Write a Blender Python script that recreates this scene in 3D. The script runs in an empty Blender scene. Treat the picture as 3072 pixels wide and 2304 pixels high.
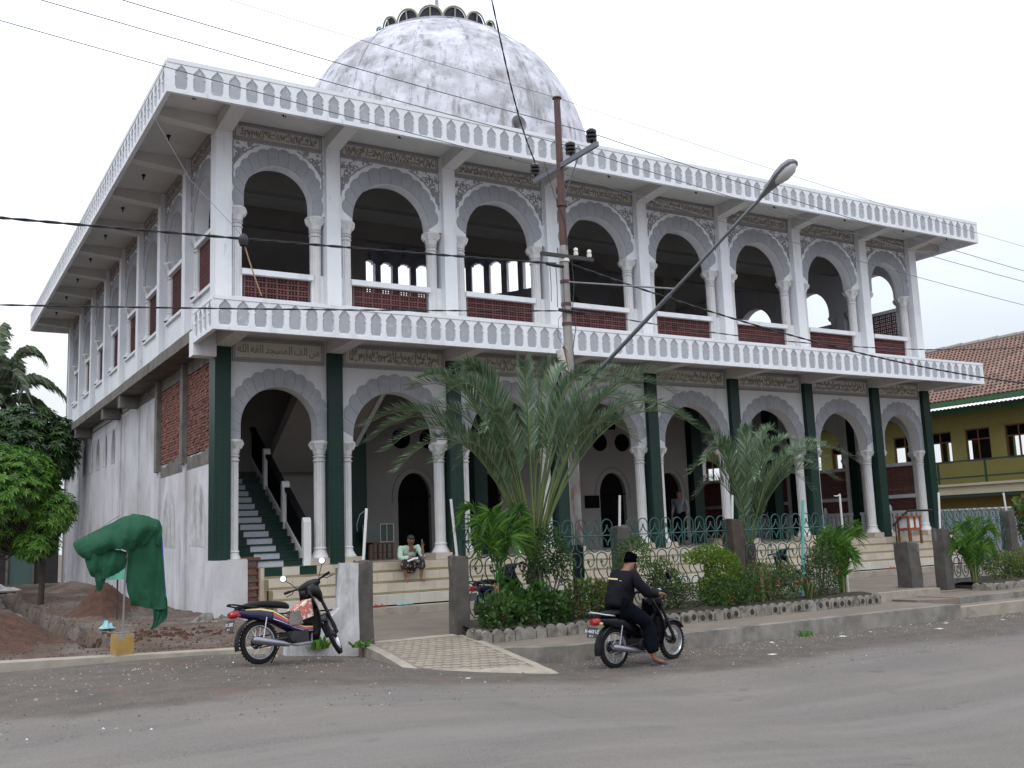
import bpy, bmesh, math, random
from mathutils import Vector, Matrix, noise
from math import sin, cos, pi, radians, sqrt, atan2
rnd = random.Random(7)
S = bpy.context.scene
COL = S.collection

# ------------------------------------------------------------------ camera, sky, sun, exposure
YAW, PITCH, ROLL = 0.545, 0.1488, -0.0376
CAM = Vector((-5.843, -22.434, 0.512))
def make_camera():
    f = Vector((sin(YAW)*cos(PITCH), cos(YAW)*cos(PITCH), sin(PITCH)))
    r = f.cross(Vector((0, 0, 1))).normalized(); u = r.cross(f)
    c, s = cos(ROLL), sin(ROLL)
    r2 = r*c + u*s; u2 = -r*s + u*c
    cd = bpy.data.cameras.new('camera'); co = bpy.data.objects.new('camera', cd); COL.objects.link(co)
    M = Matrix((r2, u2, -f)).transposed().to_4x4(); M.translation = CAM
    co.matrix_world = M
    cd.sensor_width = 36; cd.lens = 36*3020.5/3072; cd.clip_end = 2000; cd.clip_start = 0.1
    S.camera = co
make_camera()
SUN_EL, SUN_AZ = radians(58), radians(215)      # azimuth clockwise from +Y
w = bpy.data.worlds.new('World'); S.world = w; w.use_nodes = True
nt = w.node_tree; N = nt.nodes; L = nt.links
bg = N['Background']; bg.inputs[1].default_value = 0.1
sky = N.new('ShaderNodeTexSky'); sky.sky_type = 'NISHITA'; sky.sun_disc = False
sky.sun_elevation = SUN_EL; sky.sun_rotation = SUN_AZ; sky.dust_density = 4; sky.air_density = 1
tc = N.new('ShaderNodeTexCoord'); nz = N.new('ShaderNodeTexNoise'); nz.inputs['Scale'].default_value = 1.1; nz.inputs['Detail'].default_value = 5
mp = N.new('ShaderNodeMapping'); mp.inputs['Scale'].default_value = (1, 1, 2.6)
L.new(tc.outputs['Generated'], mp.inputs[0]); L.new(mp.outputs[0], nz.inputs['Vector'])
ramp = N.new('ShaderNodeValToRGB'); ramp.color_ramp.elements[0].position = .30; ramp.color_ramp.elements[1].position = .66
ramp.color_ramp.elements[0].color = (7.15, 8.05, 9.6, 1); ramp.color_ramp.elements[1].color = (11.1, 11.55, 11.7, 1)
L.new(nz.outputs['Fac'], ramp.inputs[0])
mx = N.new('ShaderNodeMixRGB'); mx.inputs[0].default_value = .93
L.new(sky.outputs[0], mx.inputs[1])
sep = N.new('ShaderNodeSeparateXYZ'); L.new(tc.outputs['Generated'], sep.inputs[0])
mr = N.new('ShaderNodeMapRange'); mr.inputs[1].default_value = .14; mr.inputs[2].default_value = .42; mr.inputs[3].default_value = 0.84; mr.inputs[4].default_value = 1.62
L.new(sep.outputs['Z'], mr.inputs[0])
mm = N.new('ShaderNodeVectorMath'); mm.operation = 'SCALE'; L.new(ramp.outputs[0], mm.inputs[0]); L.new(mr.outputs[0], mm.inputs['Scale'])
L.new(mm.outputs[0], mx.inputs[2]); L.new(mx.outputs[0], bg.inputs[0])
sd = bpy.data.lights.new('sun', 'SUN'); sd.energy = 0.95; sd.angle = radians(18); sd.color = (1, .985, .93)
so = bpy.data.objects.new('sun', sd); COL.objects.link(so)
so.rotation_euler = (pi/2-SUN_EL, 0, pi-SUN_AZ)
S.view_settings.view_transform = 'Standard'; S.view_settings.look = 'None'; S.view_settings.gamma = 1
S.view_settings.use_curve_mapping = False; S.view_settings.exposure = 0.08
S.cycles.max_bounces = 6; S.cycles.diffuse_bounces = 3; S.cycles.glossy_bounces = 2; S.cycles.transparent_max_bounces = 6

# ------------------------------------------------------------------ materials
def mat(name, col, rough=.8, col2=None, scale=6, detail=6, lo=.35, hi=.65, bump=0, bscale=30, metal=0, spec=None, stain=None, stretch=None, trans=0, tint=None):
    """base colour with optional second noise colour, streaky/patchy stain = (colour, scale, lo, hi, stretchZ, amount)"""
    m = bpy.data.materials.new(name); m.use_nodes = True; nt = m.node_tree; n = nt.nodes; l = nt.links
    b = n['Principled BSDF']; b.inputs['Roughness'].default_value = rough; b.inputs['Metallic'].default_value = metal
    if spec is not None: b.inputs['Specular IOR Level'].default_value = spec
    tc = n.new('ShaderNodeTexCoord'); src = None
    def noise_fac(sc, lo, hi, sz=1, det=6, sx=1):
        mp = n.new('ShaderNodeMapping'); mp.inputs['Scale'].default_value = (sx, sx, sz)
        geo = n.new('ShaderNodeNewGeometry'); l.new(geo.outputs['Position'], mp.inputs[0])
        t = n.new('ShaderNodeTexNoise'); t.inputs['Scale'].default_value = sc; t.inputs['Detail'].default_value = det; t.inputs['Roughness'].default_value = .62
        l.new(mp.outputs[0], t.inputs['Vector'])
        r = n.new('ShaderNodeMapRange'); r.inputs[1].default_value = lo; r.inputs[2].default_value = hi
        l.new(t.outputs['Fac'], r.inputs[0]); return r.outputs[0]
    rgb = n.new('ShaderNodeRGB'); rgb.outputs[0].default_value = (*col, 1); src = rgb.outputs[0]
    def mix(fac, c2, a=1):
        nonlocal src
        x = n.new('ShaderNodeMixRGB'); l.new(src, x.inputs[1]); x.inputs[2].default_value = (*c2, 1)
        if a != 1:
            k = n.new('ShaderNodeMath'); k.operation = 'MULTIPLY'; l.new(fac, k.inputs[0]); k.inputs[1].default_value = a; fac = k.outputs[0]
        l.new(fac, x.inputs[0]); src = x.outputs[0]
    if col2: mix(noise_fac(scale, lo, hi, det=detail), col2)
    for st in (stain or []):
        c, sc, slo, shi, sz, a = st; mix(noise_fac(sc, slo, shi, sz=sz), c, a)
    if tint:
        oi = n.new('ShaderNodeObjectInfo'); hs = n.new('ShaderNodeHueSaturation')
        r = n.new('ShaderNodeMapRange'); r.inputs[3].default_value = 1-tint; r.inputs[4].default_value = 1+tint
        l.new(oi.outputs['Random'], r.inputs[0]); l.new(r.outputs[0], hs.inputs['Value']); l.new(src, hs.inputs['Color']); src = hs.outputs[0]
    l.new(src, b.inputs['Base Color'])
    if bump:
        geo = n.new('ShaderNodeNewGeometry')
        t = n.new('ShaderNodeTexNoise'); t.inputs['Scale'].default_value = bscale; t.inputs['Detail'].default_value = 5; l.new(geo.outputs['Position'], t.inputs['Vector'])
        bp = n.new('ShaderNodeBump'); bp.inputs['Strength'].default_value = bump; bp.inputs['Distance'].default_value = .02
        l.new(t.outputs['Fac'], bp.inputs['Height']); l.new(bp.outputs[0], b.inputs['Normal'])
    if trans:
        tr = n.new('ShaderNodeBsdfTranslucent'); l.new(src, tr.inputs[0]); ms = n.new('ShaderNodeMixShader'); ms.inputs[0].default_value = trans
        out = n['Material Output']; l.new(b.outputs[0], ms.inputs[1]); l.new(tr.outputs[0], ms.inputs[2]); l.new(ms.outputs[0], out.inputs[0])
    return m
M = {}
M['white'] = mat('white_paint', (.78, .79, .83), .75, (.72, .73, .77), 1.5, stain=[((.42, .42, .44), 2.2, .54, .78, .15, .55), ((.33, .32, .32), 7, .62, .75, .25, .5)], bump=.12)
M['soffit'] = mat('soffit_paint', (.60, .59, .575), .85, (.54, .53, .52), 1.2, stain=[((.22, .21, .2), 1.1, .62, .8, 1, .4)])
M['whitewall'] = mat('wall_paint', (.67, .675, .705), .85, (.62, .625, .65), 1, stain=[((.32, .31, .33), 1.6, .54, .8, .12, .5)])
M['column'] = mat('column_paint', (.70, .69, .70), .6, (.62, .61, .61), 3, stain=[((.4, .38, .34), 4, .6, .85, .3, .35)])
M['grey'] = mat('grey_arch_paint', (.36, .365, .395), .75, (.29, .30, .335), 2.5)
M['greyup'] = mat('upper_arch_grey', (.325, .335, .365), .75, (.29, .30, .33), 2.5)
M['niche'] = mat('grey_niche_paint', (.385, .395, .435), .85, (.35, .36, .40), 8, stain=[((.62, .62, .68), 9, .57, .66, .8, .55)], tint=.06)
M['ornament'] = mat('ornament_paint', (.30, .295, .315), .8, (.36, .35, .37), 8)
M['panelback'] = mat('panel_ground', (.60, .575, .53), .85, (.55, .53, .49), 4)
M['letters'] = mat('lettering_paint', (.25, .24, .225), .8)
M['greentile'] = mat('dark_green_tile', (.005, .024, .017), .4, (.008, .032, .024), 2, spec=.3)
M['grout'] = mat('grout', (.022, .055, .045), .8)
M['vent'] = mat('terracotta_vent', (.14, .046, .048), .85, (.10, .034, .036), 6, tint=.2)
M['mortar'] = mat('vent_mortar', (.26, .17, .165), .9)
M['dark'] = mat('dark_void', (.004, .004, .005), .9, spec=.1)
M['interior'] = mat('interior_plaster', (.30, .29, .28), .9, (.25, .24, .23), .8)
M['interiorlow'] = mat('porch_plaster', (.29, .27, .26), .9, (.25, .235, .225), .8)
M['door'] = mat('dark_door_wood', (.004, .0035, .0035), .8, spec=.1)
M['cream'] = mat('cream_tile', (.50, .435, .36), .35, (.43, .37, .30), 2.5, stain=[((.25, .2, .13), 3, .6, .8, 1, .35)], tint=.07)
M['creamgrey'] = mat('pale_tile', (.52, .49, .44), .4, (.44, .41, .37), 2.5, tint=.06)
M['steptread'] = mat('tread_tile', (.26, .22, .13), .4, (.20, .17, .10), 2)
M['concrete'] = mat('weathered_concrete', (.21, .195, .175), .9, (.12, .11, .10), 3, stain=[((.05, .05, .045), 2.5, .52, .75, .3, .8)], bump=.3)
M['concretedark'] = mat('mossy_concrete', (.10, .092, .085), .95, (.06, .055, .05), 4, stain=[((.24, .23, .21), 3, .6, .72, .5, .7)], bump=.4)
M['slab'] = mat('slab_concrete', (.17, .155, .14), .95, (.11, .10, .09), 2.5, stain=[((.05, .047, .045), 2, .5, .7, .6, .8)], bump=.4)
M['brick'] = mat('red_brick', (.20, .078, .056), .9, (.13, .052, .042), 9, bump=.3, tint=.35, stain=[((.42, .37, .33), 7, .62, .7, 1, .7)])
M['brickmortar'] = mat('brick_mortar', (.12, .095, .085), .95, (.07, .055, .05), 9, bump=.6)
M['dirtywall'] = mat('dirty_plaster', (.60, .59, .62), .9, (.50, .48, .50), 1.2, stain=[((.17, .16, .165), 2.1, .55, .76, .10, .8), ((.66, .65, .70), .9, .5, .62, .5, .6), ((.30, .28, .27), .55, .52, .70, .7, .55), ((.14, .13, .13), 5, .60, .75, .12, .6)], bump=.12)
M['domemat'] = mat('dome_paint', (.66, .66, .74), .85, (.47, .46, .51), 1.6, stain=[((.24, .23, .245), .55, .47, .66, 1.5, .75), ((.17, .16, .16), 3.2, .53, .68, .30, .75), ((.12, .11, .11), 9, .60, .70, .5, .7), ((.76, .76, .85), 1.1, .56, .70, .8, .65)], bump=.2)
M['dark_violet'] = mat('crown_panel', (.03, .028, .045), .6)
M['cement'] = mat('smooth_cement', (.36, .32, .26), .9, (.27, .24, .20), 3, stain=[((.14, .12, .10), 2, .56, .72, 1, .7)], bump=.2)
M['paver'] = mat('paver', (.31, .27, .22), .92, (.26, .22, .18), 3, stain=[((.15, .13, .11), 1.2, .5, .7, 1, .6)], bump=.3, tint=.04)
M['paverjoint'] = mat('paver_joint', (.21, .18, .15), 1)
M['kerb'] = mat('kerb_concrete', (.25, .235, .21), .9, (.15, .14, .125), 2.2, stain=[((.09, .085, .08), 1.5, .52, .62, .8, .75)], bump=.3)
M['yard'] = mat('yard_paving', (.205, .168, .138), .9, (.15, .125, .102), 1.1, stain=[((.12, .10, .085), 1.8, .55, .7, 1, .6)], bump=.2)
M['dirt'] = mat('brown_earth', (.125, .080, .058), 1, (.080, .052, .040), 1.8, stain=[((.15, .128, .112), 1.1, .46, .60, 1, .85), ((.04, .026, .02), 7, .55, .7, 1, .7)], bump=1, bscale=14)
M['mound'] = mat('dug_earth', (.10, .048, .030), 1, (.055, .028, .02), 5, bump=1, bscale=22)
M['gravelpile'] = mat('gravel_heap', (.13, .12, .115), 1, (.05, .045, .045), 30, bump=1, bscale=60)
M['soil'] = mat('planter_soil', (.03, .022, .016), 1, (.05, .035, .025), 8, bump=1)
M['pole'] = mat('galvanised_pole', (.33, .31, .30), .6, (.24, .22, .21), 3, stain=[((.16, .06, .045), 3.5, .53, .62, .25, .9)], metal=0)
M['polered'] = mat('rusty_red_pole', (.115, .05, .045), .7, (.07, .038, .038), 4, stain=[((.30, .27, .26), 5, .6, .68, .3, .8)])
M['blackpaint'] = mat('black_paint', (.006, .006, .008), .5, spec=.3)
M['steel'] = mat('grey_steel', (.17, .175, .20), .45, metal=.3)
M['lampshell'] = mat('lamp_shell', (.22, .22, .235), .5, (.16, .16, .17), 6)
M['glass'] = mat('lamp_glass', (.62, .63, .66), .15)
M['porcelain'] = mat('white_porcelain', (.72, .73, .66), .2)
M['insul'] = mat('brown_insulator', (.018, .014, .014), .25)
M['wire'] = mat('black_wire', (.015, .016, .02), .6)
M['wiregrey'] = mat('grey_wire', (.10, .11, .14), .5)
M['fence'] = mat('green_iron', (.036, .105, .090), .5, (.022, .065, .058), 8)
M['pipe'] = mat('white_pipe', (.62, .61, .60), .5)
M['tealpipe'] = mat('teal_pipe', (.10, .36, .34), .5)
M['tarp'] = mat('green_tarp', (.016, .092, .048), .8, (.011, .066, .035), 3, trans=.08, bump=.5, bscale=7, spec=.3)
M['tarpblue'] = mat('blue_tarp_back', (.03, .06, .30), .6)
M['net'] = mat('pale_green_net', (.16, .50, .36), .8, trans=.4)
M['canyellow'] = mat('yellow_tin', (.42, .25, .05), .6, (.32, .19, .06), 5, stain=[((.28, .26, .24), 4, .48, .56, 1, .9), ((.12, .06, .03), 6, .6, .7, 1, .8)])
M['wood'] = mat('brown_wood', (.17, .06, .028), .55, (.12, .045, .022), 6)
M['orangewood'] = mat('orange_wood', (.26, .075, .03), .5, (.20, .06, .025), 6)
M['cabglass'] = mat('cabinet_glass', (.10, .115, .11), .15)
M['alum'] = mat('pale_frame', (.50, .55, .54), .4)
M['yellow'] = mat('olive_yellow_paint', (.27, .245, .075), .85, (.235, .215, .065), .8)
M['ochre'] = mat('ochre_paint', (.24, .175, .045), .85, (.20, .15, .04), 1)
M['ledge'] = mat('cream_ledge', (.50, .45, .33), .8, (.44, .40, .29), 1)
M['rooftile'] = mat('clay_tile', (.265, .165, .135), .9, (.20, .125, .105), 3, tint=.28)
M['ridge'] = mat('ridge_cement', (.28, .25, .25), .9)
M['greenbeam'] = mat('green_beam', (.028, .085, .03), .6)
M['darkgreenrail'] = mat('dark_green_rail', (.018, .045, .035), .5)
M['corr'] = mat('corrugated_white', (.85, .86, .86), .5)
M['bluewhite'] = mat('blue_white_wall', (.40, .43, .50), .9, (.34, .37, .43), 1)
M['dirtybrown'] = mat('bark', (.075, .055, .042), .95, (.045, .034, .028), 5, bump=.5)
M['black_rubber'] = mat('tyre_rubber', (.012, .0115, .013), .85, spec=.25)
M['chrome'] = mat('chrome', (.62, .62, .66), .18, metal=.9)
M['rimsteel'] = mat('rim_steel', (.45, .45, .48), .3, metal=.8)
M['bikeblack'] = mat('gloss_black', (.004, .004, .006), .3, spec=.35)
M['bikepurple'] = mat('deep_blue_fairing', (.014, .012, .05), .15)
M['seatblack'] = mat('seat_vinyl', (.009, .009, .012), .6, spec=.3)
M['engine'] = mat('engine_metal', (.025, .024, .027), .5, metal=.4)
M['exhaust'] = mat('exhaust_metal', (.27, .26, .31), .3, metal=.75)
M['redlens'] = mat('red_lens', (.30, .012, .02), .15)
M['stripe_red'] = mat('red_stripe', (.42, .07, .05), .3)
M['stripe_yellow'] = mat('yellow_stripe', (.65, .52, .22), .3)
M['stripe_violet'] = mat('violet_stripe', (.17, .05, .26), .3)
M['stripe_white'] = mat('white_stripe', (.7, .7, .75), .3)
M['mirror'] = mat('mirror_glass', (.9, .9, .95), .04, metal=1)
M['plate'] = mat('plate_back', (.03, .03, .035), .5)
M['platetext'] = mat('plate_text', (.65, .65, .68), .5)
M['skin'] = mat('skin', (.20, .095, .06), .6, (.17, .08, .05), 14)
M['jacket'] = mat('black_jacket', (.0045, .0045, .007), .7, (.008, .008, .012), 6, bump=1, bscale=7, spec=.12)
M['trousers'] = mat('black_trousers', (.005, .0065, .010), .95, bump=1, bscale=8, spec=.05)
M['velvet'] = mat('black_cap', (.002, .002, .003), 1, spec=0)
M['greenshirt'] = mat('pale_green_shirt', (.40, .52, .44), .85, (.34, .45, .38), 5, bump=.5, bscale=14)
M['sarong'] = mat('dark_batik_sarong', (.022, .016, .018), .9, (.30, .25, .22), 16, detail=1, lo=.60, hi=.62)
M['paper'] = mat('paper', (.70, .71, .74), .8)
M['hair'] = mat('black_hair', (.01, .009, .009), .6)
M['sandal'] = mat('sandal', (.05, .035, .06), .8)
M['redplastic'] = mat('red_plastic', (.35, .03, .02), .5)
M['stone'] = mat('gravel_stone', (.17, .155, .14), .9, tint=.3)
M['stone2'] = mat('pale_stone', (.30, .28, .25), .9)
M['litter'] = mat('litter', (.6, .6, .6), .8)
M['litterblue'] = mat('blue_litter', (.25, .5, .55), .6)
M['edging'] = mat('edging_block', (.25, .235, .205), .95, (.17, .16, .14), 6, stain=[((.08, .075, .07), 5, .5, .6, 1, .8)], bump=.3, tint=.15)
M['flower'] = mat('red_flower', (.5, .04, .02), .6)
def leafm(name, c1, c2, tr=.25, rough=.5):
    return mat(name, c1, rough, c2, 2.2, lo=.4, hi=.6, trans=tr)
M['datefrond'] = leafm('date_leaflet', (.070, .135, .055), (.105, .175, .095), .25, .4)
M['datefrond2'] = leafm('date_leaflet_pale', (.19, .25, .17), (.25, .31, .22), .2, .35)
M['petiole'] = mat('petiole', (.12, .15, .05), .6, (.09, .12, .04), 4)
M['areca'] = leafm('areca_leaflet', (.040, .13, .018), (.085, .20, .030), .3)
M['leafdark'] = leafm('dark_leaf', (.022, .055, .016), (.035, .08, .025), .2)
M['leafmid'] = leafm('mid_leaf', (.06, .135, .03), (.09, .18, .045), .3)
M['leafbright'] = leafm('bright_leaf', (.085, .23, .02), (.14, .30, .04), .35)
M['leafyellow'] = leafm('yellow_green_leaf', (.15, .21, .025), (.22, .27, .04), .3)
M['leafgrey'] = leafm('grey_green_leaf', (.07, .085, .04), (.10, .12, .06), .2)
M['drygrass'] = leafm('dry_blade', (.24, .20, .09), (.18, .17, .07), .2)
M['leafyellow2'] = leafm('fresh_leaf', (.12, .26, .03), (.16, .30, .05), .35)
M['leafareca'] = leafm('areca_pale', (.13, .26, .03), (.16, .30, .05), .3)
M['coco'] = leafm('coconut_leaflet', (.05, .08, .035), (.10, .12, .07), .2)

# ------------------------------------------------------------------ mesh helpers
class MB:
    def __init__(s): s.v = []; s.f = []; s.m = []; s.mats = []; s.cur = 0
    def use(s, m):
        if m not in s.mats: s.mats.append(m)
        s.cur = s.mats.index(m); return s
    def add(s, vs, fs):
        o = len(s.v); s.v += [tuple(v) for v in vs]
        for f in fs: s.f.append(tuple(i+o for i in f)); s.m.append(s.cur)
    def box(s, x0, x1, y0, y1, z0, z1):
        s.add([(x0,y0,z0),(x1,y0,z0),(x1,y1,z0),(x0,y1,z0),(x0,y0,z1),(x1,y0,z1),(x1,y1,z1),(x0,y1,z1)],
              [(0,3,2,1),(4,5,6,7),(0,1,5,4),(1,2,6,5),(2,3,7,6),(3,0,4,7)])
    def hexa(s, p): s.add(p, [(0,3,2,1),(4,5,6,7),(0,1,5,4),(1,2,6,5),(2,3,7,6),(3,0,4,7)])
    def tube(s, pts, r, n=6, cap=True):
        pts = [Vector(p) for p in pts]; rs = r if isinstance(r, (list, tuple)) else [r]*len(pts)
        ring = []; up = None
        for i, p in enumerate(pts):
            t = (pts[min(i+1, len(pts)-1)]-pts[max(i-1, 0)])
            if t.length < 1e-9: t = Vector((0, 0, 1))
            t.normalize()
            if up is None: up = Vector((0, 0, 1)) if abs(t.z) < .9 else Vector((1, 0, 0))
            a = t.cross(up)
            if a.length < 1e-6: a = t.cross(Vector((1, .3, 0)))
            a.normalize(); b = a.cross(t); up = b
            ring.append([p+(a*cos(2*pi*k/n)+b*sin(2*pi*k/n))*rs[i] for k in range(n)])
        vs = [v for rg in ring for v in rg]; fs = []
        for i in range(len(pts)-1):
            for k in range(n):
                fs.append((i*n+k, i*n+(k+1) % n, (i+1)*n+(k+1) % n, (i+1)*n+k))
        if cap: fs.append(tuple(range(n-1, -1, -1))); fs.append(tuple(range((len(pts)-1)*n, len(pts)*n)))
        s.add(vs, fs)
    def lathe(s, prof, c=(0, 0, 0), n=16, axis='z', arc=None):
        vs = []; fs = []; m = len(prof)
        for k in range(n):
            a = 2*pi*k/n
            for r, h in prof:
                if axis == 'z': p = (c[0]+r*cos(a), c[1]+r*sin(a), c[2]+h)
                elif axis == 'y': p = (c[0]+r*cos(a), c[1]+h, c[2]+r*sin(a))
                else: p = (c[0]+h, c[1]+r*cos(a), c[2]+r*sin(a))
                vs.append(p)
        for k in range(n):
            for i in range(m-1):
                fs.append((k*m+i, ((k+1) % n)*m+i, ((k+1) % n)*m+i+1, k*m+i+1))
        s.add(vs, fs)
    def prism(s, poly, d0, d1, plane='xz'):
        n = len(poly)
        def P(a, d):
            return (a[0], d, a[1]) if plane == 'xz' else ((d, a[0], a[1]) if plane == 'yz' else (a[0], a[1], d))
        vs = [P(a, d0) for a in poly]+[P(a, d1) for a in poly]
        fs = [tuple(range(n)), tuple(range(2*n-1, n-1, -1))]
        for i in range(n): fs.append((i, i+n, (i+1) % n+n, (i+1) % n))
        s.add(vs, fs)
    def mesh(s, name, mt=None, smooth=False, fixn=False):
        me = bpy.data.meshes.new(name); me.from_pydata(s.v, [], s.f); me.update()
        ms = s.mats if s.mats else [mt]
        for x in ms: me.materials.append(M[x] if isinstance(x, str) else x)
        if s.mats:
            me.polygons.foreach_set('material_index', s.m)
        if fixn:
            b = bmesh.new(); b.from_mesh(me); bmesh.ops.recalc_face_normals(b, faces=b.faces); b.to_mesh(me); b.free()
        if smooth:
            me.polygons.foreach_set('use_smooth', [True]*len(me.polygons))
            try: me.set_sharp_from_angle(angle=radians(40))
            except Exception: pass
        return me
    def build(s, name, mt=None, parent=None, loc=None, rz=0, smooth=False, fixn=False):
        return place(name, s.mesh(name, mt, smooth, fixn), parent, loc, rz)
def place(name, me, parent=None, loc=None, rz=0, rot=None):
    o = bpy.data.objects.new(name, me); COL.objects.link(o)
    if parent: o.parent = parent
    if loc is not None: o.location = loc
    if rot is not None: o.rotation_euler = rot
    elif rz: o.rotation_euler = (0, 0, rz)
    return o
def tag(o, label=None, cat=None, group=None, kind=None):
    if label: o['label'] = label
    if cat: o['category'] = cat
    if group: o['group'] = group
    if kind: o['kind'] = kind
    return o
def thing(name, label, cat, loc=(0, 0, 0), rz=0, group=None):
    o = bpy.data.objects.new(name, None); COL.objects.link(o); o.location = loc; o.rotation_euler = (0, 0, rz); o.empty_display_size = .3
    return tag(o, label, cat, group)
def copy_tree(o, parent=None, loc=None, rz=None, label=None):
    c = o.copy(); COL.objects.link(c)
    if parent: c.parent = parent
    if loc is not None: c.location = loc
    if rz is not None: c.rotation_euler = (0, 0, rz)
    if label: c['label'] = label
    for ch in list(o.children): copy_tree(ch, c)
    return c
def lerp(a, b, t): return a+(b-a)*t
def smooth01(t): t = max(0, min(1, t)); return t*t*(3-2*t)

# ------------------------------------------------------------------ the ground
def zroad(x, y):
    z = -1.06-.37*smooth01((x+2.6)/5.6)-.006*max(x-5, 0)
    return z
def grid(name, x0, x1, y0, y1, dx, dy, zf, mt, kind='structure', smooth=True):
    nx = max(1, int((x1-x0)/dx)); ny = max(1, int((y1-y0)/dy)); vs = []; fs = []
    for j in range(ny+1):
        for i in range(nx+1):
            x = lerp(x0, x1, i/nx); y = lerp(y0, y1, j/ny); vs.append((x, y, zf(x, y)))
    for j in range(ny):
        for i in range(nx):
            a = j*(nx+1)+i; fs.append((a, a+1, a+nx+2, a+nx+1))
    mb = MB(); mb.add(vs, fs); return tag(mb.build(name, mt, smooth=smooth), kind=kind)
def ground_material():
    m = bpy.data.materials.new('road_surface'); m.use_nodes = True; nt = m.node_tree; n = nt.nodes; l = nt.links
    b = n['Principled BSDF']; b.inputs['Roughness'].default_value = .9
    geo = n.new('ShaderNodeNewGeometry'); sp = n.new('ShaderNodeSeparateXYZ'); l.new(geo.outputs['Position'], sp.inputs[0])
    def noise_(sc, det=6, vec=None, rough=.6):
        t = n.new('ShaderNodeTexNoise'); t.inputs['Scale'].default_value = sc; t.inputs['Detail'].default_value = det; t.inputs['Roughness'].default_value = rough
        l.new(vec or geo.outputs['Position'], t.inputs['Vector']); return t.outputs['Fac']
    def mr(x, a, b_, c=0, d=1):
        r = n.new('ShaderNodeMapRange'); r.inputs[1].default_value = a; r.inputs[2].default_value = b_; r.inputs[3].default_value = c; r.inputs[4].default_value = d
        l.new(x, r.inputs[0]); return r.outputs[0]
    def math_(op, a, b_):
        r = n.new('ShaderNodeMath'); r.operation = op
        for i, q in enumerate((a, b_)):
            if isinstance(q, (int, float)): r.inputs[i].default_value = q
            else: l.new(q, r.inputs[i])
        return r.outputs[0]
    def mix(f, a, b_):
        x = n.new('ShaderNodeMixRGB')
        for i, q in enumerate((f, a, b_)):
            if isinstance(q, tuple): x.inputs[i].default_value = (*q, 1)
            elif isinstance(q, (int, float)): x.inputs[i].default_value = q
            else: l.new(q, x.inputs[i])
        return x.outputs[0]
    # asphalt body, brown dusty shoulder, loose dark gravel speckle
    asph = mix(mr(noise_(.55), .35, .65), (.145, .125, .112), (.108, .096, .090))
    asph = mix(mr(noise_(90, 2), .45, .62, 0, .5), asph, (.26, .235, .21))
    asph = mix(mr(noise_(55, 3), .56, .66, 0, .55), asph, (.075, .068, .062))
    asph = mix(mr(noise_(.9, 5), .58, .62, 0, .22), asph, (.10, .09, .085))
    mp = n.new('ShaderNodeMapping'); mp.inputs['Scale'].default_value = (.12, 1.3, 1); l.new(geo.outputs['Position'], mp.inputs[0])
    asph = mix(mr(noise_(1.2, 4, mp.outputs[0]), .5, .7, 0, .5), asph, (.20, .185, .17))
    asph = mix(mr(noise_(1.7, 3), .64, .72, 0, .6), asph, (.08, .078, .08))
    vo = n.new('ShaderNodeTexVoronoi'); vo.feature = 'DISTANCE_TO_EDGE'; vo.inputs['Scale'].default_value = .42; wv = n.new('ShaderNodeVectorMath'); wv.operation = 'ADD'; nn_ = n.new('ShaderNodeTexNoise'); nn_.inputs['Scale'].default_value = 1.6; nn_.inputs['Detail'].default_value = 6; l.new(geo.outputs['Position'], nn_.inputs['Vector']); l.new(geo.outputs['Position'], wv.inputs[0]); l.new(nn_.outputs['Color'], wv.inputs[1]); l.new(wv.outputs[0], vo.inputs['Vector'])
    asph = mix(math_('MULTIPLY', mr(vo.outputs['Distance'], 0, .006, .45, 0), mr(noise_(.33, 2), .5, .6)), asph, (.06, .055, .05))
    should = mix(mr(noise_(2.6), .38, .62), (.125, .100, .083), (.082, .069, .061))
    should = mix(mr(noise_(60, 3), .50, .66, 0, .8), should, (.05, .045, .042))
    should = mix(mr(noise_(45, 2), .60, .70, 0, .8), should, (.24, .215, .19))
    should = mix(mr(noise_(.7, 3), .60, .70, 0, .5), should, (.15, .075, .055))
    ln = math_('ADD', sp.outputs['Y'], math_('MULTIPLY', noise_(.5, 6), 2.6))
    fac = mr(ln, -10.6, -9.9)
    col = mix(fac, asph, should)
    l.new(col, b.inputs['Base Color'])
    bp = n.new('ShaderNodeBump'); bp.inputs['Distance'].default_value = .012
    l.new(mr(fac, 0, 1, .25, 1), bp.inputs['Strength']); l.new(noise_(38, 8, rough=.75), bp.inputs['Height']); l.new(bp.outputs[0], b.inputs['Normal'])
    return m
M['road'] = ground_material()
grid('road', -70, 110, -45, -6.9, 1.0, 1.0, zroad, 'road')
gfar = MB(); gfar.box(-700, 900, -600, 900, -3.2, -1.9); tag(gfar.build('ground', 'dirt'), kind='structure')

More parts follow.
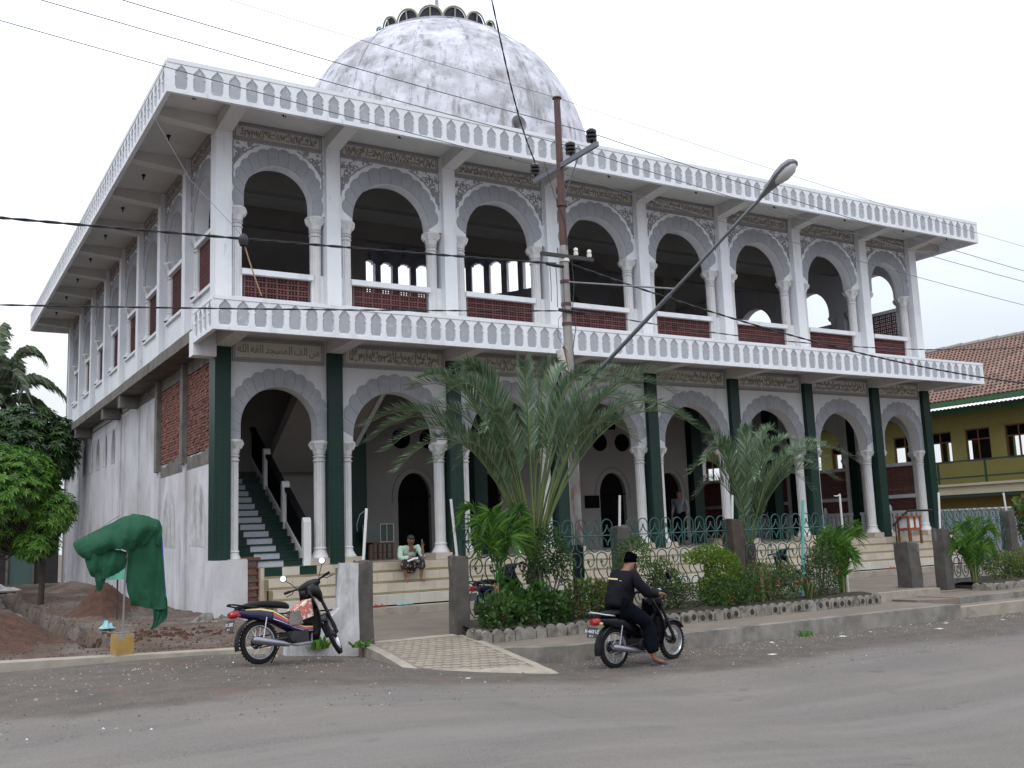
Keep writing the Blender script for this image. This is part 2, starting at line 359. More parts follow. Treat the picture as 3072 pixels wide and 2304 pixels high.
# strip of cement between road and building plot
def nz2(x, y, sc, seed=0): return noise.noise(Vector((x*sc, y*sc, seed)))
def strip():
    mb = MB(); n = 60; vs = []; fs = []
    for i in range(n+1):
        x = lerp(-16, -0.75, i/n); yc = -5.75-(x+4.5)*.34 if x < -.7 else -7.0
        yc = lerp(-5.2, -7.05, (x+6)/5.1) if x > -6 else -5.2+(x+6)*-.36
        e1 = .05*nz2(x, 1, 2.3); e2 = .05*nz2(x, 9, 2.7)
        for (yy, zz) in ((yc-.10+e1, -1.2), (yc-.09+e1, -1.035), (yc+.12+e2, -1.02), (yc+.13+e2, -1.2)): vs.append((x, yy, zz))
    for i in range(n):
        for k in range(3):
            a = i*4+k; fs.append((a, a+4, a+5, a+1))
    mb.add(vs, fs); tag(mb.build('kerb_strip', 'cement'), kind='structure')
strip()
BUMPS = [(-5.0, -3.4, 1.0, .62, 1.7), (-4.1, -3.0, .7, .34, 1.2), (-6.2, -1.0, 1.7, .45, 2.0), (-1.9, 2.6, .62, .72, .8), (-1.2, 3.0, .9, .28, 1.0), (-.9, 5.6, .8, .2, 1.5),
         (-1.6, 8.8, 1.0, .22, 1.6), (-2.6, 12, 1.6, .3, 2.0), (-.8, 15, 1.2, .40, 2.4)]
TR = [(-3.05, 12), (-3.0, 5), (-3.25, 0), (-3.05, -3.0), (-2.95, -4.5)]
def zdirt(x, y):
    z = lerp(-1.05, -1.0, smooth01((y+7)/8)); z = z if y < 8 else lerp(-1.0, -.80, smooth01((y-8)/14))
    z += .035*nz2(x, y, 1.1)+.022*nz2(x, y, 4.2, 3)+.016*nz2(x, y, 11, 5)
    for bx, by, r, h, ry in BUMPS:
        d = ((x-bx)/r)**2+((y-by)/ry)**2
        if d < 4: z += h*math.exp(-d*1.6)*(1+.12*nz2(x, y, 2.5, 8)+.10*nz2(x, y, 8, 2))
    for i in range(len(TR)-1):                      # the trench
        (xa, ya), (xb, yb) = TR[i], TR[i+1]
        if yb <= y <= ya:
            xc = lerp(xb, xa, (y-yb)/(ya-yb)); d = abs(x-xc-.05*nz2(x, y, 2, 4))
            if d < .22: z -= .42*(1-smooth01((d-.1)/.12))
            elif x > xc and d < .5: z += .10*(1-(d-.22)/.28)*(1+.8*nz2(x, y, 5, 1))
    if y < -4.9: z = lerp(-1.05, z, smooth01((y+6.2)/1.2))
    return z
def edge_y(x): return (lerp(-5.2, -7.05, (x+6)/5.1) if x > -6 else -5.2+(x+6)*-.36)
def dirt_lot():
    nx, ny = 170, 380; vs = []; fs = []
    for j in range(ny+1):
        t = j/ny; 
        for i in range(nx+1):
            x = lerp(-16, .3, i/nx); y0 = edge_y(min(x, -.9))+.05; y = y0+(34-y0)*t**1.7
            vs.append((x, y, zdirt(x, y)))
    for j in range(ny):
        for i in range(nx):
            a = j*(nx+1)+i; fs.append((a, a+1, a+nx+2, a+nx+1))
    mb = MB(); mb.add(vs, fs); o = mb.build('dirt_lot', 'dirt', smooth=True); tag(o, kind='structure')
    o.data.materials.append(M['mound']); o.data.materials.append(M['gravelpile'])
    for p in o.data.polygons:
        c = p.center
        for bx, by, r, h, ry in BUMPS[:4]:
            if ((c.x-bx)/r)**2+((c.y-by)/ry)**2 < 1.5+.7*nz2(c.x, c.y, 2): p.material_index = 1
        if ((c.x+.9)/.8)**2+((c.y-5.6)/1.5)**2 < 1.2: p.material_index = 2
dirt_lot()
def clods():
    mb = MB()
    def chunk(x, y, z, s, mt):
        mb.use(mt); pts = []
        for k in range(6):
            a = k*pi/3+rnd.random()*.5; q = s*(.6+.5*rnd.random()); pts.append((x+q*cos(a), y+q*sin(a), z-.02))
        top = [(x+(p[0]-x)*.55+s*.1*rnd.random(), y+(p[1]-y)*.55, z+s*(.35+.4*rnd.random())) for p in pts]
        mb.add(pts+top, [(i, (i+1) % 6, (i+1) % 6+6, i+6) for i in range(6)]+[tuple(range(6, 12))])
    for i in range(2600):
        x = rnd.uniform(-6, -.1); y = edge_y(x)+.3+rnd.random()**1.4*16
        chunk(x, y, zdirt(x, y), rnd.uniform(.006, .030)*(1+y*.02 if y > 0 else 1), rnd.choice(['mound', 'dirt', 'gravelpile', 'gravelpile']))
    for i in range(130):
        x = rnd.gauss(-2.0, .7); y = rnd.gauss(-3.3, .6); chunk(x, y, zdirt(x, y), rnd.uniform(.03, .09), 'mound')
    tag(mb.build('earth_clods'), 'loose clods of brown earth scattered over the bare plot', 'earth', kind='stuff')
clods()
def stones():
    mb = MB()
    for i in range(9000):
        x = rnd.uniform(-6, 15); t = rnd.random()
        if x < 2: y = -7.3-abs(rnd.gauss(0, 1.6)) if t < .8 else rnd.uniform(-13, -8)
        else: y = -9.35-abs(rnd.gauss(0, .55)) if t < .8 else rnd.uniform(-12.5, -9.4)
        if x > .2 and x < 2.2 and y > -10.2: continue
        s = rnd.uniform(.006, .021)*(1 if rnd.random() < .95 else 1.6); z = zroad(x, y)
        q_ = rnd.random(); mb.use('stone' if q_ < .86 else ('stone2' if q_ < .97 else ('brick' if q_ < .992 else 'litter')))
        a = rnd.random()*6; pts = [(x+s*cos(a+k*2.1)*rnd.uniform(.7, 1.2), y+s*sin(a+k*2.1), z-.002) for k in range(3)]
        mb.add(pts+[(x, y, z+s*.8)], [(0, 1, 3), (1, 2, 3), (2, 0, 3)])
    tag(mb.build('loose_gravel'), 'loose grey and white gravel along the road edge', 'gravel', kind='stuff')
stones()

# sidewalk, kerb, yard
SWX0, SWX1 = 2.45, 12.25
mb = MB()
zk = lambda x: -1.215-.002*(x-3)
pv = [(SWX0+.30, -9.2), (SWX0+.06, -9.12), (SWX0-.1, -8.85)]
poly = [(1.92, -7.9), (2.3, -8.75), (2.55, -9.05), (2.85, -9.2), (SWX1, -9.2), (SWX1, -7.7), (1.9, -7.7)]
mb.add([(x, y, -1.185) for x, y in poly], [tuple(range(len(poly)))]); tag(mb.build('sidewalk', 'yard'), kind='structure')
mb = MB(); ip = [(2.02, -8.2), (2.35, -8.78), (2.6, -9.06), (2.9, -9.2), (SWX1, -9.2)]; op = []
for i, (x, y) in enumerate(ip):
    if i == len(ip)-1: op.append((x, y-.16)); break
    t = (Vector(ip[i+1])-Vector(ip[max(i-1, 0)])).normalized(); op.append((x+t.y*.16, y-t.x*.16))
n_ = len(ip); vs = [(x, y, -1.178) for x, y in ip]+[(x, y, -1.185 if i else -1.26) for i, (x, y) in enumerate(op)]+[(x+(.015 if i < 3 else 0), y-.02, -1.6) for i, (x, y) in enumerate(op)]
mb.add(vs, [(i, i+n_, i+n_+1, i+1) for i in range(n_-1)]+[(i+n_, i+2*n_, i+2*n_+1, i+n_+1) for i in range(n_-1)])
mb.box(SWX1, SWX1+.12, -9.36, -8.0, -1.6, -1.19)
tag(mb.build('kerb', 'kerb'), kind='structure')
mb = MB(); mb.use('cement'); mb.box(SWX1+.12, 30, -9.33, -9.18, -1.7, -1.255); mb.use('yard'); mb.box(SWX1+.12, 30, -9.18, -7.4, -1.7, -1.262)
mb.use('kerb'); mb.box(13.2, 30, -8.75, -8.6, -1.3, -1.13); mb.use('yard'); mb.box(13.2, 30, -8.6, -7.4, -1.3, -1.135)
mb.hexa([(SWX1+.12, -8.35, -1.3), (13.2, -8.74, -1.3), (13.2, -7.5, -1.3), (SWX1+.12, -7.5, -1.3), (SWX1+.12, -8.35, -1.15), (13.2, -8.74, -1.15), (13.2, -7.5, -1.15), (SWX1+.12, -7.5, -1.15)])
tag(mb.build('lower_sidewalk'), kind='structure')
mb = MB(); mb.use('cement'); mb.box(11.7, 14.0, -7.72, -7.55, -1.2, -1.0); mb.use('yard'); mb.box(11.7, 14.0, -7.55, -6.6, -1.25, -1.005); tag(mb.build('gate_step'), kind='structure')
mb = MB(); mb.box(.3, 45, -7.55, 40, -1.9, -1.11); tag(mb.build('courtyard', 'yard'), kind='structure')

# paved ramp with its pavers
def ramp():
    fl, fr, gr, gl = Vector((.12, -9.95, -1.32)), Vector((1.98, -10.5, -1.40)), Vector((2.2, -7.3, -1.085)), Vector((.36, -7.3, -1.085))
    def P(u, v, dz=0): 
        p = gl.lerp(gr, u).lerp(fl.lerp(fr, u), v); p.z += dz+.035*sin(pi*v)*.6; return p
    root = thing('paved_ramp', 'paved ramp with pale cement borders leading up to the gate opening', 'ramp')
    mb = MB(); mb.use('paverjoint'); vs = []; n = 12
    for j in range(n+1):
        for i in range(7): vs.append(P(i/6, j/n, .0))
    mb.add(vs, [(j*7+i, j*7+i+1, (j+1)*7+i+1, (j+1)*7+i) for j in range(n) for i in range(6)])
    e = []
    for j in range(n+1): e += [P(0, j/n), P(0, j/n, -.5)]
    mb.use('cement'); mb.add(e, [(2*j, 2*j+2, 2*j+3, 2*j+1) for j in range(n)])
    e = []
    for j in range(n+1): e += [P(1, j/n), P(1, j/n, -.5)]
    mb.add(e, [(2*j, 2*j+1, 2*j+3, 2*j+2) for j in range(n)])
    mb.add([P(0, 1), P(1, 1), P(1, 1, -.4), P(0, 1, -.4)], [(0, 1, 2, 3)]); mb.build('base', parent=root)
    def border(u0, u1, v0, v1, nm='border'):
        mb = MB(); k = 14; vs = []
        for i in range(k+1):
            a = i/k
            if (v1-v0) > (u1-u0):
                v = lerp(v0, v1, a); w_ = .012*nz2(v, u0, 9); q = [P(u0+w_, v, .006), P(u1+w_, v, .012)]
            else:
                u = lerp(u0, u1, a); w_ = .02*nz2(u, v0, 9); q = [P(u, v1+.012*nz2(u, 3, 14), .006), P(u, v0+w_, .014)]
            vs += q
        mb.add(vs, [(2*i, 2*i+1, 2*i+3, 2*i+2) for i in range(k)]); mb.build(nm, 'cement', root)
    border(0, .085, 0, 1); border(.93, 1, 0, 1); border(.085, .93, .86, 1); border(.085, .93, -.02, .035)
    cols, rows = 11, 15
    for j in range(rows):
        for i in range(cols):
            u = .10+(i+.5+(.5 if j % 2 else 0))*(.83/(cols+.5)); v = .05+(j+.5)*(.81/rows)
            if u > .925: continue
            du = .83/(cols+.5)*.5-.0012; dv = .81/rows*.66-.0012
            mb = MB(); dz = rnd.uniform(.008, .013)
            c = [(-1, -.38), (-1, .38), (0, .62+.3), (1, .38), (1, -.38), (0, -.62-.3)]
            top = [P(min(u+a*du, .93), v+b_*dv*.8, dz) for a, b_ in c]; bot = [p-Vector((0, 0, .03)) for p in top]
            mb.add(top+bot, [(5, 4, 3, 2, 1, 0)]+[(k, (k+1) % 6, (k+1) % 6+6, k+6) for k in range(6)])
            mb.build('paver', 'paver', root, fixn=True)
ramp()

# ------------------------------------------------------------------ the mosque
PXS = [0, 2.67, 5.87, 9.07, 12.27, 15.47, 18.67, 21.87, 24.49]
PW = .36; XE = 24.85; YE = 24.2; SB = 2.98
mosque = thing('mosque', 'large two-storey white mosque with arcades, grey scalloped arches and a stained dome', 'mosque')
CACHE = {}
def cached(key, fn):
    if key not in CACHE: CACHE[key] = fn()
    return CACHE[key]
def part(name, me, parent, loc=None, rz=0): return place(name, me, parent, loc, rz)

def arch_shape(cw, lvl):
    """hw, spring z, inner centre z, outer half width, outer centre z"""
    end = cw < 2.5
    if lvl == 'up': hw = .84 if end else (.97 if cw < 2.7 else 1.06); top = 9.48; spring = 8.36; otop = 9.87; ohw = hw+.225
    else: hw = .90 if end else (1.0 if cw < 2.7 else 1.12); top = 4.11; spring = 2.88; otop = 4.50; ohw = hw+.25
    return hw, spring, top-hw, ohw, otop-ohw
def arch_mesh(cw, lvl, z1, w0=.14, w1=.5):
    hw, zs, zc, ohw, zoc = arch_shape(cw, lvl); cu = cw/2; n = 28
    inner = [(cu-hw, zs)]+[(cu+hw*cos(pi-pi*k/n), zc+hw*sin(pi-pi*k/n)) for k in range(n+1)]+[(cu+hw, zs)]
    outer = []
    for (a, b) in inner:
        da, db = a-cu, b-zc
        if db <= 0.0: q = (0 if da < 0 else cw, b)
        else:
            t = min(cu/abs(da) if abs(da) > 1e-6 else 1e9, (z1-zc)/db); q = (cu+da*t, zc+db*t)
        outer.append(q)
    mb = MB(); m = len(inner)
    vs = [(a, w0, b) for a, b in inner]+[(a, w0, b) for a, b in outer]+[(a, w1, b) for a, b in inner]+[(a, w1, b) for a, b in outer]
    fs = []
    for i in range(m-1):
        fs += [(i, i+1, m+i+1, m+i), (2*m+i, 3*m+i, 3*m+i+1, 2*m+i+1), (i, 2*m+i, 2*m+i+1, i+1)]
    mb.add(vs, fs)
    # corners of the wall above the circle of rays
    for sx in (0, cw):
        k = [i for i in range(m) if (abs(outer[i][0]-sx) < 1e-6)]; i1 = max(k) if sx == 0 else min(k); q = outer[i1]
        i2 = i1+1 if sx == 0 else i1-1; p = outer[i2]
        for ww in (w0, w1): mb.add([(q[0], ww, q[1]), (p[0], ww, p[1]), (sx, ww, z1)], [(0, 1, 2)])
    mb.add([(0, w0, zs), (cu-hw, w0, zs), (cu-hw, w1, zs), (0, w1, zs), (cu+hw, w0, zs), (cw, w0, zs), (cw, w1, zs), (cu+hw, w1, zs)], [(0, 1, 2, 3), (4, 5, 6, 7)])
    return mb.mesh('arch', 'whitewall' if lvl == 'low' else 'white')
def voussoir_meshes(cw, lvl, w0=.14):
    hw, zs, zc, ohw, zoc = arch_shape(cw, lvl); cu = cw/2; out = []
    ns = max(1, round((zc-zs)/.20)) if zc-zs > .12 else 0; na = 13 if lvl == 'low' else 12
    def inn(t):   # t in [-ns, na+ns]
        if t < 0: return (cu-hw, lerp(zc, zs, -t/ns))
        if t > na: return (cu+hw, lerp(zc, zs, (t-na)/ns))
        a = pi-pi*t/na; return (cu+hw*cos(a), zc+hw*sin(a))
    def outp(t, bulge=0):
        if t < 0: return (cu-ohw-bulge, lerp(zoc, zs, -t/ns) if zoc > zs else zs)
        if t > na: return (cu+ohw+bulge, lerp(zoc, zs, (t-na)/ns))
        a = pi-pi*t/na; r = ohw+bulge; return (cu+r*cos(a), max(zoc+r*sin(a), zs))
    for t in range(-ns, na+ns):
        g = .014; a, b = t+g, t+1-g; mb = MB(); be = .06 if lvl == 'low' else .05
        poly = [inn(a), inn((a+b)/2), inn(b), outp(b, 0), outp(lerp(a, b, .75), be*.75), outp((a+b)/2, be), outp(lerp(a, b, .25), be*.75), outp(a, 0)]
        poly = [(min(max(p[0], .004), cw-.004), p[1]) for p in poly]
        mb.prism(poly, w0-.016, w0+.004); out.append(mb.mesh('voussoir', 'grey' if lvl == 'low' else 'greyup', fixn=True))
    return out
def ornament_mesh(cw, side, w0=.14):
    hw, zs, zc, ohw, zoc = arch_shape(cw, 'up'); cu = cw/2; mb = MB(); r = random.Random(3)
    zt = 9.94; xl = .06; R = ohw+.14
    def bnd(z):      # horizontal reach of the scalloped arch at height z
        dz = z-zoc; return cu-(sqrt(max(R*R-dz*dz, 0)) if dz > 0 else R)
    # filigree: strokes and tear-shaped leaves filling the corner triangle
    def fl(u): return u if side < 0 else cw-u
    def curl(u, z, s, a, n=9):
        pts = []
        for k in range(n):
            t = k/(n-1); rr = s*(1-.75*t); an = a+t*4.6; pts.append((fl(u+rr*cos(an)), w0-.008, z+rr*sin(an)))
        mb.tube(pts, .016, 4, cap=False)
    mb.tube([(fl(xl), w0-.006, 9.94), (fl(xl), w0-.006, 8.98)], .012, 4); 
    for k in range(46):
        z = 9.93-r.random()**1.3*.9; mx_ = min(bnd(z), cu*.86)
        if mx_ < xl+.05: continue
        u = r.uniform(xl+.03, mx_-.02); curl(u, z, r.uniform(.035, .075), r.random()*6)
    edge = []
    for k in range(16):
        z = lerp(8.98, zt-.02, k/15); edge.append((fl(min(max(bnd(z)-.01, xl), cu*.86)+.012*sin(k*2.1)), w0-.008, z))
    mb.tube(edge, .017, 4)
    return mb.mesh('spandrel_ornament', 'ornament')
SYL = ['bowl', 'vert', 'vert', 'loop', 'bowl', 'wave', 'vert', 'dot2', 'hook', 'slash']
def scribble_mesh(wd, ht, seed, rows=2):
    """dense cursive script relief: strokes, bowls, uprights and dots, right to left in two interlaced rows"""
    r = random.Random(seed); mb = MB(); T = .010
    def st(pts, t=1.0): mb.tube([(p[0], 0, p[1]) for p in pts], T*t, 4, cap=False)
    for row in range(rows):
        y0 = ht*(.20+.38*row); x = wd-.05
        while x > .09:
            k = r.choice(SYL); s = r.uniform(.8, 1.15)
            if k == 'vert': st([(x, y0), (x-.005, y0+ht*.42*s)], 1.1); x -= .042
            elif k == 'bowl': st([(x, y0+.05), (x-.01, y0-.02), (x-.05, y0-.045*s), (x-.09, y0-.02), (x-.10, y0+.05)], 1.2); mb.box(x-.06, x-.04, -T, T, y0+.01, y0+.03); x -= .105
            elif k == 'loop': st([(x+.025*cos(a*.9), y0+.03+.026*sin(a*.9)) for a in range(8)]+[(x-.04, y0)], 1.1); x -= .06
            elif k == 'wave': st([(x, y0+.02), (x-.02, y0-.01), (x-.035, y0+.02), (x-.05, y0-.01), (x-.07, y0+.015), (x-.10, y0-.005)], 1.1); x -= .10
            elif k == 'dot2': mb.box(x-.01, x+.01, -T, T, y0+.08, y0+.10); mb.box(x-.04, x-.02, -T, T, y0+.08, y0+.10); x -= .04
            elif k == 'hook': st([(x, y0+.06), (x-.03, y0+.075), (x-.045, y0+.05), (x-.02, y0+.02), (x-.05, y0-.05)], 1.15); x -= .06
            else: st([(x, y0+.13), (x-.07, y0+.04)], 1.0); x -= .045
    return mb
ARABIC = '\uFEEA\uFEE0\uFEDF\uFE8D \uFEEA\uFED4\uFEDF\uFE8D \uFEAA\uFEA0\uFEB4\uFEE4\uFEDF\uFE8D \uFED2\uFEDF\uFE8D \uFEE6\uFEE3'
def arabic_mesh(wd, ht):
    c = bpy.data.curves.new('t', 'FONT'); c.body = ARABIC; c.size = 1; c.offset = .012; c.extrude = 0.0; c.space_word = .6
    o = bpy.data.objects.new('t', c); COL.objects.link(o)
    dg = bpy.context.evaluated_depsgraph_get(); me = bpy.data.meshes.new_from_object(o.evaluated_get(dg)); bpy.data.objects.remove(o); bpy.data.curves.remove(c)
    xs = [v.co.x for v in me.vertices]; ys = [v.co.y for v in me.vertices]; x0, x1, y0, y1 = min(xs), max(xs), min(ys), max(ys)
    for v in me.vertices:
        v.co = Vector(((v.co.x-x0)/(x1-x0)*wd, 0, (v.co.y-y0)/(y1-y0)*ht))
    me.materials.clear(); me.materials.append(M['letters']); return me
def panel(parent, cw, z0, z1, seed, w0=.14, text=None):
    wd = cw-.12; ht = z1-z0
    def pm():
        mb = MB(); mb.use('panelback'); mb.box(.06, cw-.06, w0-.012, w0+.002, z0+.03, z1-.03)
        return mb.mesh('calligraphy_panel')
    p = part('calligraphy_panel', cached(('pan', cw, z0), pm), parent)
    def bm_():
        mb = MB(); a, b = .06, cw-.06
        for o_, t in ((.0, .022), (.05, .014)):
            for (x0, x1, q0, q1) in ((a+o_, b-o_, z1-o_-t, z1-o_), (a+o_, b-o_, z0+o_, z0+o_+t), (a+o_, a+o_+t, z0+o_, z1-o_), (b-o_-t, b-o_, z0+o_, z1-o_)):
                mb.box(x0, x1, w0-.026, w0-.013, q0, q1)
        x = a
        while x < b:
            for zz in (z1, z0-.045): mb.box(x, x+.016, w0-.022, w0-.004, zz, zz+.045)
            mb.box(x, x+.016, w0-.022, w0-.013, z0+.027, z0+.045); mb.box(x, x+.016, w0-.022, w0-.013, z1-.045, z1-.027)
            x += .036
        return mb.mesh('border', 'ornament')
    part('border', cached(('bor', cw, z0), bm_), p)
    if text: part('lettering', arabic_mesh(cw-.36, ht-.24), p, (.18, w0-.015, z0+.12))
    else:
        mb = scribble_mesh(cw-.30, ht-.16, seed); part('lettering', mb.mesh('lettering', 'letters'), p, (.15, w0-.015, z0+.08))
    return p
def column_meshes():
    def shaft(z0, z1):
        mb = MB(); n = 16; r = .135
        vs = []
        for z in (z0, z1):
            for k in range(n*2):
                a = pi*k/n; rr = r-(.012 if k % 2 else 0); vs.append((rr*cos(a), rr*sin(a), z))
        mb.add(vs, [(k, (k+1) % (2*n), (k+1) % (2*n)+2*n, k+2*n) for k in range(2*n)])
        mb.lathe([(.150, z1-.16), (.165, z1-.14), (.150, z1-.12)], n=16); mb.lathe([(.150, z1-.06), (.165, z1-.04), (.150, z1-.02)], n=16)
        return mb.mesh('column', 'column')
    def capital():
        mb = MB(); prof = [(.14, 0), (.155, .03), (.158, .08), (.185, .17), (.225, .24), (.25, .28), (.235, .30), (.22, .33), (0, .33)]
        n = 24; vs = []; m = len(prof)
        for k in range(n):
            a = 2*pi*k/n
            for r, h in prof:
                q = r*(1+(.06*cos(a*8) if .05 < h < .3 else 0)); vs.append((q*cos(a), q*sin(a), h))
        mb.add(vs, [(k*m+i, ((k+1) % n)*m+i, ((k+1) % n)*m+i+1, k*m+i+1) for k in range(n) for i in range(m-1)])
        for k in range(8):
            a = pi*k/4; mb.tube([(.185*cos(a), .185*sin(a), .14), (.23*cos(a), .23*sin(a), .22), (.262*cos(a), .262*sin(a), .26), (.252*cos(a), .252*sin(a), .225)], [.03, .028, .02, .012], 4)
        return mb.mesh('capital', 'column', smooth=True)
    def base():
        mb = MB(); mb.lathe([(.235, 0), (.235, .03), (.20, .06), (.185, .10), (.155, .15), (.150, .20), (.165, .215), (.150, .24), (.138, .25), (0, .25)], n=20)
        return mb.mesh('base', 'column', smooth=True)
    return shaft, capital, base
SH, CAPM, BAS = column_meshes()
def column(parent, u, w, z0, z1, plinth=False):
    c = part('column', cached(('sh', z0, z1), lambda: SH(z0+.2, z1-.33)), parent, (u, w, 0))
    part('capital', cached('cap', CAPM), c, (0, 0, z1-.33)); part('base', cached('bas', BAS), c, (0, 0, z0))
    if plinth:
        mb = MB(); mb.box(-.30, .30, -.30, .30, -.001, z0); part('plinth', cached(('pl', z0), lambda: mb.mesh('plinth', 'cream')), c)
    return c
VB_W, VB_H = .262, .135
def vent_mesh():
    mb = MB(); W_, H_ = VB_W-.010, VB_H-.010
    for k in range(4):
        x = lerp(0, W_-.022, k/3); mb.box(x, x+.022, 0, .06, 0, H_)
    for k in range(3):
        z = lerp(0, H_-.016, k/2)
        for j in range(3):
            x0 = lerp(0, W_-.022, j/3)+.022; x1 = lerp(0, W_-.022, (j+1)/3); mb.box(x0, x1, .004, .056, z, z+.016)
    return mb.mesh('vent_block', 'vent')
def grille(parent, u0, u1, z0, z1, w, rows=None, blocks=True):
    nx = max(1, round((u1-u0)/VB_W)); nz_ = rows or max(1, round((z1-z0)/VB_H))
    sx = (u1-u0)/nx/VB_W; sz = (z1-z0)/nz_/VB_H
    mb = MB()
    for i in range(nx+1): x = lerp(u0, u1, i/nx); mb.box(x-.007, x+.007, w+.008, w+.05, z0, z1)
    for j in range(nz_+1):
        z = lerp(z0, z1, j/nz_)
        for i in range(nx): mb.box(lerp(u0, u1, i/nx)+.007, lerp(u0, u1, (i+1)/nx)-.007, w+.008, w+.05, z-.006, z+.006)
    g = part('grille', cached(('gr', round(u0, 3), round(u1, 3), z0, z1, w), lambda: mb.mesh('grille', 'mortar')), parent)
    me = cached('vent', vent_mesh)
    if blocks:
        for j in range(nz_):
            for i in range(nx):
                o = part('vent_block', me, g, (lerp(u0, u1, i/nx)+.006, w, lerp(z0, z1, j/nz_)+.005)); o.scale = (sx, 1, sz)
    else:
        vm = MB(); V = [tuple(v.co) for v in me.vertices]; F = [tuple(p.vertices) for p in me.polygons]
        for j in range(nz_):
            for i in range(nx):
                bx, bz = lerp(u0, u1, i/nx)+.006, lerp(z0, z1, j/nz_)+.005
                vm.add([(a*sx+bx, b+w, c*sz+bz) for a, b, c in V], F)
        o = part('vent_blocks', cached(('vbs', round(u0, 3), round(u1, 3), z0, z1, w), lambda: vm.mesh('vent_blocks', 'vent')), g); tag(o, kind='stuff')
    return g

def upper_bay(cw, loc, rz, seed, side=False, detail=True):
    hw, zs, zc, ohw, zoc = arch_shape(cw, 'up'); cu = cw/2
    a = part('arch', cached(('am', cw, 'up'), lambda: arch_mesh(cw, 'up', 10.42)), mosque, loc, rz)
    if detail:
        vm = cached(('vm', cw, 'up'), lambda: voussoir_meshes(cw, 'up'))
        for me in vm: part('voussoir', me, a)
        for s in (-1, 1): part('spandrel_ornament', cached(('orn', cw, s), lambda: ornament_mesh(cw, s)), a)
        panel(a, cw, 10.0, 10.40, seed)
    wl = MB(); zp = 6.20 if not side else 6.70
    wl.box(.002, cw-.002, .16, .42, 5.35, zp-.002)
    for x0, x1 in ((.002, cu-hw-.0), (cu+hw+.0, cw-.002)): wl.box(x0, x1, .24, .42, zp, 8.03 if side else 6.9)
    part('parapet_wall', cached(('pw', cw, side), lambda: wl.mesh('parapet_wall', 'white')), a)
    g0, g1 = (6.22, 6.74) if not side else (6.72, 7.94)
    rail = MB(); rail.box(cu-hw-.02, cu+hw+.02, .16, .42, g1+.01, g1+.14 if not side else g1+.12); 
    part('rail', cached(('rl', cw, side), lambda: rail.mesh('rail', 'white')), a)
    if side: sl_ = MB(); sl_.box(cu-hw-.1, cu+hw+.1, .09, .158, 6.55, 6.60); part('sill', cached(('sill', cw), lambda: sl_.mesh('sill', 'white')), a)
    grille(a, cu-hw+(.06), cu+hw-.06, g0, g1, .27, rows=4 if not side else 9, blocks=not side)
    for s in (-1, 1): column(a, cu+s*(hw+.13), .32, 5.75 if not side else 6.7, 8.36)
    return a
def lower_bay(cw, loc, seed, text=False):
    hw, zs, zc, ohw, zoc = arch_shape(cw, 'low'); cu = cw/2
    a = part('arch', cached(('am', cw, 'low'), lambda: arch_mesh(cw, 'low', 5.27)), mosque, loc)
    for me in cached(('vm', cw, 'low'), lambda: voussoir_meshes(cw, 'low')): part('voussoir', me, a)
    panel(a, cw, 4.70, 5.20, seed, text=text)
    for s in (-1, 1): column(a, cu+s*(hw+.13), .32, .15 , 2.88, plinth=True)
    return a
for i in range(8):
    cw = round(PXS[i+1]-PXS[i]-PW, 2); cw = {0: 2.31}.get(i, cw)
    cw = 2.31 if i == 0 else (2.26 if i == 7 else 2.84)
    lower_bay(cw, (PXS[i]+PW, 0, 0), 20+i, text=(i == 0)); upper_bay(cw, (PXS[i]+PW, 0, 0), 0, 50+i)
for k in range(8):                                   # left and right long sides, upper floor
    upper_bay(SB-PW, (0, (k+1)*SB, 0), -pi/2, 80+k % 3, side=True)
    upper_bay(SB-PW, (XE, k*SB+PW, 0), pi/2, 80+k % 3, side=True, detail=False)
# pillars
def green_pillar(x, z0=0.0):
    mb = MB(); mb.use('greentile'); mb.box(x, x+PW, 0, .5, z0, 4.96)
    mb.use('grout')
    for t in (.33, .67): mb.box(x+PW*t-.003, x+PW*t+.003, -.0015, .0, z0, 3.1)
    for k in range(1, 31):
        z = z0+k*.1
        mb.box(x, x+PW, -.001, -.0005, z-.002, z+.002)
    mb.box(x-.0015, x, .24, .245, z0, 4.9)
    mb.build('pillar', parent=mosque)['label'] = 'dark green tiled pillar'
def white_pillar(x0, x1, y0, y1, z0=5.5, z1=10.42):
    mb = MB(); mb.box(x0, x1, y0, y1, z0, z1); mb.build('pillar', 'white', mosque)
for i, x in enumerate(PXS):
    green_pillar(x, .2 if i == 0 else 0); white_pillar(x, x+PW, 0, .5)
for k in range(1, 9):
    y = k*SB
    white_pillar(0, .5, y, y+PW, 5.36, 10.42); white_pillar(XE-.5, XE, y, y+PW, 5.36, 10.42)
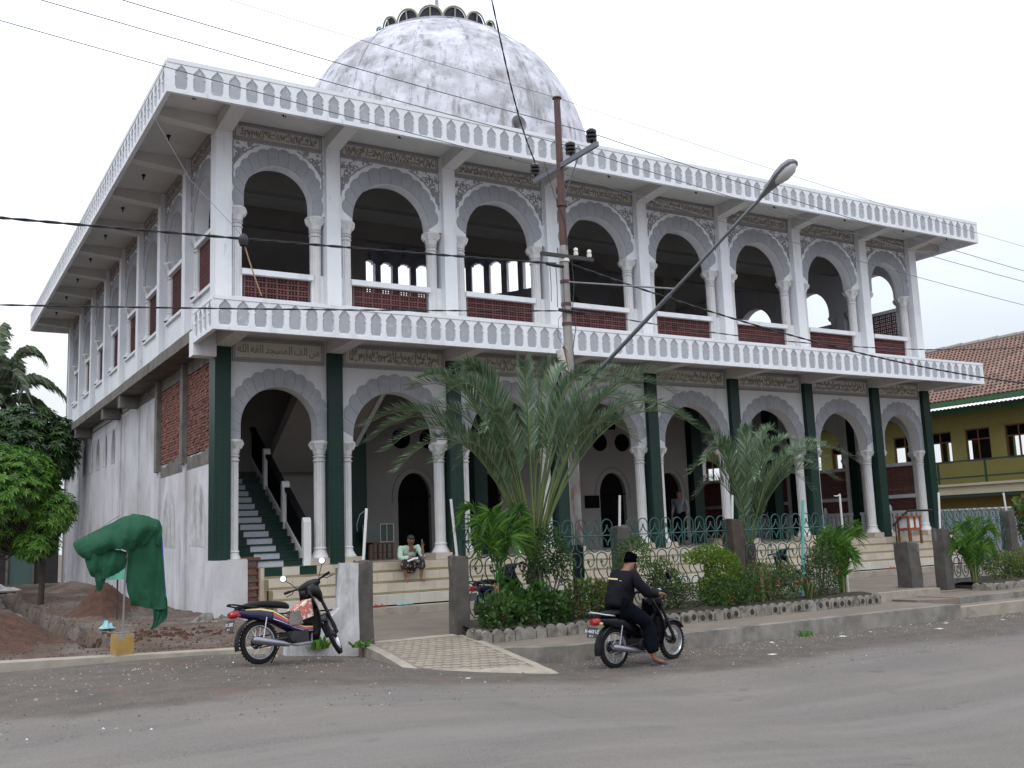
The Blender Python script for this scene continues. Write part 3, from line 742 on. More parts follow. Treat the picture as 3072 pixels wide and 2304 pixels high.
# floor slab, balcony slab, roof slab with the round opening
CX, CY, RD = 12.1, 12.0, 5.945
def ring_slab(name, x0, x1, y0, y1, z0, z1, mt, r=None):
    mb = MB(); n = 64
    if r is None: mb.box(x0, x1, y0, y1, z0, z1)
    else:
        inn = []; out = []
        for k in range(n):
            a = 2*pi*k/n+pi/n; dx, dy = cos(a), sin(a); inn.append((CX+r*dx, CY+r*dy))
            t = min((x1-CX)/dx if dx > 0 else (x0-CX)/dx, (y1-CY)/dy if dy > 0 else (y0-CY)/dy); out.append((CX+dx*t, CY+dy*t))
        for (cx_, cy_) in ((x0, y0), (x1, y0), (x1, y1), (x0, y1)):      # snap the nearest ray to the corner
            k = min(range(n), key=lambda i: (out[i][0]-cx_)**2+(out[i][1]-cy_)**2); out[k] = (cx_, cy_)
        vs = [(a, b, z0) for a, b in inn]+[(a, b, z0) for a, b in out]+[(a, b, z1) for a, b in inn]+[(a, b, z1) for a, b in out]; fs = []
        for k in range(n):
            j = (k+1) % n; fs += [(k, n+k, n+j, j), (2*n+k, 2*n+j, 3*n+j, 3*n+k), (k, j, 2*n+j, 2*n+k), (n+k, 3*n+k, 3*n+j, n+j)]
        mb.add(vs, fs)
    return mb.build(name, mt, mosque)
RX0, RX1, RY0, RY1 = -1.45, 26.34, -1.52, 25.2
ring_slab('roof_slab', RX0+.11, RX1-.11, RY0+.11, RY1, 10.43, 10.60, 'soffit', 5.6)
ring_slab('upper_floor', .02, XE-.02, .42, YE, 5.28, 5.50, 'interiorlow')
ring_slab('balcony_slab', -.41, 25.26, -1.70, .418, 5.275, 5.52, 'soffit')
ring_slab('ground_floor', .9, XE, -.44, YE, -1.2, 0.0, 'cream')
# brackets under balcony and roof
for i, x in enumerate(PXS):
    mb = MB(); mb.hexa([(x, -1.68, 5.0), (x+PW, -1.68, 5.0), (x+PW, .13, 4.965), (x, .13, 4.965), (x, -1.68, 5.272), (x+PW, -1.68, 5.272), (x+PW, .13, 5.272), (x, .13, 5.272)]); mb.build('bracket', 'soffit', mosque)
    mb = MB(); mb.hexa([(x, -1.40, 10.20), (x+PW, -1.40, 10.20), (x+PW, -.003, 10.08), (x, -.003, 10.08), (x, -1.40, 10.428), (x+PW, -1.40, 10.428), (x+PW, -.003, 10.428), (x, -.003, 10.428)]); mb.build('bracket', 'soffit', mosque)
for k in range(0, 9):
    y = k*SB
    if k: 
        mb = MB(); mb.hexa([(-1.33, y, 10.20), (-.003, y, 10.08), (-.003, y+PW, 10.08), (-1.33, y+PW, 10.20), (-1.33, y, 10.428), (-.003, y, 10.428), (-.003, y+PW, 10.428), (-1.33, y+PW, 10.428)]); mb.build('bracket', 'soffit', mosque)
    else:
        mb = MB(); mb.hexa([(-1.33, .02, 10.20), (-.003, .02, 10.08), (-.003, PW, 10.08), (-1.33, PW, 10.20), (-1.33, .02, 10.428), (-.003, .02, 10.428), (-.003, PW, 10.428), (-1.33, PW, 10.428)]); mb.build('bracket', 'soffit', mosque)
for k in (0, 3, 8):
    mb = MB(); mb.hexa([(XE+.003, k*SB+.02, 10.08), (26.2, k*SB+.02, 10.2), (26.2, k*SB+PW, 10.2), (XE+.003, k*SB+PW, 10.08), (XE+.003, k*SB+.02, 10.428), (26.2, k*SB+.02, 10.428), (26.2, k*SB+PW, 10.428), (XE+.003, k*SB+PW, 10.428)]); mb.build('bracket', 'soffit', mosque)
# stub beam under the balcony's left end, slab edge and stubs along the left side
mb = MB(); mb.box(-.52, -.004, -.14, .22, 4.70, 5.27); mb.build('stub_beam', 'white', mosque)
mb = MB(); mb.use('slab'); seg = 40
for i in range(seg):
    y0, y1 = lerp(.24, YE+.25, i/seg), lerp(.24, YE+.25, (i+1)/seg); j0 = .02*nz2(y0, 1, 1.7); j1 = .02*nz2(y1, 1, 1.7)
    mb.hexa([(-.50+j0, y0, 5.06+j0), (.1, y0, 5.06), (.1, y1, 5.06), (-.50+j1, y1, 5.06+j1), (-.48+j0, y0, 5.35), (.1, y0, 5.35), (.1, y1, 5.35), (-.48+j1, y1, 5.35)])
mb.build('slab_edge', parent=mosque)
for k in (3, 4, 6, 8):
    mb = MB(); mb.box(-.47, .09, k*SB, k*SB+.34, 4.70, 5.055); mb.build('stub_beam', 'slab', mosque)

# fascias with their niches
def niche_mesh():
    mb = MB(); hw_, h = .122, .50; b = 0
    pts = [(-hw_*.8, b), (-hw_, .07), (-hw_, .27), (-hw_*.82, .285), (-hw_*.96, .305), (-hw_, .335), (-hw_*.93, .385), (-hw_*.6, .44), (0, h), (hw_*.6, .44), (hw_*.93, .385), (hw_, .335), (hw_*.96, .305), (hw_*.82, .285), (hw_, .27), (hw_, .07), (hw_*.8, b)]
    n = len(pts); w_ = .002
    mb.use('niche'); mb.add([(x, w_, z) for x, z in pts], [tuple(range(n))])
    fr = [(x*1.22, z*1.06-.012) for x, z in pts]
    return mb.mesh('niche')
def fascia_strip(name, p0, p1, z0, z1, zn, count, first, pitch, capz, th=.10):
    """fascia as boxes round real recesses; p0->p1 runs left to right seen from outside; local frame u along, w inward"""
    d = Vector((p1[0]-p0[0], p1[1]-p0[1])); Lg = d.length; rz = atan2(d.y, d.x)
    mb = MB(); rec = .028; hw_ = .135
    mb.box(0, Lg, rec, th, z0, z1); mb.box(0, Lg, 0, rec, z0, zn-.03); mb.box(0, Lg, -.012, rec, capz, z1)
    x = 0
    for i in range(count+1):
        c0 = first+(i-1)*pitch+hw_ if i else 0; c1 = first+i*pitch-hw_ if i < count else Lg
        mb.box(c0, c1, 0, rec, zn-.03, capz)
    # pointed heads: two corner wedges per niche so that the recess is arched
    for i in range(count):
        c = first+i*pitch
        for s in (-1, 1):
            poly = [(c+s*hw_, capz), (c+s*hw_, zn+.345), (c+s*hw_*.92, zn+.395), (c+s*hw_*.55, zn+.46), (c+s*.004, zn+.53), (c+s*.004, capz)]
            poly = [p for p in poly if p[1] <= capz+1e-6]
            if s > 0: poly = poly[::-1]
            mb.prism(poly, .001, rec)
            nb = [(c+s*hw_, zn+.27), (c+s*hw_, zn+.315), (c+s*hw_*.80, zn+.292)]
            mb.prism(nb if s < 0 else nb[::-1], .001, rec)
            cb = [(c+s*hw_, zn-.03), (c+s*hw_, zn+.06), (c+s*hw_*.72, zn-.03)]
            mb.prism(cb if s < 0 else cb[::-1], .001, rec)
    f = mb.build(name, 'white', mosque, (p0[0], p0[1], 0), rz, fixn=False)
    me = cached('niche', niche_mesh)
    for i in range(count):
        o = part('niche', me, f, (first+i*pitch, rec-.004, zn))
    return f
fascia_strip('roof_fascia', (RX0, RY0), (RX1, RY0), 10.10, 10.86, 10.21, 72, .30, .3829, 10.76)
fascia_strip('roof_fascia', (RX0, RY1), (RX0, RY0+.1003), 10.10, 10.86, 10.21, 69, .30, .3829, 10.76)
fascia_strip('balcony_fascia', (-.52, -1.81), (25.37, -1.81), 4.965, 5.685, 5.08, 68, .25, .3782, 5.61)
fascia_strip('balcony_fascia', (-.52, -.1405), (-.52, -1.7097), 4.965, 5.685, 5.08, 4, .24, .3782, 5.61)
mb = MB(); mb.box(RX1-.1, RX1, RY0+.1, RY1, 10.10, 10.86); mb.build('roof_fascia', 'white', mosque)
mb = MB(); mb.box(RX0+.1, RX1-.1, RY1, RY1+.1, 10.10, 10.86); mb.build('roof_fascia', 'white', mosque)
mb = MB(); mb.box(25.27, 25.37, -1.71, .1, 4.965, 5.685); mb.build('balcony_fascia', 'white', mosque)
# soffit hooks
hk = MB(); hk.tube([(0, 0, 0), (0, 0, -.05)], .05, 8); hk.tube([(0, 0, -.04), (0, 0, -.13)], .018, 6); hk.tube([(-.04, 0, -.10), (.04, 0, -.10), (.05, 0, -.14)], .012, 5)
hme = hk.mesh('soffit_hook', 'engine')
for i in range(8): part('soffit_hook', hme, mosque, ((PXS[i]+PXS[i+1]+PW)/2-.2, -.85, 10.43))
part('soffit_hook', hme, mosque, (-.75, -.9, 10.43)); part('soffit_hook', hme, mosque, (25.5, -.85, 10.43))
for k in range(8): part('soffit_hook', hme, mosque, (-.72, k*SB+1.67, 10.43), rz=pi/2)

# lower left wall: plaster, exposed brick, pilasters, niches
def left_wall():
    wl = part('side_wall', None, mosque) if False else None
    mb = MB(); X = .12
    # plaster sheets, broken round the brick zone  (y .5-6, z 2.72-4.75) and the blind lancets
    LY = [13.42, 14.98, 16.55, 18.1, 19.68, 21.15, 22.7, 24.05]; LW = .38
    mb.use('dirtywall')
    mb.box(X, X+.3, .5, 6.05, -1.3, 2.72); mb.box(X+.05, X+.3, .5, 6.05, 2.72, 4.75); mb.use('concrete'); mb.box(X-.02, X+.3, .5, 9.0, 4.75, 5.058)
    mb.use('dirtywall'); mb.box(X, X+.3, 6.30, 12.9, -1.3, 4.748); mb.box(X, X+.3, 6.05, 6.30, -1.3, 4.748)
    mb.use('whitewall'); mb.box(X, X+.3, 9.0, 12.9, 4.748, 5.058); mb.box(X, X+.3, 12.9, YE, 4.56, 5.058)
    mb.use('dirtywall'); mb.box(X, X+.3, 12.9, YE, -1.3, 3.40)
    ys = [12.9]
    for c in LY:
        mb.box(X, X+.3, ys[-1], c-LW, 3.40, 4.56); ys.append(c+LW)
    mb.box(X, X+.3, min(ys[-1], YE), YE, 3.40, 4.56) if ys[-1] < YE else None
    w_ = mb.build('side_wall', parent=mosque)
    n = 8
    for c in LY:
        nb = MB()
        nb.use('interiorlow'); nb.box(X+.14, X+.2, c-LW, c+LW, 3.40, 4.56); nb.use('dirtywall')
        for s in (-1, 1):
            poly = [(c+s*LW, 4.56), (c+s*LW, 3.85)]+[(c+s*LW*cos(a*pi/2/n), 3.85+.68*sin(a*pi/2/n)) for a in range(1, n+1)]+[(c, 4.56)]
            nb.prism(poly if s > 0 else poly[::-1], X, X+.14, 'yz')
        nb.prism([(c-LW, 3.40), (c+LW, 3.40), (c+LW, 3.43), (c-LW, 3.43)], X-.02, X+.1, 'yz')
        nb.build('blind_lancet', parent=w_, fixn=True)
    st = MB(); st.box(X-.03, X, 6.4, YE, 4.86, 4.88); st.build('string_course', 'slab', w_)
    # ragged lower lip of plaster under the bricks
    rg = MB(); n = 60; vs = []
    for i in range(n+1):
        y = lerp(.52, 6.0, i/n); z = 2.72+.05*sin(y*2)+.09*nz2(y, 3, 2.2)+.05*nz2(y, 8, 9); vs += [(X-.012, y, 2.4), (X-.03, y, z), (X+.06, y, z+.02)]
    rg.add(vs, [(3*i, 3*i+1, 3*i+4, 3*i+3) for i in range(n)]+[(3*i+1, 3*i+2, 3*i+5, 3*i+4) for i in range(n)]); rg.build('broken_plaster', 'concrete', w_)
    # old blind arches drawn as flat, patchy darker fills low on the wall
    for c in (1.95, 4.95):
        am = MB(); pts = []
        for k in range(15):
            a = pi*k/14; pts.append((X-.002, c+.72*cos(a), .95+1.08*sin(a)))
        pts = [(X-.002, c+.72, .55)]+pts+[(X-.002, c-.72, .50)]
        am.use('concrete')
        am.add([(X-.006, p[1], p[2]) for p in pts], [tuple(range(len(pts)))]); am.mats = ['concrete2']
        am.build('blind_arch', parent=w_)
    # lower pilasters
    for k, zt, zb in ((1, 5.05, -1.2), (2, 5.05, -1.2)):
        pm = MB(); pm.use('concrete'); pm.box(-.02, X-.001, k*SB, k*SB+.30, 2.55, zt); pm.use('dirtywall'); pm.box(.06, X-.001, k*SB, k*SB+.26, zb, 2.55); pm.build('pilaster', parent=w_)
    for k in (3, 4, 5, 6, 7):
        pm = MB(); pm.box(.075 if k < 5 else .108, X-.001, k*SB, k*SB+.26, -1.2, 4.86); pm.build('pilaster', 'dirtywall', w_)
    pm = MB(); pm.box(.04, .4, YE-.02, YE+.36, -1.2, 5.05); pm.build('pilaster', 'dirtywall', w_)
    # bricks, one by one near the front, the rest joined
    bl, bh, g = .205, .058, .013
    bm_ = cached('brickm', lambda: (lambda q: (q.box(0, .06, 0, bl, 0, bh), q.mesh('brick', 'brick'))[1])(MB()))
    rest = MB(); cnt = 0
    courses = int((4.74-2.75)/(bh+g))
    mb2 = MB(); mb2.box(X+.035, X+.06, .5, 6.0, 2.6, 4.75); mb2.build('mortar_bed', 'brickmortar', w_)
    for jj in range(courses):
        z = 2.74+jj*(bh+g); y = .5-(bl/2 if jj % 2 else 0)
        while y < 6.0:
            y0 = max(y, .52); y1 = min(y+bl, 5.98)
            if y1-y0 > .05 and not any(abs((y0+y1)/2-(k*SB+.15)) < .12 for k in (1, 2)):
                if cnt < 300 and (jj % 2 == 0 or y < 3):
                    o = part('brick', bm_, w_, (X-.008-rnd.random()*.022, y0, z+rnd.uniform(-.006, .006))); o.scale = (1, (y1-y0)/bl, 1); cnt += 1
                else:
                    xx = X-.008-rnd.random()*.022; zz = z+rnd.uniform(-.006, .006); rest.box(xx, xx+.06, y0, y1, zz, zz+bh)
            y += bl+g
    tag(rest.build('bricks', 'brick', w_), kind='stuff')
M['concrete2'] = mat('patchy_plaster', (.40, .39, .39), .95, (.56, .55, .57), 3.5, stain=[((.12, .11, .11), 3, .5, .7, .2, .8)])  # plaster tone mottled with darker patches
left_wall()
# back wall and interior
mb = MB(); mb.use('interior'); mb.box(0, XE, YE, YE+.3, -1.2, 10.42); mb.build('back_wall', parent=mosque)
mb = MB(); mb.box(.125, .42, .5, YE, 4.8, 5.27) if False else None
def hall_wall():
    # inner wall of the porch with arched doors and round windows
    Y0, Y1 = 4.4, 4.6; X0, X1 = .45, 17.4; mb = MB()
    doors = [6.95, 9.35, 11.75, 14.15, 16.55]; rw = [13.70, 14.62, 6.55, 7.45, 8.95, 9.85, 11.35, 12.25]
    hwd = .53; zt = 1.72; n = 10
    x = X0
    for c in doors:
        mb.box(x, c-hwd, Y0, Y1, 0, 5.27); mb.box(c-hwd, c+hwd, Y0, Y1, 2.45, 5.27)
        for s in (-1, 1):
            poly = [(c+s*hwd, 2.45), (c+s*hwd, zt)]+[(c+s*hwd*cos(a*pi/2/n), zt+.70*sin(a*pi/2/n)) for a in range(1, n+1)]+[(c, 2.45)]
            mb.prism(poly if s < 0 else poly[::-1], Y0, Y1)
        x = c+hwd
    mb.box(x, X1, Y0, Y1, 0, 5.27)
    wl = mb.build('hall_wall', 'interiorlow', mosque, fixn=True)
    for c in doors:
        d = MB(); d.box(c-hwd+.01, c+hwd-.01, Y1-.05, Y1-.02, .02, 2.42); d.box(c-hwd, c+hwd, Y0+.02, Y0+.05, 1.72, 1.76); d.box(c-.02, c+.02, Y1-.07, Y1-.05, .02, 1.72)
        dd = d.build('door', 'door', wl)
        am = MB(); pts = [(c-.70, Y0-.01, 1.55)]+[(c+.70*cos(pi-pi*k/16), Y0-.01, 1.70+.88*sin(pi*k/16)) for k in range(17)]+[(c+.70, Y0-.01, 1.55)]
        am.tube(pts, .022, 4); am.build('door_arch', 'interiorlow', wl)
    for c in rw:
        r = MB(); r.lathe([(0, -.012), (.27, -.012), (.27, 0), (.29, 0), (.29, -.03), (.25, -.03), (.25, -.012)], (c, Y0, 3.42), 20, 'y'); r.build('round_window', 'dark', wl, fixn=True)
    b = MB(); b.box(13.0, 13.55, Y0-.05, Y0-.01, 1.28, 1.68); tag(b.build('notice_board', 'door', wl))
    b = MB(); b.box(13.95, 14.35, Y0-.05, Y0-.01, 3.85, 4.05); b.build('sign_plate', 'dark', wl)
    s = MB(); s.box(X1-.2, X1, Y1, YE, 0, 5.27); s.build('partition_wall', 'interiorlow', mosque)
hall_wall()
for x, y in ((4.45, 3.0), (8.2, 3.0), (17.5, 4.2), (21.3, 4.2), (17.5, 9), (21.3, 9), (21.3, 14)):
    mb = MB(); mb.box(x, x+.42, y, y+.42, 0, 5.27); mb.build('inner_pillar', 'greentile', mosque)
mb = MB(); mb.box(.45, XE, 3.0, 3.3, 4.75, 5.272); mb.build('ceiling_beam', 'interiorlow', mosque)
for x in PXS[1:8]:
    mb = MB(); mb.box(x, x+.3, .52, 4.39, 4.85, 5.272); mb.build('ceiling_beam', 'interiorlow', mosque)
for x, y in ((5.72, 6), (18.2, 6), (6.2, 18), (18.2, 18)):
    mb = MB(); mb.box(x, x+.5, y, y+.5, 5.5, 10.42); mb.build('inner_pillar', 'interior', mosque)
for y in (3.0, 5.96):
    mb = MB(); mb.box(.52, XE-.52, y, y+.3, 9.85, 10.425); mb.build('ceiling_beam', 'interior', mosque)
# inner dark ceiling lining of the upper hall and floor lining
# right side, lower floor
def right_low():
    cw = SB-PW; hw, zs, zc, ohw, zoc = arch_shape(cw, 'low'); cu = cw/2
    for k in range(8):
        a = part('arch', cached(('am', cw, 'low'), lambda: arch_mesh(cw, 'low', 5.27)), mosque, (XE, k*SB+PW, 0), pi/2)
        mb = MB(); mb.box(cu-hw-.02, cu+hw+.02, .20, .40, 0, .12); rl = cached('rlow', lambda: mb.mesh('rail', 'white'))
        for z0 in (1.30, 2.42): part('rail', rl, a, (0, 0, z0))
        grille(a, cu-hw, cu+hw, 1.43, 2.41, .27, rows=8, blocks=False); grille(a, cu-hw, cu+hw, .05, 1.29, .27, rows=9, blocks=False)
        for s in (-1, 1): column(a, cu+s*(hw+.13), .32, .15, 2.88)
        if k < 3:
            bl = MB(); bl.box(.0, cw, .46, .56, .76, .86); bl.box(0, cw, .46, .56, 0, .08); x = .06
            while x < cw: bl.box(x, x+.13, .48, .54, .08, .76); x += .20
            bl.lathe([(.07, .80), (.07, .95), (.05, 1.05), (0, 1.10)], (cu, .51, 0), 10)
            part('balustrade', cached('blr', lambda: bl.mesh('balustrade', 'white')), a)
    for k in range(1, 9):
        mb = MB(); mb.box(XE-.5, XE, k*SB, k*SB+PW, 0, 5.27); mb.build('pillar', 'greentile', mosque)
right_low()
# front steps with tiled risers
def steps():
    ys = [-.45, -.75, -1.05, -1.35]; zt = [0, -.24, -.475, -.71]; X0, X1 = .98, XE
    for k in range(4):
        mb = MB(); z0 = zt[k+1] if k < 3 else -.925
        ybk = ys[k]+.012
        mb.use('steptread'); mb.box(X0, X1, ybk, ybk+.4, -1.2, zt[k]-.012)
        st = mb.build('step', parent=mosque)
        tw = .40; x = X0+(.13*k) % .3
        xx = X0
        edges = [X0]
        while x < X1-.1: x += tw; edges.append(min(x, X1))
        for i in range(len(edges)-1):
            a, b = edges[i], edges[i+1]
            mt = 'cream' if k < 3 else 'creamgrey'
            if k == 0 and b < 2.45: mt = 'greentile' if not (1.25 < (a+b)/2 < 1.85) else 'creamgrey'
            t = MB(); t.box(a+.003, b-.003, ys[k], ybk-.001, z0+(.055 if k < 3 else .0), zt[k]); t.box(a+.003, b-.003, ybk-.001, ybk+.33, zt[k]-.011, zt[k]); t.build('tile', mt, st)
        dk = MB(); dk.box(X0, X1, ybk-.008, ybk-.002, z0-.0, z0+.055); dk.build('riser_foot_band', 'steptread', st)  # darker band along the foot of the riser
    mb = MB(); mb.use('dark'); mb.box(X0, X1, -1.36, -1.2, -.955, -.925); mb.use('cement'); mb.box(X0, X1, -1.75, -1.2, -1.2, -.955); mb.build('kerb_step', parent=mosque)
steps()
# corner base with broken brick end
mb = MB(); mb.use('dirtywall'); mb.box(-.06, .64, -.36, .52, -1.4, .195); mb.use('cream'); mb.box(.3, .95, -.30, .5, .195, .215)
cb = mb.build('corner_base', parent=mosque)
z = -1.15; j = 0
while z < .18:
    for y0 in (-.34, -.12, .1):
        o = MB(); o.box(.64, .90+rnd.uniform(-.05, .06), y0+(.0 if j % 2 else .05), y0+.205, z, z+.062); o.build('brick', 'brick', cb)
    z += .078; j += 1
mb = MB(); mb.box(.64, .84, -.32, .48, -1.2, .17); mb.build('mortar_bed', 'brickmortar', cb)
# staircase in the first bay
def stairs():
    st = part('staircase', (lambda q: (q.use('interiorlow'), q.hexa([(.56, .30, -.1), (2.06, .30, -.1), (2.06, 4.2, 2.2), (.56, 4.2, 2.2), (.56, .30, .0), (2.06, .30, .0), (2.06, 4.2, 2.38), (.56, 4.2, 2.38)]), q.mesh('staircase'))[-1])(MB()), mosque)
    n = 14
    for k in range(n):
        y = .18+k*.275; z0 = k*.172; z1 = z0+.172
        for (a, b, mt) in ((.56, 1.02, 'greentile'), (1.02, 1.62, 'stripe_pale'), (1.62, 2.06, 'greentile')):
            t = MB(); t.use(mt); t.box(a+.002, b-.002, y, y+.02, z0+.004, z1-.035); t.use('greentile'); t.box(a+.002, b-.002, y-.02, y+.275, z1-.034, z1); t.build('tile', parent=st)
    for x in (2.10,):
        for k in range(3):
            ya, yb = .12+k*1.5, .12+(k+1)*1.5-.1; za, zb = .0+(ya-.18)*.625, (yb-.18)*.625
            b = MB(); b.use('soffit'); b.hexa([(x, ya, za-.15), (x+.12, ya, za-.15), (x+.12, yb, zb-.15), (x, yb, zb-.15), (x, ya, za+.22), (x+.12, ya, za+.22), (x+.12, yb, zb+.22), (x, yb, zb+.22)])
            b.use('dark'); b.hexa([(x+.04, ya+.1, za+.22), (x+.08, ya+.1, za+.22), (x+.08, yb, zb+.22), (x+.04, yb, zb+.22), (x+.04, ya+.1, za+.95), (x+.08, ya+.1, za+.95), (x+.08, yb, zb+.95), (x+.04, yb, zb+.95)])
            b.use('blackpaint'); b.hexa([(x-.01, ya+.1, za+.95), (x+.13, ya+.1, za+.95), (x+.13, yb, zb+.95), (x-.01, yb, zb+.95), (x-.01, ya+.1, za+1.03), (x+.13, ya+.1, za+1.03), (x+.13, yb, zb+1.03), (x-.01, yb, zb+1.03)])
            b.build('balustrade', parent=st)
            p = MB(); p.prism([(ya-.02, za-.1), (ya+.12, za-.1), (ya+.12, za+1.02), (ya+.09, za+1.10), (ya+.05, za+1.13), (ya+.01, za+1.10), (ya-.02, za+1.02)][::-1], x-.03, x+.15, 'yz'); p.build('newel_post', 'column', st, fixn=True)
    u = MB(); u.hexa([(2.4, 1.0, 4.30), (4.5, 1.0, 4.30), (4.5, 4.1, 2.42), (2.4, 4.1, 2.42), (2.4, 1.0, 4.7), (4.5, 1.0, 4.7), (4.5, 4.1, 2.75), (2.4, 4.1, 2.75)]); u.build('upper_flight', 'interiorlow', st)
    u = MB(); u.box(4.5, 4.62, .9, 4.1, 2.4, 2.7) if False else u.hexa([(4.5, 1.0, 4.25), (4.62, 1.0, 4.25), (4.62, 4.1, 2.36), (4.5, 4.1, 2.36), (4.5, 1.0, 4.85), (4.62, 1.0, 4.85), (4.62, 4.1, 2.9), (4.5, 4.1, 2.9)]); u.build('stringer', 'whitewall', st)
M['stripe_pale'] = mat('pale_terrazzo', (.42, .43, .47), .5, (.34, .35, .39), 30)
stairs()
# dome: drum, ribs, crown
def dome():
    d = MB(); seg = 48
    ZD0, ZD1 = 10.6, 14.9; wn = 8
    for g in range(4):
        a0 = pi/4+g*pi/2
        for i in range(wn):       # group of lancet openings facing each way
            pass
    ri = RD-.25
    def pt(r, t, z): return (CX+r*cos(t), CY+r*sin(t), z)
    def seg_(a, b, z0, z1): d.hexa([pt(ri, a, z0), pt(RD, a, z0), pt(RD, b, z0), pt(ri, b, z0), pt(ri, a, z1), pt(RD, a, z1), pt(RD, b, z1), pt(ri, b, z1)])
    wc = [radians(97.7-8.4*k) for k in range(12, -5, -1)]; hw_ = radians(2.85); cur = wc[-1]+hw_-2*pi
    for c in wc:                      # rear lancet windows, the rest of the drum is blank
        nn = max(1, int((c-hw_-cur)/radians(4))+1)
        for i in range(nn): seg_(cur+(c-hw_-cur)*i/nn, cur+(c-hw_-cur)*(i+1)/nn, ZD0, ZD1)
        for i in range(6):
            a0 = c-hw_+2*hw_*i/6; a1 = a0+2*hw_/6; u = abs((i+.5)/6*2-1)
            seg_(a0, a1, ZD0, 11.25); seg_(a0, a1, 12.48+.28*sqrt(1-u*u), ZD1)
        cur = c+hw_
    dr = d.build('drum', 'domemat', mosque)
    # hemispherical shell
    s = MB(); R = 5.94; m = 24; prof = []
    for i in range(m+1):
        t = (pi/2)*i/m; prof.append((R*cos(t), R*sin(t)))
    s.lathe(prof, (CX, CY, 14.9), 96)
    sh = s.build('dome', 'domemat', mosque, smooth=True)
    for k in range(16):
        a = 2*pi*(k+.35)/16; pts = [(CX+(R+.012)*cos(t)*cos(a), CY+(R+.012)*cos(t)*sin(a), 14.9+(R+.012)*sin(t)*1.0) for t in [pi/2*.76*i/18 for i in range(19)]]
        q = MB(); q.tube(pts, .028, 4); q.build('seam', 'domemat', sh)
    # crown of pointed petals
    rc = 2.42; zc = 14.9+5.43
    cr = MB(); cr.lathe([(rc+.08, -.05), (rc+.12, .05), (rc-.1, .06)], (CX, CY, zc), 48); crown = cr.build('crown_ring', 'domemat', mosque)
    hwp = pi*rc/16
    def petal():
        p = MB(); p.use('leaf_trim'); pts = []
        for i in range(9):
            t = i/8; pts.append((-hwp*cos(t*pi/2)**.8 if t < 1 else 0, -.10*t*t, .50*sin(t*pi/2)))
        left = pts; right = [(-x, y, z) for x, y, z in left[::-1]]
        full = left+right[1:]; p.tube(full, .045, 4); p.tube([(0, -.02, 0), (0, -.10, .50)], .03, 4)
        p.use('dark_violet'); p.add([(x*.93, y+.05, z*.95) for x, y, z in full], [tuple(range(len(full)))])
        return p.mesh('petal')
    pm = petal()
    for k in range(16):
        a = 2*pi*(k+.5)/16-pi/2; part('petal', pm, crown, (CX+rc*cos(a), CY+rc*sin(a), zc), a-pi/2+pi if False else a+pi/2)
    f = MB(); f.lathe([(.5, 0), (.5, .6), (.4, .9), (.15, 1.1), (.08, 1.4), (.06, 2.9), (0, 3.0)], (CX, CY, zc+.25), 24); f.build('finial', 'domemat', mosque, smooth=True)
M['leaf_trim'] = mat('crown_trim', (.36, .37, .28), .8, (.28, .28, .22), 5)
dome()
# bedug drum on the upper floor and horn loudspeaker on the roof
t = thing('large_drum', 'large round pale drum standing behind the fourth upper arch', 'drum', (14.6, 6.0, 5.5))
b = MB(); b.lathe([(0, -.02), (.98, -.02), (1.0, 0), (1.06, .5), (1.0, 1.0), (0, 1.0)], (0, 0, 3.65), 28, 'y'); b.build('drum_head', 'discgrey', t) if False else None
M['discgrey'] = mat('drum_skin', (.16, .165, .17), .7)
b = MB(); b.lathe([(0, -.02), (.82, -.02), (.86, 0), (.92, .4), (.86, .8), (0, .8)], (0, -.4, 3.65), 28, 'y'); b.build('barrel', 'discgrey', t)
b = MB(); b.box(-.7, -.6, -.3, .3, 0, 3.2); b.box(.6, .7, -.3, .3, 0, 3.2); b.box(-.7, .7, -.35, -.25, 2.7, 2.85); b.box(-.7, .7, .25, .35, 2.7, 2.85); b.build('stand', 'wood', t)
t = thing('loudspeaker', 'grey horn loudspeaker mounted on the roof in front of the dome', 'loudspeaker', (8.65, .6, 10.6))
b = MB(); b.lathe([(.02, .38), (.05, .30), (.08, .20), (.13, .08), (.22, -.02), (.245, -.05), (.22, -.04), (.12, .06), (.05, .16), (0, .2)], (0, 0, 1.45), 20, 'y'); b.build('horn', 'lampshell', t, smooth=True)
b = MB(); b.tube([(0, .25, 0), (0, .25, 1.4)], .025, 6); b.build('mast', 'steel', t)

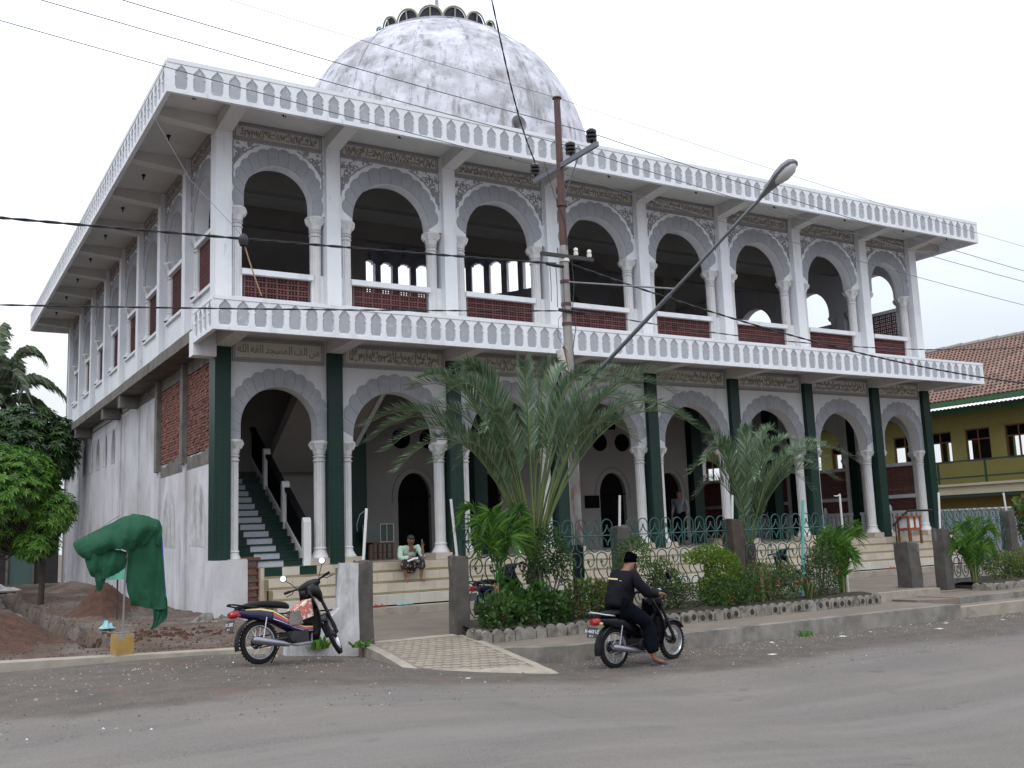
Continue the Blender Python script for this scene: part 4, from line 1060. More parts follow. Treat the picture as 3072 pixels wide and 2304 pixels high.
# ------------------------------------------------------------------ gate posts, planters, fence
def post(x, y, w_, z0, z1, mt='concretedark', label='', cat='post', group=None, pipe=None, lean=0):
    o = thing('concrete_post', label, cat, (x, y, z0), 0, group); h = z1-z0
    mb = MB(); n = 5; a = w_/2; rings = []
    for k, z in enumerate((0, h*.35, h*.7, h-.03, h)):
        j = .012; t = 1 if k < 4 else .9
        rings.append([(sx*a*t+rnd.uniform(-j, j)+lean*z, sy*a*t+rnd.uniform(-j, j), z+(rnd.uniform(-.03, .03) if k > 2 else 0)) for sx, sy in ((-1, -1), (0, -1.05), (1, -1), (1.04, 0), (1, 1), (0, 1.03), (-1, 1), (-1.04, 0))])
    vs = [v for r in rings for v in r]; fs = [(i*8+k, i*8+(k+1) % 8, (i+1)*8+(k+1) % 8, (i+1)*8+k) for i in range(4) for k in range(8)]+[tuple(range(32, 40))]
    mb.add(vs, fs); mb.build('shaft', mt, o)
    if pipe:
        p = MB(); dx, top, sty = pipe; p.tube([(lean*h+.0, 0, h-.15), (lean*h+dx, 0, top-z0)], .024, 8)
        if sty: p.use('pipe'); 
        p.build('pipe', 'pipe', o)
        if sty:
            q = MB(); q.tube([(lean*h+dx, 0, top-z0-.02), (lean*h+dx-.12, 0, top-z0-.1), (lean*h+dx-.17, 0, top-z0-.25), (lean*h+dx-.16, 0, top-z0-.36)], .006, 4); q.build('wire_hook', 'wiregrey', o)
    return o
PG = 'weathered concrete posts of the front fence'
post(.44, -7.3, .24, -1.12, .19, label='grey concrete gate post left of the paved entrance with a white pipe on top', pipe=(.08, 1.02, True), group=PG)
post(2.17, -7.25, .25, -1.12, .20, label='dark concrete gate post right of the paved entrance beside the small areca palm', pipe=(-.10, 1.15, False), group=PG)
post(5.76, -7.0, .25, -1.1, .60, label='fence post with a white pipe right behind the motorcycle rider', pipe=(.05, 1.18, False), group=PG)
post(8.62, -7.0, .30, -1.1, .66, 'dirtybrown', label='thick dark fence post with a white pipe in front of the right date palm', pipe=(.06, 1.15, False), group=PG)
post(13.95, -7.0, .38, -1.1, .02, label='stumpy broken gate post beside the orange donation box', group=PG, lean=-.04)
post(14.98, -7.15, .28, -1.1, .30, label='dark gate post right of the second entrance beside the bushy palm', pipe=(.08, 1.13, False), group=PG)
post(17.85, -7.0, .25, -1.1, .67, label='dark fence post in the fence section at the right edge', pipe=(-.05, 1.1, False), group=PG)
for (x, lb) in ((12.1, 'thin white standpipe rising in front of the second column from the right'),):
    t = thing('standpipe', lb, 'pipe', (x, -6.8, -1.1)); p = MB(); p.tube([(0, 0, 0), (-.02, 0, 2.25)], .024, 8); p.build('pipe', 'pipe', t)
    q = MB(); q.tube([(-.02, 0, 2.22), (-.12, 0, 2.2), (-.2, 0, 2.21)], .012, 5); q.build('spout', 'pipe', t)
t = thing('teal_pipe', 'teal plastic pipe standing in the planter before the right palm', 'pipe', (10.15, -7.4, -1.0)); p = MB(); p.tube([(-.10, 0, 0), (.12, 0, 2.0)], .03, 8); p.build('pipe', 'tealpipe', t)
# broken plaster wall left of the gate
t = thing('broken_wall', 'broken grey plastered wall stub leaning on the left gate post', 'wall', (0, 0, 0))
mb = MB(); prof = [(.32, .17), (.06, .18), (.03, -.2), (.0, -.5), (-.12, -.62), (-.3, -.60), (-.38, -.72), (-.55, -.70), (-.8, -.78), (-.86, -1.3), (.32, -1.3)]
mb.prism(prof, -7.42, -7.22); mb.build('plaster', 'concrete2', t, fixn=True)
mb = MB(); mb.prism([(.30, .14), (.05, .10), (.05, -1.2), (.30, -1.2)], -7.22, -7.12); mb.build('core', 'concrete', t, fixn=True)

def scroll_cell():
    mb = MB(); P = .29; h = P/2; r = .0115
    def T(pts, rr=r): mb.tube([(x, 0, z) for x, z in pts], rr, 5, cap=False)
    def ball(x, z, s=.02): mb.lathe([(0, -s), (s*.8, -s*.6), (s, 0), (s*.8, s*.6), (0, s)], (x, 0, z), 6)
    lo = []
    for k in range(9): a = pi*k/8; lo.append((-.118*cos(a), .62+.12*sin(a)))
    for k in range(9): a = pi*k/8; lo.append((.118*cos(a), .26-.12*sin(a)))
    lo.append(lo[0]); T(lo)
    for s in (-1, 1):
        T([(s*h, .455), (s*.10, .475), (s*.045, .52), (s*.012, .58), (0, .615)]); T([(s*h, .425), (s*.10, .405), (s*.045, .36), (s*.012, .30), (0, .265)])
    ball(0, .62); ball(0, .26)
    # lower scrolls, shifted half a pitch
    a_ = [(-h+.03*cos(pi*k/6)-.0, 0) for k in range(1)]
    T([(0-.118*cos(pi*k/8)+h, .02+.115*sin(pi*k/8)) for k in range(9)])
    T([(h-.118, .02), (h-.12, -.12), (h-.07, -.24), (h+.02, -.36), (h+.04, -.5), (h+.03, -.7)])
    T([(h+.118, .02), (h+.115, -.03), (h+.08, -.10), (h+.02, -.13), (h-.01, -.08), (h, -.03)]); ball(h, -.03)
    T([(h-.02, .02), (h-.03, -.06)]); ball(-.0, -.33, .018)
    T([(-.02, -.13), (-.05, -.22), (-.03, -.30), (0, -.33)])
    T([(h-.118*cos(pi*k/8)-.03, -.52+.115*sin(pi*k/8)) for k in range(9)])
    T([(h-.148, -.52), (h-.15, -.70), (h-.13, -.78), (h-.06, -.86), (h+.02, -.86), (h+.08, -.80), (h+.088, -.70), (h+.088, -.52)])
    ball(h-.03, -.62, .022); T([(h-.03, -.62), (h-.06, -.70), (h-.03, -.78), (h+.03, -.76)])
    return mb.mesh('scroll', 'fence')
scm = scroll_cell()
def fence(x0, x1, y, label):
    t = thing('iron_fence', label, 'fence', (x0, y, 0), 0, 'green wrought iron fence sections'); Lg = x1-x0; n = max(1, round(Lg/.29)); sc = Lg/(n*.29)
    for nm, z in (('rail', .44), ('rail', -.90)):
        mb = MB(); mb.tube([(0, 0, z), (Lg, 0, z)], .014, 6); mb.build(nm, 'fence', t)
    for x in (0, Lg): mb = MB(); mb.tube([(x, .01, -.95), (x, .01, .46)], .013, 6); mb.build('end_bar', 'fence', t)
    for i in range(n): o = part('scroll', scm, t, ((i+.5)*.29*sc, 0, 0)); o.scale = (sc, 1, 1)
fence(2.36, 5.62, -7.0, 'green scrolled iron fence between the gate post and the utility pole palm')
fence(5.90, 8.46, -7.0, 'green scrolled iron fence behind the rider and the yellow-green shrub')
fence(8.78, 11.5, -7.0, 'green scrolled iron fence behind the right date palm and teal pipe')
fence(15.15, 17.70, -7.0, 'green iron fence section right of the second entrance')
fence(18.0, 22.0, -7.0, 'green iron fence section cut by the right edge of the photo')
t = thing('gate_ironwork', 'small rusty gate hinge grille standing on the right gate post', 'gate', (2.36, -7.12, 0))
mb = MB()
for x in (-.04, .03, .10): mb.tube([(x, 0, .2), (x, 0, .86-.0), (x+.02, 0, .9)], .008, 5)
for z in (.42, .62, .82): mb.tube([(-.05, 0, z), (.11, 0, z)], .008, 5)
mb.build('bars', 'darkgreenrail', t)

def planter(x0, x1, label, name='planter'):
    t = thing(name, label, 'planter', (x0, -7.6, -1.2))
    mb = MB(); n = int((x1-x0)/.12); m = 8; vs = []
    for i in range(n+1):
        for j in range(m+1): x = (x1-x0)*i/n; y = lerp(-.36, .55, j/m); vs.append((x, y, .20+.03*nz2(x+x0, y, 3)+.05*sin(pi*j/m)))
    mb.add(vs, [(i*(m+1)+j, (i+1)*(m+1)+j, (i+1)*(m+1)+j+1, i*(m+1)+j+1) for i in range(n) for j in range(m)]); mb.build('soil', 'soil', t)
    mb = MB(); mb.box(0, x1-x0, -.34, .55, -.2, .17); mb.build('bed', 'soil', t)
    mb = MB(); mb.box(0, x1-x0, .55, .62, 0, .30); mb.build('inner_kerb', 'kerb', t)
    def eb(hexhole):
        mb = MB(); w_, h, d = .095, .235, .05; poly = [(-w_, 0), (w_, 0), (w_, h*.72), (w_*.45, h*.93), (0, h), (-w_*.45, h*.93), (-w_, h*.72)]
        mb.use('edging'); mb.prism(poly[::-1], -d, d)
        if hexhole: mb.use('soil'); mb.prism([(.055*cos(a*pi/3), .115+.06*sin(a*pi/3)) for a in range(6)], -d-.003, -d+.01)
        return mb.mesh('edging_block', fixn=True)
    A, B = cached('eb0', lambda: eb(False)), cached('eb1', lambda: eb(True))
    x = .1; i = 0
    while x < x1-x0-.05:
        o = part('edging_block', A if (i < 12 or rnd.random() < .4) else B, t, (x+rnd.uniform(-.01, .01), -.40+rnd.uniform(-.02, .02), -.01+rnd.uniform(-.015, .01))); o.rotation_euler = (rnd.uniform(-.08, .08), rnd.uniform(-.05, .05), rnd.uniform(-.06, .06)); x += .205; i += 1
    for j in range(2):
        for xe in (0, x1-x0): o = part('edging_block', A, t, (xe, -.3+j*.2, 0), pi/2)
planter(2.15, 11.65, 'long planter with pointed concrete edging blocks in front of the green fence')
planter(15.35, 21.5, 'shorter planter with pointed edging blocks at the right edge of the photo')

# ------------------------------------------------------------------ utility pole, lamp and wires
POLE = Vector((5.27, -6.3, -1.1))
t = thing('utility_pole', 'rust streaked steel utility pole with crossarms and insulators behind the left date palm', 'utility pole', POLE)
mb = MB(); mb.use('blackpaint'); mb.tube([(0, 0, 0), (0, 0, 1.38)], [.115, .112], 14); mb.build('painted_foot', parent=t)
mb = MB(); mb.tube([(0, 0, 1.38), (0, 0, 4.2), (0, 0, 7.3)], [.108, .095, .083], 14); mb.build('shaft', 'pole', t, smooth=True)
mb = MB(); mb.tube([(0, 0, 7.3), (0, 0, 10.42)], [.080, .066], 12); mb.tube([(0, 0, 10.42), (0, 0, 10.45)], [.10, .09], 10); mb.build('upper_shaft', 'polered', t, smooth=True)
for z in (5.7, 6.1, 6.56, 7.0, 8.15): mb = MB(); mb.tube([(0, 0, z-.03), (0, 0, z+.03)], .105, 12); mb.build('clamp', 'polered' if z != 7.0 else 'porcelain', t)
ca = MB(); ca.box(-.04, .02, -1.32, .98, 8.92, 9.02); ca.build('crossarm', 'steel', t)
for s in (1,): mb = MB(); mb.tube([(.02, -.6, 8.93), (0, -.02, 8.15)], .014, 5); mb.build('brace', 'steel', t)
def insulator(z0=0):
    m_ = MB(); m_.tube([(0, 0, -.1), (0, 0, .05)], .014, 6)
    m_.lathe([(.03, 0), (.10, .01), (.105, .05), (.055, .07), (.105, .09), (.11, .13), (.055, .15), (.10, .17), (.105, .22), (.05, .27), (0, .28)], (0, 0, .03), 14); return m_.mesh('insulator', 'insul', smooth=True)
im = insulator()
for y in (.92, -.40, -1.12): part('insulator', im, t, (0.0, y, 9.05))
la = MB(); la.box(-.60, .66, -.10, -.04, 7.03, 7.10); la.build('crossarm', 'insul', t)
wi = MB(); wi.lathe([(0, 0), (.045, 0), (.05, .06), (.03, .08), (.048, .10), (.04, .15), (0, .17)], n=12); wm = wi.mesh('white_insulator', 'porcelain', smooth=True)
for x in (.24, .57): part('white_insulator', wm, t, (x, -.07, 7.11))
for x in (-.55, -.2): mb = MB(); mb.tube([(x, -.07, 7.09), (x, -.07, 7.22)], .01, 5); mb.build('bolt', 'insul', t)
mb = MB()
mb.tube([(-.5, -.1, 6.86), (-.3, -.1, 6.84), (-.1, -.1, 6.84)], .035, 6)
for x, z in ((-.42, 6.1), (-.28, 6.0), (-.12, 5.95)): mb.tube([(x, -.1, 6.85), (x+.01, -.1, (z+6.85)/2), (x, -.1, z)], .008, 4)
mb.tube([(.1, -.11, 7.0), (.12, -.13, 6.5), (.05, -.14, 6.0), (.11, -.13, 5.6), (.02, -.13, 5.2), (.05, -.12, 4.7)], .010, 4)
mb.tube([(-.1, -.1, 5.93), (-.3, -.14, 5.75), (-.33, -.14, 5.4), (-.1, -.12, 5.1)], .006, 4)
mb.tube([(-.25, -.1, 5.95), (.35, -.1, 5.93)], .035, 6)
mb.tube([(-.38, 0, 9.0), (-.2, -.05, 8.3), (0, -.09, 7.75), (.02, -.09, 7.2)], .008, 4)
mb.build('drop_wires', 'wire', t)
mb = MB(); mb.hexa([(-.42, -.03, 4.95), (-.2, -.03, 4.85), (-.2, .05, 4.85), (-.42, .05, 4.95), (-.45, -.03, 5.35), (-.30, -.03, 5.42), (-.30, .05, 5.42), (-.45, .05, 5.35)]) if False else None
b = MB(); b.tube([(-.15, -.12, 4.6), (-.27, -.12, 5.15)], [.085, .095], 8); b.build('torn_wrap', 'soffit', t)
b = MB(); b.tube([(-.10, -.16, 4.4), (-.25, -.2, 5.2)], .03, 5); b.build('wood_batten', 'wood', t)
lp = thing('street_lamp', 'grey street lamp on a long slanting arm reaching over the road', 'street lamp', (5.27, -6.42, 0))
S0 = Vector((0.0, -.05, 3.15)); H0 = Vector((5.98-5.27, -11.03+6.42, 5.83)); d = (H0-S0).normalized()
mb = MB(); mb.tube([S0, S0+(H0-S0)*.55], .040, 10); mb.tube([S0+(H0-S0)*.55, H0+d*.1], .030, 10); mb.build('arm', 'steel', lp, smooth=True)
mb = MB(); q = S0+(H0-S0)*.58; mb.tube([(0, .0, 5.43), q], .018, 6); mb.build('brace', 'lampshell', lp)
side = d.cross(Vector((0, 0, 1))).normalized(); up = side.cross(d)
def lamp_body():
    mb = MB(); n = 14; prof = [(-.02, .045, .05), (.10, .06, .06), (.25, .10, .09), (.45, .155, .12), (.62, .165, .125), (.75, .13, .10), (.80, .06, .05), (.81, .0, .0)]
    vs = []
    for (a, hw_, hh) in prof:
        for k in range(n):
            t_ = 2*pi*k/n; hz = hh*sin(t_) if sin(t_) > 0 else hh*.35*sin(t_); p = H0+d*a+side*hw_*cos(t_)+up*(hz+.0); vs.append(p)
    mb.add(vs, [(i*n+k, i*n+(k+1) % n, (i+1)*n+(k+1) % n, (i+1)*n+k) for i in range(len(prof)-1) for k in range(n)]); mb.build('lamp_head', 'lampshell', lp, smooth=True, fixn=True)
    g = MB(); vs = []; pr = [(.32, .02, 0), (.38, .09, .05), (.50, .125, .085), (.65, .125, .085), (.74, .08, .04), (.77, .01, 0)]
    for (a, hw_, hh) in pr:
        for k in range(n): t_ = 2*pi*k/n; p = H0+d*a+side*hw_*cos(t_)+up*(-.03-(hh*(abs(sin(t_))) if sin(t_) < 0 else 0)); vs.append(p)
    g.add(vs, [(i*n+k, i*n+(k+1) % n, (i+1)*n+(k+1) % n, (i+1)*n+k) for i in range(len(pr)-1) for k in range(n)]); g.build('lamp_glass', 'glass', lp, smooth=True, fixn=True)
lamp_body()
def wire(name, label, pts, r=.009, mt='wire', twist=0, group=None):
    t = thing(name, label, 'cable', pts[0], 0, group or 'overhead cables of the utility pole'); P0 = Vector(pts[0]); q = [Vector(p)-P0 for p in pts]
    mb = MB()
    if twist:
        for ph in (0, pi):
            out = []; Lg = 0
            for i in range(len(q)-1):
                m_ = max(2, int((q[i+1]-q[i]).length/.12))
                for k in range(m_):
                    p = q[i].lerp(q[i+1], k/m_); Lg += (q[i+1]-q[i]).length/m_; out.append(p+Vector((0, cos(Lg*twist+ph), sin(Lg*twist+ph)))*r*.9)
            mb.tube(out, r, 5, cap=False)
    else: mb.tube(q, r, 5, cap=False)
    mb.build('strand', mt, t); return t
def sagline(x0, z0, y0, a, b_, x1, dy=0, n=24):
    out = []
    for k in range(n+1):
        x = lerp(x0, x1, k/n); dd = abs(x-x0); out.append((x, y0+dy*dd, z0+a*dd+b_*dd*dd))
    return out
wire('power_line', 'uppermost thin power line left of the pole crossing the sky over the dome', sagline(5.27, 8.16, -7.42, .047, .0019, -34), .008, 'wiregrey')
wire('power_line', 'uppermost thin power line right of the pole passing behind the lamp head', sagline(5.27, 8.16, -7.42, -.112, .0013, 42), .008, 'wiregrey')
wire('power_line', 'middle thin power line left of the pole crossing the dome foot', sagline(5.27, 8.15, -6.7, .050, .0018, -34), .008, 'wiregrey')
wire('power_line', 'middle thin power line right of the pole', sagline(5.27, 8.15, -6.7, -.106, .0013, 42), .008, 'wiregrey')
wire('power_line', 'lowest thin power line left of the pole running along the roof fascia', sagline(5.27, 8.22, -5.38, .058, .0018, -34), .008, 'wiregrey')
wire('power_line', 'lowest thin power line right of the pole crossing the upper arches', sagline(5.27, 8.22, -5.38, -.112, .0012, 42), .008, 'wiregrey')
wire('power_line', 'faint topmost grey wire ending on the pole tip', sagline(5.27, 9.34, -6.3, .052, .0018, -34), .005, 'wiregrey')
wire('power_line', 'faint topmost grey wire leaving the pole tip to the right', sagline(5.27, 9.34, -6.3, -.10, .0012, 42), .005, 'wiregrey')
wire('twisted_cable', 'thick black twisted cable crossing the upper arches left of the pole', sagline(5.0, 5.78, -6.4, -.045, .0007, -30, n=60), .014, 'wire', 9)
wire('twisted_cable', 'thick black cable falling to the right of the pole across the balcony', sagline(5.4, 5.80, -6.4, -.205, .0060, 36, n=60), .013, 'wire', 9)
wire('twisted_cable', 'lower thin black cable left of the pole along the balcony fascia', sagline(5.2, 4.84, -6.42, -.085, .0010, -30, n=60), .009, 'wire', 9)
wire('twisted_cable', 'lower thin black cable right of the pole running level over the balcony', sagline(5.4, 4.86, -6.42, -.072, .0058, 30, n=60), .008, 'wire', 9)
i1 = Vector((5.27, -5.38, 8.28)); vdir = Vector((2.19, -9, 9.34))-i1
wire('twisted_cable', 'black twisted cable rising steeply from the left insulator out of the top of the photo', [i1+vdir*k/12+Vector((0, 0, -.35*sin(min(k/12, 1)*pi))) if k <= 12 else i1+vdir*k/12 for k in range(0, 44)], .011, 'wire', 9)
t = thing('cable_splice', 'black lump of tape on the thick cable with a bamboo stick hanging below', 'cable splice', (-1.22, -6.42, 5.50))
b = MB(); b.lathe([(0, -.12), (.06, -.10), (.085, -.02), (.07, .06), (.03, .1), (0, .11)], n=10); b.build('tape', 'wire', t, smooth=True)
b = MB(); b.tube([(.02, 0, -.1), (.13, 0, -.45), (.30, 0, -.92)], .013, 5); b.build('stick', mat('bamboo', (.30, .22, .12), .7), t)
b = MB(); b.tube([(0, 0, .05), (-.5, 1.6, 1.5), (-1.0, 4.6, 4.6)], .005, 4); b.build('thin_wire', 'wiregrey', t)

# ------------------------------------------------------------------ neighbouring yellow building
def neighbour():
    t = thing('yellow_building', 'yellow two-storey building with clay tiled roof and green railings right of the mosque', 'building', (36, 0, -1.4)); zb = 1.4
    X0, X1, Y0, Y1 = 0, 8, -14, 40
    mb = MB()
    wins = []; y = -12.4
    while y < 39: wins.append(y); y += 1.975
    wins = [ -12.4+1.975*k for k in range(26)]
    def wall_with(xa, xb, z0, z1, wz0, wz1, mt, nm, hw_, off=0):
        b = MB(); yy = Y0
        for c in wins:
            c += off
            if c+hw_ > Y1: break
            b.box(xa, xb, yy, c-hw_, wz0+zb, wz1+zb); yy = c+hw_
        b.box(xa, xb, yy, Y1, wz0+zb, wz1+zb); b.box(xa, xb, Y0, Y1, z0+zb, wz0+zb); b.box(xa, xb, Y0, Y1, wz1+zb, z1+zb); return b.build(nm, mt, t)
    C0 = 5.85; off = C0-wins[9]
    wl = wall_with(0, .2, 2.0, 5.4, 3.06, 4.55, 'yellow', 'wall', .62, off)
    wall_with(X1-.2, X1, 2.0, 5.4, 3.4, 5.0, 'yellow', 'rear_wall', .78, off+.5)
    b = MB(); b.box(0, .2, Y0, Y1, -zb+zb-.2, 2.0+zb); b.build('lower_wall', 'ochre', t)
    b = MB(); b.box(.2, X1-.2, Y0, Y1, 1.9+zb, 2.05+zb); b.build('floor', 'interior', t)
    b = MB(); b.box(.2, X1-.2, Y0, Y1, 5.25+zb, 5.4+zb); b.build('ceiling', 'interior', t)
    for k, c in enumerate(wins):
        c += off
        if c < -6 or c > 34: continue
        f = MB()
        for (a, b_, z0, z1) in ((c-.62, c-.56, 3.06, 4.55), (c+.56, c+.62, 3.06, 4.55), (c-.56, c+.56, 3.06, 3.12), (c-.56, c+.56, 4.49, 4.55), (c-.03, c+.03, 3.12, 4.49), (c-.56, c-.03, 4.02, 4.08), (c+.03, c+.56, 4.02, 4.08)):
            f.box(.05, .12, a, b_, z0+zb, z1+zb)
        w_ = f.build('window', 'wood', t)
        p = MB(); p.box(.10, .11, c-.56, c+.56, 4.08+zb, 4.49+zb); p.box(.10, .11, c-.56, c-.03, 3.12+zb, 4.02+zb) if k % 2 else None; p.build('dark_opening', 'door', w_)  # near-black panels stand in for the darkness inside the open windows
    b = MB(); b.box(-.7, 0, Y0, Y1, 1.58+zb, 1.95+zb); b.box(-.78, 0, Y0, Y1, 1.952+zb, 2.06+zb); b.build('ledge', 'ledge', t)
    b = MB(); b.box(-.68, -.1, Y0, Y1, 1.44+zb, 1.575+zb); b.build('ledge_beam', 'darkgreenrail', t)
    for z in (3.08, 2.34): b = MB(); b.box(-.66, -.60, Y0, Y1, z-.035+zb, z+.035+zb); b.build('railing', 'darkgreenrail', t)
    for k in range(20): 
        y = 7.2-14+k*2.4; b = MB(); b.box(-.655, -.605, y-.04, y+.04, 2.061+zb, 3.045+zb); b.build('railing_post', 'darkgreenrail', t)
    # eaves: green boards, corrugated sheet
    b = MB(); b.box(-1.0, -.9, Y0, Y1, 5.62+zb, 5.83+zb); b.build('fascia_board', 'greenbeam', t)
    b = MB(); b.box(-1.02, -.95, Y0, Y1, 5.19+zb, 5.43+zb); b.build('lower_board', 'greenbeam', t)
    b = MB(); n = 420; vs = []
    for i in range(n+1):
        y = lerp(-6, 36, i/n); z = 5.45+.05*(1 if i % 2 else 0); vs += [(-1.55, y, z-.05+zb), (-.9, y, z+.12+zb)]
    b.add(vs, [(2*i, 2*i+2, 2*i+3, 2*i+1) for i in range(n)]); b.build('corrugated_awning', 'corr', t)
    b = MB(); b.box(-.94, .0, Y0, Y1, 5.40+zb, 5.44+zb); b.build('soffit', 'interior', t)
    # roof planes and tiles
    ex, ez, rx, rz_ = -.95, 5.84, 4.2, 9.15
    b = MB(); b.add([(ex, Y0, ez+zb), (ex, Y1, ez+zb), (rx, Y1, rz_+zb), (rx, Y0, rz_+zb), (2*rx-ex, Y0, ez+zb), (2*rx-ex, Y1, ez+zb)], [(0, 3, 2, 1), (3, 4, 5, 2), (0, 4, 3), (1, 2, 5)]); rf = b.build('roof', 'rooftile', t)
    sl = Vector((rx-ex, 0, rz_-ez)); Ls = sl.length; sl.normalize(); nr = Vector((-sl.z, 0, sl.x))
    tw, th_ = .215, .29
    def tile_geo(b, o):
        pts = [(0, .0), (.02, .035), (.07, .055), (.12, .035), (.15, .01), (tw-.005, .0)]
        vs = []
        for s_, lift in ((0, .045), (th_+.03, .008)):
            for (yy, h) in pts: vs.append(o+sl*s_+Vector((0, yy, 0))+nr*(h+lift))
        m = len(pts); fs = [(i, i+1, i+1+m, i+m) for i in range(m-1)]
        for (yy, h) in pts: vs.append(o+Vector((0, yy, 0))+nr*(h+.005))
        fs += [(i, i+2*m, i+1+2*m, i+1) for i in range(m-1)]
        b.add(vs, fs)
    q = MB(); tile_geo(q, Vector((0, 0, 0))); tm = q.mesh('roof_tile', 'rooftile')
    rest = MB(); cnt = 0; rows = int(Ls/th_)
    y = 2.8; 
    while y < 30:
        for r in range(rows):
            o = Vector((ex, y+(tw/2 if r % 2 else 0), ez+zb))+sl*(r*th_-.02)+nr*.01
            if cnt < 300: part('roof_tile', tm, rf, o); cnt += 1
            else: tile_geo(rest, o)
        y += tw
    y = -8
    while y < 2.8-1e-3:
        for r in range(rows): tile_geo(rest, Vector((ex, y+(tw/2 if r % 2 else 0), ez+zb))+sl*(r*th_-.02)+nr*.01)
        y += tw
    o = rest.build('roof_tiles', 'rooftile', rf); tag(o, kind='stuff')
    rm = MB()
    for i in range(40): y0 = -10+i*1.0; rm.tube([(rx, y0, rz_+.06+zb+.02*(i % 2)), (rx, y0+1.02, rz_+.06+zb)], [.16, .13], 8)
    rm.build('ridge_cap', 'ridge', rf)
neighbour()
t = thing('boundary_wall', 'low bluish white wall behind the right fence section', 'wall', (30, 0, -1.2)); mb = MB(); mb.box(0, .2, -25, 4.2, 0, 2.02); mb.build('panel', 'bluewhite', t); mb = MB(); mb.box(-.03, .23, -25, 4.2, 2.02, 2.08); mb.build('coping', 'corr', t)

# left background: dark sheet wall with teal leaf
t = thing('rear_wall', 'dark sheet wall with a pale coping behind the trees at the left edge', 'wall', (0, 25.5, -.9))
for i in range(9):
    mb = MB(); mb.box(-9.2+i*1.0+.01, -8.2+i*1.0-.01, 0, .1, 0, 3.1); mb.build('panel', 'rearpanel' if i not in (8,) else 'greentealpanel', t) if False else None
M['rearpanel'] = mat('dark_sheet', (.035, .033, .036), .7, (.05, .047, .05), 2); M['tealpanel'] = mat('teal_sheet', (.10, .17, .16), .8)
for i in range(18):
    x0 = -18+i*1.0; mb = MB(); mb.box(x0+.01, x0+.99, 0, .08, 0, 3.1); mb.build('panel', 'rearpanel' if i != 16 else 'tealpanel', t)
mb = MB(); mb.box(-18, .1, -.03, .12, 3.10, 3.2); mb.build('coping', 'dark', t)
for x in (-1.0, -2.0, -5.0): mb = MB(); mb.box(x-.05, x+.05, -.08, -.01, 0, 3.1); mb.build('stud', 'concrete', t)

# ------------------------------------------------------------------ plants
def bez(p, t):
    a, b, c, d_ = p; u = 1-t; return a*(u**3)+b*(3*u*u*t)+c*(3*u*t*t)+d_*(t**3)
def frond_mb(P, n, ll, lw, m_leaf, m_pet, r0, start=.28, vee=.35, ang=.75, droop=.0, seed=0, pale=None, jit=.25):
    r = random.Random(seed); mb = MB(); pts = [bez(P, k/14) for k in range(15)]
    mb.use(m_pet); mb.tube(pts, [lerp(r0, r0*.18, k/14) for k in range(15)], 5, cap=False)
    for k in range(n):
        t = start+(1-start)*(k+.5)/n; p = bez(P, t); tg = (bez(P, min(1, t+.02))-bez(P, t-.02)).normalized()
        sd = tg.cross(Vector((0, 0, 1)))
        if sd.length < .1: sd = Vector((1, 0, 0))
        sd.normalize(); up = sd.cross(tg).normalized()
        env = max(.60, sin(pi*min(1, ((t-start)/(1-start))*.78+.20))**.6)
        for s in (-1, 1):
            a = ang*(1-.45*t)+r.uniform(-jit, jit)*.4; L_ = ll*env*r.uniform(.8, 1.1)
            d_ = (tg*cos(a)+sd*s*sin(a)+up*(vee+r.uniform(-.18, .18))).normalized()
            tip = p+d_*L_+Vector((0, 0, -droop*L_)); mid = p+d_*L_*.42+Vector((0, 0, droop*L_*.12)); wv = d_.cross(up).normalized()*lw*.5
            mb.use(pale if (pale and r.random() < .35) else m_leaf)
            mb.add([p, mid+wv, tip, mid-wv], [(0, 1, 2), (0, 2, 3)])
    return mb
def palm(name, label, base, tips, ll, lw, n, leaf='datefrond', pale='datefrond2', pet='petiole', r0=.022, start=.3, H=None, spread=.25, vee=.35, droop=0, seed=0, group=None, trunk=None, ang=.75):
    t = thing(name, label, 'palm', base, 0, group); B = Vector(base); r = random.Random(seed)
    if trunk:
        mb = MB(); h, ra, rb = trunk; pts = []; rs = []
        for k in range(9): pts.append((0, 0, h*k/8)); rs.append(lerp(ra, rb, k/8)*(1.0+.12*(k % 2)))
        mb.tube(pts, rs, 10); mb.build('trunk', 'dirtybrown', t)
    h0 = trunk[0] if trunk else 0
    for i, tp in enumerate(tips):
        T = Vector(tp[:3])-B; S_ = Vector((r.uniform(-.06, .06), r.uniform(-.06, .06), h0+r.uniform(-.05, .08)))
        rise = tp[3] if len(tp) > 3 else .8
        hz = Vector((T.x-S_.x, T.y-S_.y, 0)); zt = T.z-S_.z
        P = (S_, S_+hz*.16+Vector((0, 0, max(zt, .3)*.50+rise*.30)), S_+hz*.50+Vector((0, 0, zt*1.0+rise*1.25)), T)
        mb = frond_mb(P, n, ll, lw, leaf, pet, r0, start, vee, ang, droop, seed*100+i, pale); mb.build('frond', parent=t)
    return t
